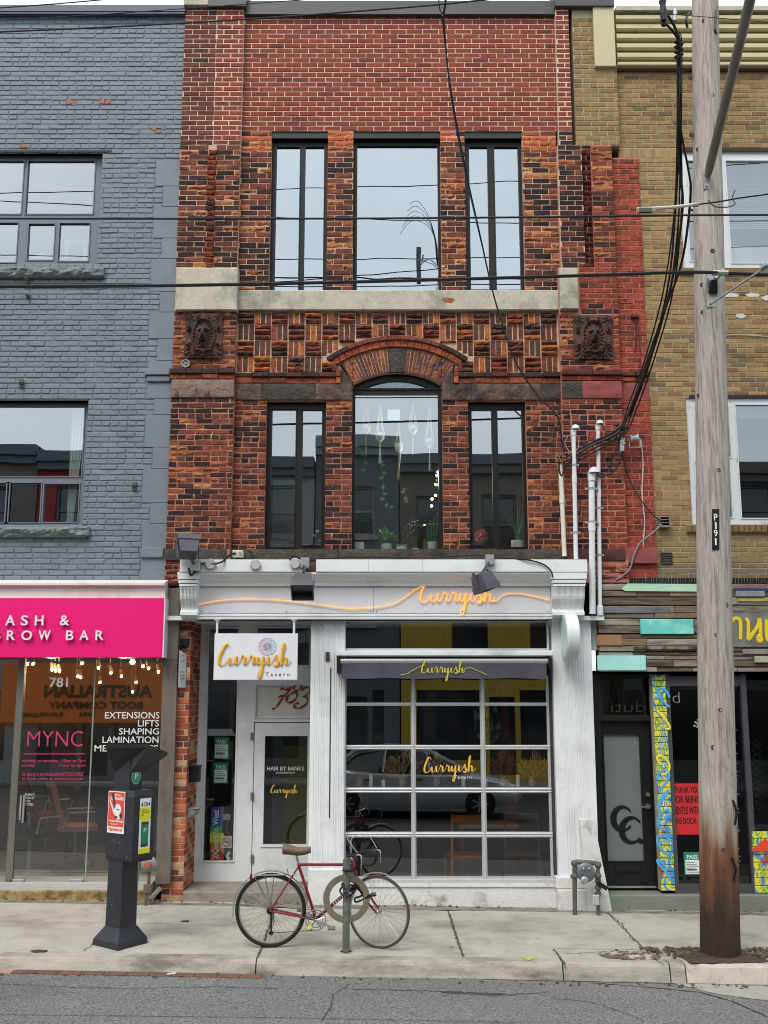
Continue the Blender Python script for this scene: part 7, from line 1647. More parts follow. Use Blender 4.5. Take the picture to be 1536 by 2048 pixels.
for k in range(26):
    f = Face(bc + lfu * -.19 + lfn * .136, lfu, lfn) if k % 2 else Face(Vector((mp_.x, mp_.y, 0)) + lfu * -.105 + lfn * .106, lfu, lfn)
    z0 = U(z_(1712), z_(1670)) if k % 2 else U(z_(1840), z_(1730)); x = U(.02, .33) if k % 2 else U(.01, .19); f.poly(b, [(x, z0), (x + .006, z0 + .002), (x + U(.002, .01), z0 + U(.006, .02))], .002)
b.build('paint_scratch', M('scratch', '9a9da4', .6), pkm, kind='stuff')

# ================================================================== UTILITY POLE
pc = G(1453, 1921); pc.y += .18; pc.z = gz(pc.x, pc.y); zt_p = 12.6
topx = PX(1410, 0, pc.y); ztv = PZ(0, pc.y); lean = (topx - pc.x) / (ztv - pc.z)
ut = thing('utility_pole', pc, 'tall weathered wooden utility pole with dark brown base and P191 plate', 'utility pole')
pw = M('pole_wood', 'a8a198', .9, var=.22, vs=7, stretch=(9, 9, .55), bump=.8, bs=9, bd=.02, stain='857d73', stain_s=4, stain_lo=.48, stain_hi=.62)
t_ = pw.node_tree; N2 = t_.nodes; bsd = N2['Principled BSDF']; old = bsd.inputs['Base Color'].links[0].from_socket
co = N2.new('ShaderNodeTexCoord'); se = N2.new('ShaderNodeSeparateXYZ'); t_.links.new(co.outputs['Object'], se.inputs[0])
nn = N2.new('ShaderNodeTexNoise'); nn.inputs['Scale'].default_value = 2.2; nn.inputs['Detail'].default_value = 6; mpp = N2.new('ShaderNodeMapping'); mpp.inputs['Scale'].default_value = (5, 5, .6); t_.links.new(co.outputs['Object'], mpp.inputs[0]); t_.links.new(mpp.outputs[0], nn.inputs['Vector'])
ad = N2.new('ShaderNodeMath'); ad.operation = 'MULTIPLY_ADD'; ad.inputs[1].default_value = 1.5; t_.links.new(nn.outputs['Fac'], ad.inputs[0]); t_.links.new(se.outputs['Z'], ad.inputs[2])
mr1 = N2.new('ShaderNodeValToRGB'); e3 = mr1.color_ramp.elements; sc3 = N2.new('ShaderNodeMath'); sc3.operation = 'MULTIPLY'; sc3.inputs[1].default_value = 1 / 4.0; t_.links.new(ad.outputs[0], sc3.inputs[0]); t_.links.new(sc3.outputs[0], mr1.inputs[0])
for p_, c_ in ((.28, '35281f'), (.37, '5c3c2a'), (.45, '7a5238'), (.52, '96846f')): k_ = e3.new(p_); k_.color = (*lin(c_), 1)
e3[0].color = (*lin('2a211c'), 1); e3[-1].color = (1, 1, 1, 1); e3[-1].position = .62
mm = N2.new('ShaderNodeMix'); mm.data_type = 'RGBA'; mm.blend_type = 'MULTIPLY'; mm.inputs[0].default_value = 1
g2 = N2.new('ShaderNodeMapRange'); g2.inputs[1].default_value = .42; g2.inputs[2].default_value = .6; t_.links.new(sc3.outputs[0], g2.inputs[0])
m3 = N2.new('ShaderNodeMix'); m3.data_type = 'RGBA'; t_.links.new(g2.outputs[0], m3.inputs[0]); t_.links.new(mr1.outputs[0], m3.inputs[6]); t_.links.new(old, m3.inputs[7]); t_.links.new(m3.outputs[2], bsd.inputs['Base Color'])
def pr(z): return .183 - .0042 * (z - pc.z)
def pcx(z): return pc.x + lean * (z - pc.z)
b = B(); n, m = 36, 90
def pf(u, v):
    z = pc.z - .1 + (zt_p - pc.z + .1) * v; a = 2 * math.pi * u; r = pr(z) * (1 + .022 * noise.noise(Vector((math.cos(a) * 3, math.sin(a) * 3, z * .5))) + .03 * noise.noise(Vector((math.cos(a) * 9, math.sin(a) * 9, z * .25))))
    return Vector((pcx(z) + r * math.sin(a), pc.y - r * math.cos(a), z))
b.grid(pf, n, m); b.add([pf(i / n, 1) for i in range(n)], [tuple(range(n))]); b.build('trunk', pw, ut, smooth=True)
def onpole(px_, py_, d=0.0):
    z = PZ(py_, pc.y - .17); x = PX(px_, py_, pc.y - .15); dx = max(-.99, min(.99, (x - pcx(z)) / pr(z))); return Vector((x, pc.y - pr(z) * math.sqrt(1 - dx * dx) - d, z))
knm = M('knot', '4b4038', .9, var=.4, vs=60)
for k, (x, y) in enumerate(((1409, 37), (1388, 140), (1390, 255), (1400, 290), (1425, 187), (1408, 620), (1403, 785), (1436, 940), (1407, 565), (1425, 500), (1433, 1270), (1427, 1495), (1452, 1210), (1440, 1420), (1446, 1700))):
    b = B(); c = onpole(x, y, -.004); b.lathe([(.026, 0), (.02, .008), (.012, .004)], c, (U(-.1, .1) + (x - 1420) * .002, -1, 0), 9); b.build('knot', knm, ut)
# number plate
b = B(); c = onpole(1430, 1100, .006); c2 = onpole(1430, 1018, .006); b.obox((c + c2) / 2, (.035, 0, 0), (0, .003, 0), (c2 - c) / 2); pl_ = b.build('number_plate', M('plate_black', '15161a', .4), ut)
for ch, y0, y1 in (('P', 1028, 1041), ('1', 1045, 1057), ('9', 1060, 1073), ('1', 1077, 1090)):
    x_ = c.lerp(c2, (1100 - (y0 + y1) / 2) / 82); hh = .034; t = text(ch, None, x_.y - .004, wv, 'lettering', pl_, ext=.002, bold=.015, raw=(x_.x - (.018 if ch != '1' else .008), x_.x + (.018 if ch != '1' else .008), x_.z - hh, x_.z + hh))
# hardware
def bolt(x, y, s=.03):
    b = B(); c = onpole(x, y); b.box(c.x - s, c.x + s, c.y - .008, c.y + .01, c.z - s, c.z + s); b.lathe([(.014, 0), (.014, .03)], c, (0, -1, 0), 6); b.build('bolt_plate', galv, ut)
bolt(1414, 370); bolt(1421, 575); bolt(1421, 606, .04)
b = B(); c = onpole(1424, 570, .02); b.add([c + Vector(v) for v in ((-.04, 0, .05), (.04, 0, .05), (.045, 0, -.1), (-.045, 0, -.1), (-.03, -.07, .03), (.03, -.07, .03))], [(0, 1, 2, 3), (4, 5, 2, 3), (0, 1, 5, 4), (1, 2, 5), (0, 4, 3)]); b.build('bracket', M('bracket_dark', '2f2f32', .5, .6), ut)
b = B(); b.tube([onpole(1428, 560, .05), onpole(1443, 545, .1)], .025, 8); b.lathe([(.03, -.03), (.045, 0), (.03, .03)], onpole(1418, 560, .05), (0, -1, 0), 10); b.tube([P(1425, 546, -2.6), P(1456, 546, -2.62)], .03, 8); b.build('cable_clamp', galv, ut)
# arm slanting up and out over the road
b = B(); c = onpole(1414, 352, .03); e = P(1505, -20, -4.2); e2 = c + (e - c) * 1.5; b.tube([c, c + (e - c) * .06, e2], [.035, .045, .05], 12); t = b.build('slanting_arm', M('arm_grey', '7f7b72', .6, .3, var=.25, vs=6, stain='4b4842', stain_s=3), ut, smooth=True)
for (x, y0, y1, r) in ((1469, 1600, 1650, .012), (1466, 1715, 1760, .012)): 
    b = B(); b.tube(smooth_pts([onpole(x - 4, y0, .01), onpole(x + 4, (y0 + y1) / 2, .03), onpole(x + 1, y1, .01)], 4), r, 5); b.build('wire_stub', blackm, ut)
b = B()
for k in range(60):
    z = U(PZ(1750, pc.y), PZ(1450, pc.y)); a = U(-.2, 1.4); r = pr(z); b.cyl((pcx(z) + r * math.sin(a), pc.y - r * math.cos(a), z), (pcx(z) + (r + .02) * math.sin(a), pc.y - (r + .02) * math.cos(a), z + U(-.01, .01)), .003, n=4)
b.build('staple', M('staple', 'a9a9a6', .4, .8), ut, kind='stuff')

# ================================================================== WIRES
wi = M('wire_black', '131417', .5)
def wire(pts, r, lab, m=wi, grp=None): return cable([P(*p) for p in pts], r, lab, m, 'overhead_wire', 'wire', grp, 6)
wire([(-60, 573, -2.62), (300, 571.5, -2.62), (700, 564, -2.62), (1100, 553, -2.62), (1350, 545, -2.62), (1425, 545, -2.62), (1455, 546, -2.62), (1700, 556, -2.62)], .017, 'thickest black cable crossing the whole street front at the belt stone')
wire([(-60, 437, -3.0), (300, 437.5, -3.0), (700, 437, -3.0), (1100, 434, -3.0), (1350, 430.5, -3.0), (1600, 430, -3.0)], .010, 'black wire crossing level over the top-floor windows')
wire([(-60, 66, -3.2), (200, 55, -3.2), (500, 38, -3.2), (720, 22, -3.2), (880, 9, -3.2), (1000, -4, -3.2)], .009, 'black wire rising to the right across the top of the grey wall')
wire([(-60, 43, -3.4), (120, 34, -3.4), (300, 22, -3.4), (520, 6, -3.4), (640, -3, -3.4)], .0045, 'thin wire just above it crossing the dark coping')
wire([(-60, 20, -3.6), (120, 7, -3.6), (240, -4, -3.6)], .006, 'short wire crossing the extreme top left corner')
wire([(1250, 22, -3.2), (1400, 33, -3.2), (1600, 50, -3.2)], .004, 'thin wire descending to the right behind the pole top')
wire([(885, 30, -3.0), (890, 80, -2.7), (900, 170, -2.2), (925, 310, -1.6), (960, 470, -1.0), (990, 600, -.8), (1030, 720, -.6), (1075, 790, -.45), (1112, 828, -.35), (1120, 850, -.3), (1124, 885, -.25), (1128, 905, -.22)], .010, 'twisted black service wire falling from the coping to the leftmost conduit')
wire([(877, -8, -3.1), (880, 20, -3.0), (888, 38, -2.9), (893, 120, -2.5), (906, 220, -2.0), (930, 345, -1.5), (966, 500, -.9), (1000, 640, -.7)], .006, 'second strand twined round the service wire', M('wire_blue', '3b4a63', .5))
wire([(892, -8, -3.05), (889, 18, -3.0), (884, 40, -2.9)], .012, 'short black wire pair joint at the top of the coping')
wire([(1358, 95, -2.6), (1357, 180, -2.4), (1362, 260, -2.2), (1375, 330, -2.0), (1382, 370, -1.9)], .012, 'black wire bundle strand left of the pole bending behind the window')
wire([(1325, 5, -2.9), (1327, 40, -2.8), (1345, 62, -2.7), (1358, 85, -2.6), (1355, 120, -2.5), (1358, 250, -2.1), (1352, 400, -1.6), (1338, 560, -1.1), (1305, 700, -.7), (1268, 800, -.4), (1245, 855, -.25)], .012, 'leftmost black service wire sweeping down to the clamp on the red wall')
wire([(1335, 30, -2.8), (1352, 60, -2.7), (1360, 100, -2.6), (1356, 250, -2.15), (1358, 330, -1.9), (1365, 420, -1.6), (1340, 580, -1.1), (1295, 720, -.6), (1262, 815, -.35), (1238, 862, -.25), (1180, 892, -.25), (1135, 920, -.24)], .015, 'middle black service wire passing the clamp to the leftmost conduit')
wire([(1382, 370, -1.9), (1378, 430, -1.7), (1362, 530, -1.3), (1322, 640, -.9), (1290, 740, -.55), (1258, 830, -.3), (1225, 866, -.25), (1180, 888, -.25), (1130, 935, -.24)], .014, 'rightmost black service wire beside the white upper window')
for k, dx in enumerate((-5, 4, 9)):
    wire([(1356 + dx * .3, 85, -2.6), (1357 + dx * .5, 250, -2.1), (1354 + dx, 420, -1.6), (1334 + dx * 1.4, 580, -1.05), (1296 + dx * 1.3, 720, -.6), (1262 + dx, 815 + dx, -.33), (1240 + dx, 868, -.26), (1180 + dx, 895 + dx, -.25), (1128 + dx, 925 + dx, -.24)], .009, ('extra black strand on the left edge of the service bundle', 'extra black strand inside the service bundle', 'extra black strand on the right edge of the service bundle')[k])
wire([(1238, 862, -.24), (1226, 884, -.22), (1206, 890, -.22), (1188, 884, -.24), (1184, 900, -.24)], .006, 'thin slack loop under the bundle between the tall conduits')
wire([(1118, 845, -.3), (1108, 870, -.22), (1106, 900, -.2), (1112, 925, -.2), (1120, 918, -.2)], .005, 'thin curling strand left of the cream conduit')
wire([(1136, 872, -.26), (1130, 888, -.24), (1142, 905, -.24), (1155, 898, -.26), (1158, 880, -.27)], .005, 'thin pale lead curling out of the hooded corner conduit', M('lead_pale', 'a59c8c', .6))
wire([(1352, 80, -2.6), (1364, 110, -2.5), (1352, 520, -1.2), (1300, 700, -.65), (1255, 835, -.3)], .006, 'thin black strand between the thicker service wires')
wire([(1242, 865, -.24), (1232, 900, -.22), (1222, 930, -.22), (1216, 945, -.22), (1205, 955, -.24), (1193, 948, -.25)], .009, 'black wire looping from the clamp to the lowest conduit hood')
wire([(1246, 900, -.22), (1244, 915, -.2), (1236, 930, -.2), (1225, 945, -.2), (1210, 950, -.22), (1195, 944, -.25)], .011, 'thicker black loop below the silver clamp')
wire([(1203, 846, -.2), (1210, 858, -.2), (1222, 862, -.2), (1240, 856, -.22)], .009, 'short grey lead from the tall conduit hood to the bundle', M('lead_grey', '5b5f66', .5))
wire([(1120, 915, -.2), (1118, 935, -.22), (1123, 952, -.22), (1128, 935, -.22), (1127, 912, -.22)], .012, 'black loop hanging in front of the open cream conduit')
for k, (x, y, r) in enumerate(((1120, 915, .055), (1156, 917, .035), (1170, 900, .022), (1218, 931, .026), (1243, 858, .05), (1252, 856, .035), (1233, 850, .035), (1236, 918, .03), (1112, 830, .03), (1131, 908, .035))):
    b = B(); b.ball(P(x, y, -.24), r * .75, 8, (1.2, .8, .8)); b.build('wire_joint', blackm, None, label=('round black collar with copper ends on the open cream conduit', 'black taped joint left of the slim hooded conduit', 'small black taped joint on the middle service wire', 'round black tap connector on the thin falling wire', 'largest black taped knot at the meeting of the service wires', 'smaller taped knot right of the largest one', 'small black box left of the largest knot', 'black tap connector under the silver clamp', 'taped knot where the twisted wire turns down', 'black knot beside the cream conduit collar')[k], cat='wire joint')
b = B()
for k in range(9): a = k * .7; c = P(1119, 913, -.25); b.tube([c, c + Vector((.07 * math.cos(a), -.03, .06 * math.sin(a) - .01)), c + Vector((.05 * math.cos(a + .5), -.02, -.07))], .0035, 4)
b.build('copper_ends', M('copper_pale', 'ad7c55', .5, .3), None, kind='stuff')
st2 = thing('strain_insulator', P(1290, 418, -2.8), 'white strap insulator with dark plate on the wire left of the pole', 'insulator')
b = B(); b.tube([P(1274, 418, -2.9), P(1300, 417, -2.9), P(1350, 414, -2.9), P(1388, 409, -2.9)], .018, 8); b.tube([P(1276, 422, -2.9), P(1310, 421, -2.9)], .012, 6); b.build('strap', M('strap_white', 'c4bdb2', .4), st2, smooth=True)
b = B(); q = RC(1277, 418, 1303, 428, -2.95); b.box(q[0], q[1], -2.99, -2.96, q[2], q[3], .006); b.build('plate', M('plate_grey', '55504e', .5, .5), st2)
b = B(); b.tube([P(1386, 410, -2.9), P(1396, 409, -2.9)], .024, 8); b.build('socket', M('sock', '9a9484', .5), st2)
wire([(1394, 409, -2.9), (1440, 403, -2.9), (1480, 396, -2.9), (1560, 385, -2.9)], .008, 'black wire running up to the right from the white insulator')
wire([(1417, 400, -2.85), (1430, 413, -2.85), (1455, 414, -2.85), (1470, 408, -2.85), (1465, 396, -2.85), (1470, 380, -2.85)], .006, 'thin looped tail wire hanging right of the pole', M('tail', '4a443f', .6))
b = B(); a, c = P(1423, 607, -2.68), P(1560, 515, -3.1); b.tube([a, c], .011, 8); b.lathe([(.03, -.03), (.03, .03)], P(1528, 534, -3.0), c - a, 10); b.build('stay_rod', M('rod_steel', '8d9699', .35, .7), None, smooth=True, label='thin shiny steel rod slanting up to the right from the pole', cat='stay rod')
t = thing('hanging_connector', P(1326, 20, -2.9), 'black bell-shaped connector hanging from wires at the top left of the pole', 'connector')
b = B(); b.lathe([(.025, -.12), (.04, -.02), (.028, .05), (.04, .1)], P(1326, 20, -2.9), n=10); b.lathe([(.03, -.05), (.04, 0), (.03, .05)], P(1328, 42, -2.85), n=10); b.build('bell', blackm, t, smooth=True)
b = B()
for k in range(7): b.lathe([(.02, -.012), (.03, 0), (.02, .012)], P(1353 + (k % 2) * 9, 84 + k * 5, -2.6), n=8)
b.build('coil_grip', M('coil', '35302c', .6), t)
b = B(); b.lathe([(.022, -.07), (.022, .07)], P(1350, 30, -2.8), (0.1, 0, 1), 8); b.build('grey_sleeve', galv, t)
t = B(); 
for s in (0, 1): t.tube(smooth_pts([P(1382 + s * 50, 22, -2.4), P(1376 + s * 55, 30 + s * 8, -2.5), P(1372 + s * 58, 40 + s * 20, -2.55), P(1375 + s * 58, 55 + s * 12, -2.5)], 4), .014, 6)
t.build('pole_top_clips', M('coil', '35302c', .6), None, smooth=True, label='ragged dark wire clips on both sides of the pole near the top edge', cat='wire clips')

# ================================================================== THE OTHER SIDE OF THE STREET (seen in the glass)
OY = -20.0
b = surf(-60, 60, -30, -16.4, lambda x, y: -.10, 10, 2); b.build('opposite_sidewalk', conc, kind='structure')
b = B(); b.box(-60, 60, -16.55, -16.39, -.5, -.098); b.build('opposite_kerb', kerbm, kind='structure')
def opp(x0, x1, h, wall, ground, trim, label, wins=3, gh_=3.7):
    t = thing('opposite_building', ((x0 + x1) / 2, OY - 5, -.1), label, 'building')
    hs = []; n = wins; fl = [(gh_ + .9, gh_ + 2.4), (7.4, 9.0)] if gh_ < 4 else [(6.9, 8.7)]
    for k in range(n):
        cx = x0 + (x1 - x0) * (k + .5) / n
        for a, c in fl: hs.append((cx - .55, cx + .55, a, c))
    b = B(); holes_slab(b, x0 + .02, x1 - .02, gh_, h, hs, OY, OY - .3)
    b.box(x0 + .02, x0 + .3, OY - 10, OY - .3, -.1, h); b.box(x1 - .3, x1 - .02, OY - 10, OY - .3, -.1, h); b.box(x0 + .02, x1 - .02, OY - 10, OY - .3, h - .4, h - .3); b.build('wall', wall, t)
    b = B(); b.box(x0 + .02, x1 - .02, OY - .1, OY + .3, h - .35, h); b.box(x0 + .02, x1 - .02, OY - .1, OY + .18, h - .6, h - .36); b.build('cornice', trim, t)
    for q in hs:
        w_ = B(); holes_slab(w_, q[0], q[1], q[2], q[3], [(q[0] + .08, q[1] - .08, q[2] + .08, (q[2] + q[3]) / 2 - .04), (q[0] + .08, q[1] - .08, (q[2] + q[3]) / 2 + .04, q[3] - .08)], OY - .1, OY - .15); f = w_.build('window', trim, t)
        g = B(); g.box(q[0] + .05, q[1] - .05, OY - .2, OY - .18, q[2] + .05, q[3] - .05); g.build('pane', M('opp_pane', '2b3238', .08, spec=.8), f)
        g = B(); g.box(q[0] - .08, q[1] + .08, OY, OY + .1, q[2] - .12, q[2]); g.build('sill', trim, f)
    gh = [(x0 + .5, (x0 + x1) / 2 - .6, .5, 2.6), ((x0 + x1) / 2 + .5, x1 - .5, .5, 2.6), ((x0 + x1) / 2 - .45, (x0 + x1) / 2 + .35, .05, 2.4)]
    b = B(); 
    if gh_ > 4: gh += [(x0 + 1.6, x0 + 2.7, 3.0, gh_ - .4), (x1 - 2.3, x1 - 1.2, 3.0, gh_ - .4)]
    holes_slab(b, x0 + .02, x1 - .02, -.1, gh_ - .02, gh, OY + .05, OY - .2); b.build('shopfront', ground, t)
    for q in gh: g = B(); g.box(q[0], q[1], OY - .12, OY - .1, q[2], q[3]); g.build('shop_pane', MATS['opp_pane'], t)
    return t
dk = M('opp_dark_brick', '6a625c', .9, var=.2, vs=3); rdw = M('opp_red', '8b2f2a', .8, var=.1); gry_o = M('opp_grey', '868a8b', .85, var=.1); yl_o = M('opp_yellow', 'b59c3a', .8, var=.08); slate = M('opp_slate', '5d6468', .8, var=.1); orr = M('opp_orange', 'd06c30', .7, var=.05)
opp(-22, -11.0, 10.3, dk, gry_o, slate, 'dark brick building across the street, farthest left in the reflections', 4)
ob = opp(-11.0, -6.4, 10.1, rdw, slate, slate, 'red painted building across the street with an orange boot shop sign', 2)
opp(-6.4, -2.2, 9.9, gry_o, dk, slate, 'grey rendered building across the street with dark cornice', 2)
opp(-2.2, .5, 10.6, slate, slate, gry_o, 'narrow slate building across the street', 1)
opp(.5, 6.8, 10.0, dk, yl_o, slate, 'dark brick building with yellow ground floor across the street', 3, 5.2)
opp(6.8, 20, 9.7, slate, gry_o, dk, 'slate-coloured building across the street, farthest right in the reflections', 4)
osg = thing('boot_shop_sign', (-9, OY + .1, 1.7), 'orange fascia sign reading AUSTRALIAN BOOT COMPANY across the street', 'sign')
b = B(); b.box(-11.6, -6.7, OY + .06, OY + .25, 1.62, 3.4, .01); b.build('sign_board', orr, osg)
def opp_text(s, x0, x1, z0, z1, m, par):
    t = text(s, None, OY + .26, m, 'lettering', par, ext=.02, bold=.03, raw=(x0, x1, z0, z1)); w0 = wl(t)
    for v in t.data.vertices: p = v.co + w0; v.co = Vector((x0 + x1 - p.x, 2 * (OY + .26) - p.y, p.z)) - w0
blk = M('sign_black', '1d1713', .6, var=0)
opp_text('AUSTRALIAN', -10.3, -7.0, 2.36, 2.74, blk, osg); opp_text('BOOT COMPANY', -10.15, -7.3, 2.03, 2.25, blk, osg); opp_text('R.M.WILLIAMS', -11.0, -9.7, 1.8, 1.93, blk, osg); opp_text('1994', -9.2, -8.75, 1.8, 1.93, blk, osg)
# wires over the roadway, above the picture, reflected in the top windows
for k, (y, z, s) in enumerate(((-6.2, 9.1, .02), (-6.6, 9.6, -.01), (-7.4, 10.3, .0), (-7.6, 10.55, .012), (-7.9, 10.8, .01), (-8.1, 11.05, -.012), (-8.6, 11.7, .01), (-9.2, 12.9, -.03), (-9.6, 13.9, .04))):
    b = B(); b.tube([Vector((x, y, z + s * x + .0022 * x * x)) for x in range(-24, 25, 3)], .016 if k in (0, 3, 5) else .011, 5)
    b.build('street_wire', wi, None, smooth=True, label='black wire high over the roadway, number mirrored in the top windows', cat='wire', group='wires high over the roadway')
for o in [o for o in bpy.data.objects if o.name.startswith('street_wire')]: o['label'] = 'black wire high over the roadway, seen mirrored in the upper windows'
t = thing('cable_tangle', (.95, -8, 9.4), 'tangle of cable ends hanging from the wires over the road', 'cable tangle')
b = B()
for k in range(5):
    a = k * .11; b.tube(smooth_pts([(.55 - a * .5, -8, 12.7 - a * 1.6), (.75 - a * .3, -8, 12.75 - a), (1.0, -8 + a, 12.3 - a), (1.15 - a * .1, -8, 11.4), (1.08 + a * .3, -8, 10.6), (1.0 + a * .1, -8, 10.1), (1.2 + a * .15, -8, 9.2)], 6), .006, 4)
b.build('cable_ends', wi, t, smooth=True)
b = B(); b.cyl((.72, -8, 10.9), (.74, -8, 11.7), .05, n=10); b.build('splice_case', slate, t)
b = B(); b.grid(lambda u, v: Vector((-60 + 120 * u, -15.6 + 10.9 * v, rz(-60 + 120 * u, -15.6 + 10.9 * v) + .006)), 60, 14); b.build('added_dark_lane', M('added_lane_dark', '3f3f3e', .85, var=.15, vs=2, fine=(.4, 100)), road)  # unseen dark strip added so the road mirrors darker in the garage glass
# silver car in the lane below the picture, mirrored in the glass door
car = thing('parked_car', (.6, -10.5, rz(.6, -10.5)), 'silver four-door sedan in the lane, seen mirrored in the glass garage door', 'car')
cp = M('car_silver', 'c3cbd0', .3, .35, var=.02, coat=.6); cg = M('car_glass', '14191c', .05, spec=.9); zc0 = rz(.6, -10.5); CX, CY = .6, -10.5
prof_low = [(-2.25, .55, .78, .55), (-2.15, .35, .92, .78), (-1.6, .25, 1.0, .86), (-.9, .2, .96, .88), (0, .2, .93, .89), (.75, .2, .92, .89), (1.3, .22, .88, .87), (1.8, .25, .78, .82), (2.15, .3, .66, .7), (2.28, .42, .56, .5)]
def loft(secs):      # each section: list of Vector
    b = B(); n = len(secs[0]); b.add([p for s in secs for p in s], [(i * n + j, i * n + (j + 1) % n, (i + 1) * n + (j + 1) % n, (i + 1) * n + j) for i in range(len(secs) - 1) for j in range(n)] + [tuple(range(n - 1, -1, -1)), tuple(range((len(secs) - 1) * n, len(secs) * n))]); return b
def sec(x, z0, z1, w, r=.12):
    pts = [(-w, z0 + r), (-w + r * .6, z0), (w - r * .6, z0), (w, z0 + r), (w * 1.0, (z0 + z1) * .55), (w - .03, z1 - r * .6), (w - r * 1.4, z1), (-w + r * 1.4, z1), (-w + .03, z1 - r * .6), (-w, (z0 + z1) * .55)]
    return [Vector((CX + x, CY + y, zc0 + z)) for y, z in pts]
def lerp_secs(pr_, k): 
    out = []
    for a, c in zip(pr_, pr_[1:]):
        for i in range(k): t = i / k; out.append(tuple(a[j] + (c[j] - a[j]) * t for j in range(len(a))))
    return out + [pr_[-1]]
loft([sec(*s) for s in lerp_secs(prof_low, 2)]).build('body', cp, car, smooth=True)
prof_cab = [(-1.75, .9, 1.0, .74, .66), (-1.2, .9, 1.38, .78, .56), (-.5, .9, 1.46, .8, .58), (.2, .9, 1.42, .8, .58), (.7, .9, 1.18, .79, .62), (1.2, .86, .9, .76, .7)]
def csec(x, z0, z1, w0, w1, e=0.0): return [Vector((CX + x, CY + y, zc0 + z)) for y, z in ((-w0 - e, z0), (w0 + e, z0), (w1 + e, z1 - .06 + e), (w1 - .12, z1 + e), (-w1 + .12, z1 + e), (-w1 - e, z1 - .06 + e))]
loft([csec(*s) for s in lerp_secs(prof_cab, 3)]).build('glasshouse', cg, car, smooth=True)
b = B(); rr_ = [s for s in lerp_secs(prof_cab, 3) if s[2] > 1.3]
loft([[Vector((CX + s[0], CY + y, zc0 + z)) for y, z in ((-s[4] - .01, s[2] - .08), (s[4] + .01, s[2] - .08), (s[4] + .01, s[2] - .05), (s[4] - .12, s[2] + .012), (-s[4] + .12, s[2] + .012), (-s[4] - .01, s[2] - .05))] for s in rr_]).build('roof', cp, car, smooth=True)
b = B()
for sy in (-1, 1):
    for xa, za, xb, zb__ in ((-1.75, .98, -1.2, 1.36), (-.62, .94, -.55, 1.42), (.35, .94, .28, 1.38), (1.2, .9, .25, 1.4), (-1.2, 1.36, -.5, 1.43), (-.5, 1.43, .25, 1.4)):
        wa = .78 - (za - .9) * .4; wb = .78 - (zb__ - .9) * .4; b.tube([(CX + xa, CY + sy * wa, zc0 + za), (CX + xb, CY + sy * wb, zc0 + zb__)], .028, 6)
b.build('pillar', cp, car, smooth=True)
for x in (-1.38, 1.38):
    for sy in (-1, 1):
        c = Vector((CX + x, CY + sy * .80, zc0 + .31)); b = B(); b.lathe([(.2, -.09), (.31, -.08), (.315, .08), (.2, .10)], c, (0, sy, 0), 24); w_ = b.build('wheel', tyre, car, smooth=True)
        b = B(); b.lathe([(.2, .09), (.19, .07), (.05, .09)], c, (0, sy, 0), 20)
        for k in range(7): a = 2 * math.pi * k / 7; b.tube([c + Vector((0, sy * .095, 0)), c + Vector((.18 * math.cos(a), sy * .09, .18 * math.sin(a)))], .02, 5)
        b.build('rim', rimm, w_)
for sy in (-1, 1):
    b = B(); b.ball((CX + 2.02, CY + sy * .6, zc0 + .62), .13, 10, (1.3, .7, .6)); b.build('headlight', M('headlight', 'c8d0d4', .1, spec=.9), car, smooth=True)
    b = B(); b.ball((CX + .78, CY + sy * .95, zc0 + .98), .09, 8, (1, .8, .7)); b.build('wing_mirror', cp, car, smooth=True)
    for x in (-1.0, .0): b = B(); b.box(CX + x, CX + x + .18, CY + sy * .885 - .02, CY + sy * .885 + .02, zc0 + .78, zc0 + .81); b.build('door_handle', M('handle_dark', '2a2e32', .3), car)

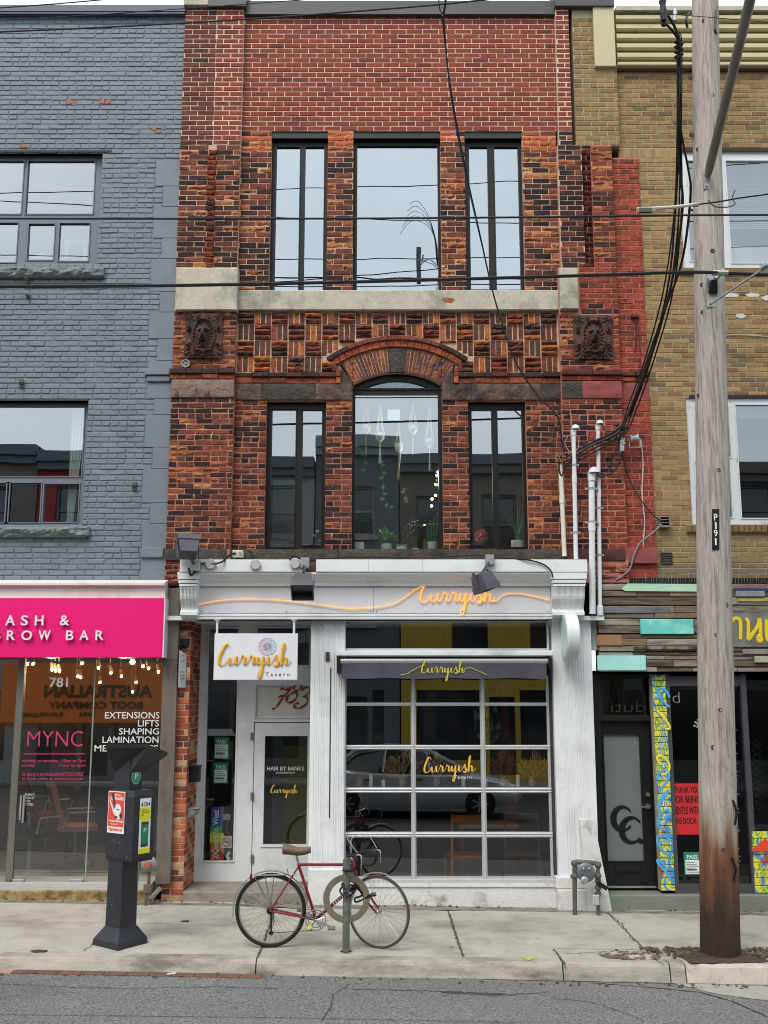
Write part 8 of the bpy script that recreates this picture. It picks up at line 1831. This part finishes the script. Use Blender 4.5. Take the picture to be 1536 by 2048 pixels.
# ================================================================== BEHIND THE GLASS
YW2 = .27
ledge = M('ledge_inner', '4a443c', .8)
b = B(); b.box(PLR, 2.15, .2, .6, Z(1102), Z(1099) + .02); b.build('window_ledge', ledge, tav)
pot_w = M('pot_white', 'e4e6df', .5, var=.04); leafg = M('leaf_mid', '5f9a42', .55, var=.3, vs=25); leafd = M('leaf_dark', '3a6440', .6, var=.3, vs=25); stemm = M('stem', '5a4a34', .8); cord = M('cord_white', 'd8d4c6', .8, var=.05, emit=.0); cord_t = M('cord_tan', 'a98e62', .8)
zL = Z(1099) + .02
def pot(c, r, h, sq=False):
    b = B()
    if sq: b.box(c.x - r, c.x + r, c.y - r, c.y + r, c.z, c.z + h, .006)
    else: b.lathe([(r * .75, 0), (r, h * .3), (r, h), (r * .9, h), (r * .9, h * .8)], c, n=18)
    return b
def plant(px_, kind, label, r=.07, h=.10, H=.3, Y=YW2, sq=False, zb_=None, m=None):
    c = P(px_, 1080, Y); c.z = zL if zb_ is None else zb_; t = thing('potted_plant', c, label, 'potted plant', 'potted plants on the window ledge')
    pot(c, r, h, sq).build('pot', pot_w, t, smooth=not sq)
    top = c + Vector((0, 0, h)); b = B(); rr = random.Random(px_); U2 = lambda a, d: a + (d - a) * rr.random()
    if kind == 'bush':
        s = B(); s.tube([top, top + Vector((.02, 0, H * .45))], .008, 5)
        for k in range(8): a = U2(0, 6.3); s.tube([top + Vector((.02, 0, H * .3)), top + Vector((.1 * math.cos(a), .06 * math.sin(a), H * U2(.6, .9)))], .004, 4)
        s.build('stem', stemm, t)
        for k in range(130): a = U2(0, 6.3); q = U2(.2, 1) ** .5; b.leaf(top + Vector((.17 * q * math.cos(a), .1 * q * math.sin(a), H * (.7 + .4 * q * math.sin(a * 1.7)))), (U2(-1, 1), U2(-1, 1), U2(-.3, 1)), (0, 0, 1), .05, .02)
    elif kind == 'broad':
        for k in range(22): a = U2(0, 6.3); d = Vector((math.cos(a), math.sin(a) * .6, U2(.2, 1.4))); e = top + d * U2(.04, H * .5); b.leaf(e, d, (0, 0, 1), .11, .07)
    elif kind == 'spike':
        for k in range(16):
            a = U2(-1, 1); L_ = H * U2(.6, 1); p = [top, top + Vector((a * .10 * L_ / H, U2(-.04, .04), L_ * .5)), top + Vector((a * .24 * L_ / H * 1.2, U2(-.06, .06), L_))]; b.tube(smooth_pts(p, 3), [.012 - .0017 * i for i in range(7)], 5)
    elif kind == 'cactus':
        for k in range(4): a = (k - 1.5) * .03; b.tube([top + Vector((a, 0, 0)), top + Vector((a * 1.5, 0, H * (.6 + .13 * k)))], .018, 7)
    elif kind == 'low':
        for k in range(14): b.ball(top + Vector((U2(-.06, .06), U2(-.03, .03), .012)), .016, 5)
    b.build('foliage', m or (leafd if kind in ('bush', 'spike', 'cactus') else leafg), t, smooth=kind in ('spike', 'cactus'))
plant(718, 'bush', 'small leafy bush in a square white pot at the left of the tall centre window', .062, .105, .27, sq=True)
plant(773, 'broad', 'broad-leaved plant in a white bowl on the centre window ledge', .065, .085, .24)
plant(803, 'low', 'low succulents in a squat white bowl on the centre window ledge', .065, .055, .1)
plant(831, 'bush', 'dark little tree without visible pot on the centre window ledge', .045, .04, .32, Y=.32)
plant(865, 'cactus', 'tall thin cactus in a white pot at the right of the centre window', .065, .11, .38)
plant(1035, 'spike', 'spiky aloe in a round white pot in the right-hand narrow window', .08, .13, .5)
t = thing('glass_candle', P(850, 1090, .45), 'yellowish tall glass candle beside the cactus', 'candle'); b = B(); c = P(850, 1080, .45); b.lathe([(.022, zL - c.z), (.022, zL - c.z + .17)], c, n=12); b.build('glass_jar', M('jar_yellow', '9a8a30', .3), t)
fl = M('flower_pink', 'ea6a80', .6, var=.3, vs=40); fl2 = M('flower_light', 'e9a6b4', .6)
t = thing('pink_flower_ball', P(963, 1095, .24), 'ball of pink and white petals in the right-hand narrow window', 'flowers'); c = P(963, 1073, .24)
for m_, n in ((fl, 70), (fl2, 30)):
    b = B()
    for k in range(n): a, e = U(0, 6.3), U(-1, 1); d = Vector((math.cos(a) * math.sqrt(1 - e * e), math.sin(a) * math.sqrt(1 - e * e), e)); b.leaf(c + d * .04, d + Vector((U(-.5, .5), 0, U(-.5, .5))), (U(-1, 1), U(-1, 1), 1), .06, .045)
    b.build('petal', m_, t, kind='stuff')
b = B(); b.box(c.x - .05, c.x + .06, c.y - .03, c.y + .05, zL, zL + .05); b.build('holder', M('holder_rose', '7a3a38', .6), t)
t = thing('small_bouquet', P(628, 1092, .35), 'small jar of pink flowers in the left-hand narrow window', 'flowers')
for k, (x, y, m_) in enumerate(((634, 1063, fl2), (627, 1071, fl2), (640, 1082, fl), (637, 1090, M('flower_magenta', '9c4a90', .6)), (607, 1078, M('leafy_teal', '3c6a5c', .6)))):
    b = B(); b.ball(P(x, y, .35), .028, 8, (1, .6, .6)); b.build('flower', m_, t)
b = B(); b.tube([P(634, 1064, .35), P(630, 1085, .35), P(628, 1096, .35)], .004, 4); b.tube([P(640, 1083, .35), P(630, 1096, .35)], .004, 4); b.build('stem', leafd, t)
b = B(); c = P(612, 1092, .35); b.ball(c, .05, 10, (1.2, .8, .6)); b.build('jar', M('jar_teal', '7fa0a4', .2), t)
b = B(); q = RC(545, 960, 588, 1085, 1.0); b.box(q[0], q[1], 1.0, 1.03, q[2], q[3]); b.build('inner_panel', M('inner_panel', '7d8583', .7), None, label='pale panel standing inside the left-hand narrow window', cat='panel')
# macrame hangers
ld = bpy.data.lights.new('planter_fill', 'POINT'); ld.energy = 55; ld.color = (1, .86, .66); ld.shadow_soft_size = .1; lo = bpy.data.objects.new('planter_fill', ld); COL.objects.link(lo); lo.location = P(868, 960, .75)  # point light added beside the string bulbs to brighten the planters
def hanger(px_, ytop, ypot, ytail, label, m, pale=True, r=.062):
    c = P(px_, ypot, .3); t = thing('macrame_hanger', c, label, 'hanging planter', 'macrame hangers in the centre window'); tp = P(px_, ytop, .3); tl = P(px_, ytail, .3)
    b = B()
    for k in range(4): a = k * 1.57 + .5; o = Vector((r * math.cos(a), r * .6 * math.sin(a), 0)); b.tube([tp + o * .15, c + Vector((0, 0, r * 2.6)) + o * .55, c + o + Vector((0, 0, r * .6)), c + o * .9 - Vector((0, 0, r * .5)), c - Vector((0, 0, r * 1.3))], .0075, 5)
    for k in range(7): o = Vector((U(-.01, .01), U(-.01, .01), 0)); b.tube([c - Vector((0, 0, r * 1.2)), tl + o * 1.4 + Vector((0, 0, U(0, .03)))], .007, 4)
    b.build('cord', m, t)
    if pale: b = B(); b.ball(c, r * .85, 12); b.build('pot', M('pot_pale', 'd0d4cc', .6), t, smooth=True)  # round pots in one plain pale colour
    else: pot(c - Vector((0, 0, r * .8)), r * .95, r * 1.9).build('pot', pot_w, t, smooth=True)
hanger(732, 808, 856, 915, 'macrame hanger with tan tail and round white pot, leftmost', cord_t)
hanger(760, 806, 872, 928, 'low white macrame hanger with long white tail, second from the left', cord)
hanger(797, 846, 896, 962, 'tan macrame hanger with straight white pot hanging lowest', cord_t, False, .052)
hanger(826, 806, 857, 912, 'white macrame hanger with round pot right of the lowest one', cord)
hanger(859, 810, 884, 942, 'rightmost white macrame hanger near the window edge', cord)
t = thing('trailing_vine', P(765, 985, .45), 'thin green vine trailing across the middle of the centre window', 'plant')
b = B(); s = B(); vp = [[(758, 925), (764, 940), (768, 960), (766, 985), (772, 1003), (780, 1014)], [(718, 895), (726, 918), (732, 945)], [(806, 975), (812, 990), (817, 1000)]]
for v in vp:
    pp_ = smooth_pts([P(x, y, .45) for x, y in v], 5); s.tube(pp_, .003, 4)
    for p in pp_[::3]: b.leaf(p, (U(-1, 1), -.3, U(-1, .4)), (0, -1, .2), .07, .05)
b.build('foliage', M('leaf_bright', '5c8a38', .5, var=.2), t); s.build('stem', leafg, t)
bl = M('string_light', 'ffe9b0', .5, var=0, emit=9)
t = thing('string_lights', P(874, 990, .6), 'string of small glowing bulbs at the right edge of the centre window', 'string lights')
for k, (x, y) in enumerate(((876, 944), (874, 951), (872, 969), (871, 991), (864, 998), (863, 1012), (849, 1050))): b = B(); b.ball(P(x, y, .6), .019 if k < 6 else .01, 8); b.build('bulb', bl, t)
b = B(); b.tube([P(877, 930, .6), P(874, 951, .61), P(871, 991, .61), P(862, 1013, .61), P(850, 1050, .61)], .003, 4); b.build('flex', blackm, t)
b = B(); q = RC(775, 815, 800, 840, 3.7); b.box(q[0], q[1], 3.7, 3.72, q[2], q[3]); b.build('reflection_patch', M('reflection_patch', 'b4ccd8', .4, var=0, emit=.5), None, label='small glowing patch imitating a reflection high in the centre window', cat='imitated reflection')  # glowing patch stands in for a reflection on the glass

# dining room behind the glass garage door
zfd = -.05 + .02; shY = .12
b = B(); q = RC(692, 1575, 1104, 1580, shY); b.box(q[0], q[1], shY, shY + .25, q[2], q[3]); b.build('shelf', M('shelf_dark', '2a2321', .6), tav)
zsf = q[3]
cdl = M('candle_white', 'cfcfba', .5, var=.03)
for k, (x, h, lb) in enumerate(((742, .14, 'tall white candle leftmost on the dark shelf'), (767, .075, 'short white candle second on the dark shelf'), (927, .11, 'stout white candle left of the middle bar on the shelf'), (971, .09, 'white candle half hidden beside the middle bar'), (1036, .135, 'tall white candle rightmost on the dark shelf'))):
    c = P(x, 1575, shY + .1); c.z = zsf; b = B(); b.lathe([(.022, 0), (.024, .005), (.024, h), (.005, h - .004), (.003, h + .012)], c, n=14); b.build('candle', cdl, None, smooth=True, label=lb, cat='candle')
def dried(px_, H, spread, m, lb, n=90, lean=0.0):
    c = P(px_, 1575, shY + .12); c.z = zsf; t = thing('dried_flowers', c, lb, 'dried flowers'); b = B(); rr = random.Random(px_); s = B()
    for k in range(n):
        a = rr.uniform(-1, 1); e = c + Vector((a * spread + lean, rr.uniform(-.06, .06), H * rr.uniform(.45, 1) * (1 - .35 * abs(a)))); 
        if k % 4 == 0: s.tube([c + Vector((0, 0, .08)), c.lerp(e, .6) + Vector((0, 0, .03)), e], .002, 3)
        d = (e - c).normalized()
        for j in range(3): b.leaf(e - d * .03 * j, d + Vector((rr.uniform(-.6, .6), rr.uniform(-.6, .6), rr.uniform(-.5, .3))), (0, -1, 0), .06, .008)
    b.build('plume', m, t); s.build('stem', cord_t, t); b = B(); b.lathe([(.03, 0), (.045, .05), (.025, .1), (.03, .12)], c, n=12); b.build('vase', M('vase_brown', '7d6a58', .5), t, smooth=True)
pamp = M('pampas', 'b39a68', .9, var=.2); redd = M('dried_red', 'a0604a', .9, var=.3); drk = M('dried_dark', '6a5a4c', .9)
dried(718, .32, .13, drk, 'dark dried twigs at the far left of the shelf'); dried(805, .42, .22, pamp, 'beige pampas bunch behind the left bar of the glass door'); dried(873, .40, .08, pamp, 'narrow bunch of dried stems left of the gold lettering', 50); dried(1006, .46, .15, redd, 'reddish dried flowers left of the last candle'); dried(1064, .40, .2, pamp, 'beige pampas bunch at the right end of the shelf', 120, .05)
redp = M('column_red', '8a1f1c', .6, var=.1)
b = B(); b.tube([P(1007, 1345, 1.6), P(1014, 1480, 1.6), P(1021, 1560, 1.6), P(1030, 1720, 1.6)], .06, 12); b.build('red_post', redp, None, smooth=True, label='slightly slanting dark red post inside the restaurant', cat='post')
for k, (x, y) in enumerate(((890, 1398), (1047, 1400))):
    c = P(x, y, 2.4); t = thing('pendant_shade', c, 'wide dark pendant shade with yellow inside, %s of two in the restaurant' % ('left' if k == 0 else 'right'), 'pendant lamp')
    b = B(); b.lathe([(.52, .0), (.50, .03), (.36, .24), (.1, .36), (.03, .42)], c, n=28); b.build('shade', M('shade_dark', '3d3d40', .5), t, smooth=True)
    b = B(); b.lathe([(.50, -.002), (.49, -.012)], c, n=28); b.build('inner_rim', M('shade_yellow', 'b3a03a', .5), t); b = B(); b.cyl(c + Vector((0, 0, .4)), (c.x, c.y, ZS + .08), .01, n=5); b.build('flex', blackm, t)
b = B(); q = RC(948, 1413, 1004, 1492, 1.2); b.add([(q[0], 1.2, q[3]), (q[1] - .06, 1.2, q[3]), (q[1], 1.2, q[3] - .3), (q[1] - .05, 1.2, q[2] + .1), ((q[0] + q[1]) / 2, 1.2, q[2]), (q[0] + .05, 1.2, q[2] + .1), (q[0], 1.2, q[3] - .3)], [tuple(range(7))]); t = b.build('patterned_hanging', M('hanging_grey', '8a8a84', .8, var=.6, vs=9, stain='1e1e20', stain_s=7, stain_lo=.48, stain_hi=.52), None, label='grey and black patterned cloth hanging inside the glass door', cat='hanging')
b = B(); q = RC(700, 1414, 800, 1470, 3.0); b.box(q[0], q[1], 3.0, 3.05, q[2] - .6, q[3]); b.build('inner_wall', M('inner_pale', '6f7375', .7), None, label='pale grey wall panel at the back left of the dining room', cat='wall panel')
def chair(px_, Y, m, lb, ang=0.0, w_=.42):
    c = P(px_, 1750, Y); c.z = zfd; t = thing('dining_chair', c, lb, 'chair', 'wooden dining chairs'); Rm = Matrix.Rotation(ang, 3, 'Z'); W = lambda x, y, z: c + Rm @ Vector((x, y, z)); h = w_ / 2
    for sx in (-1, 1):
        for sy, H in ((-1, .98), (1, .45)): b = B(); b.tube([W(sx * h, sy * h, 0), W(sx * h * (.96), sy * h * (1.0 if H < .5 else 1.08), H)], .02, 4); b.build('leg', m, t)
    b = B(); b.obox(W(0, 0, .46), Rm @ Vector((h, 0, 0)), Rm @ Vector((0, h, 0)), Vector((0, 0, .018))); b.build('seat', m, t)
    for z in (.92, .72): b = B(); b.obox(W(0, -h * 1.05, z), Rm @ Vector((h, 0, 0)), Rm @ Vector((0, .012, 0)), Vector((0, 0, .04 if z > .9 else .02))); b.build('back_rail', m, t)
chair(930, .75, M('chair_orange', 'a85a2a', .5, var=.15), 'orange wooden chair just inside the glass door, bottom centre', .15); chair(1048, 1.0, M('chair_brown', '6e4b34', .5, var=.15), 'brown wooden chair right of the orange one', -.2)
t = thing('dining_table', P(980, 1750, 1.4), 'long wooden table behind the orange chair', 'table'); q = P(915, 1646, 1.4); r_ = P(1032, 1646, 1.4)
b = B(); b.box(q.x, r_.x, 1.1, 1.75, q.z - .03, q.z + .01, .004); b.build('table_top', M('table_wood', 'a07a4c', .4, var=.15, vs=4, stretch=(1, 6, 1)), t)
for x in (q.x + .05, r_.x - .05): b = B(); b.box(x - .03, x + .03, 1.3, 1.36, zfd, q.z - .03); b.build('leg', M('chair_brown', '6e4b34', .5), t)
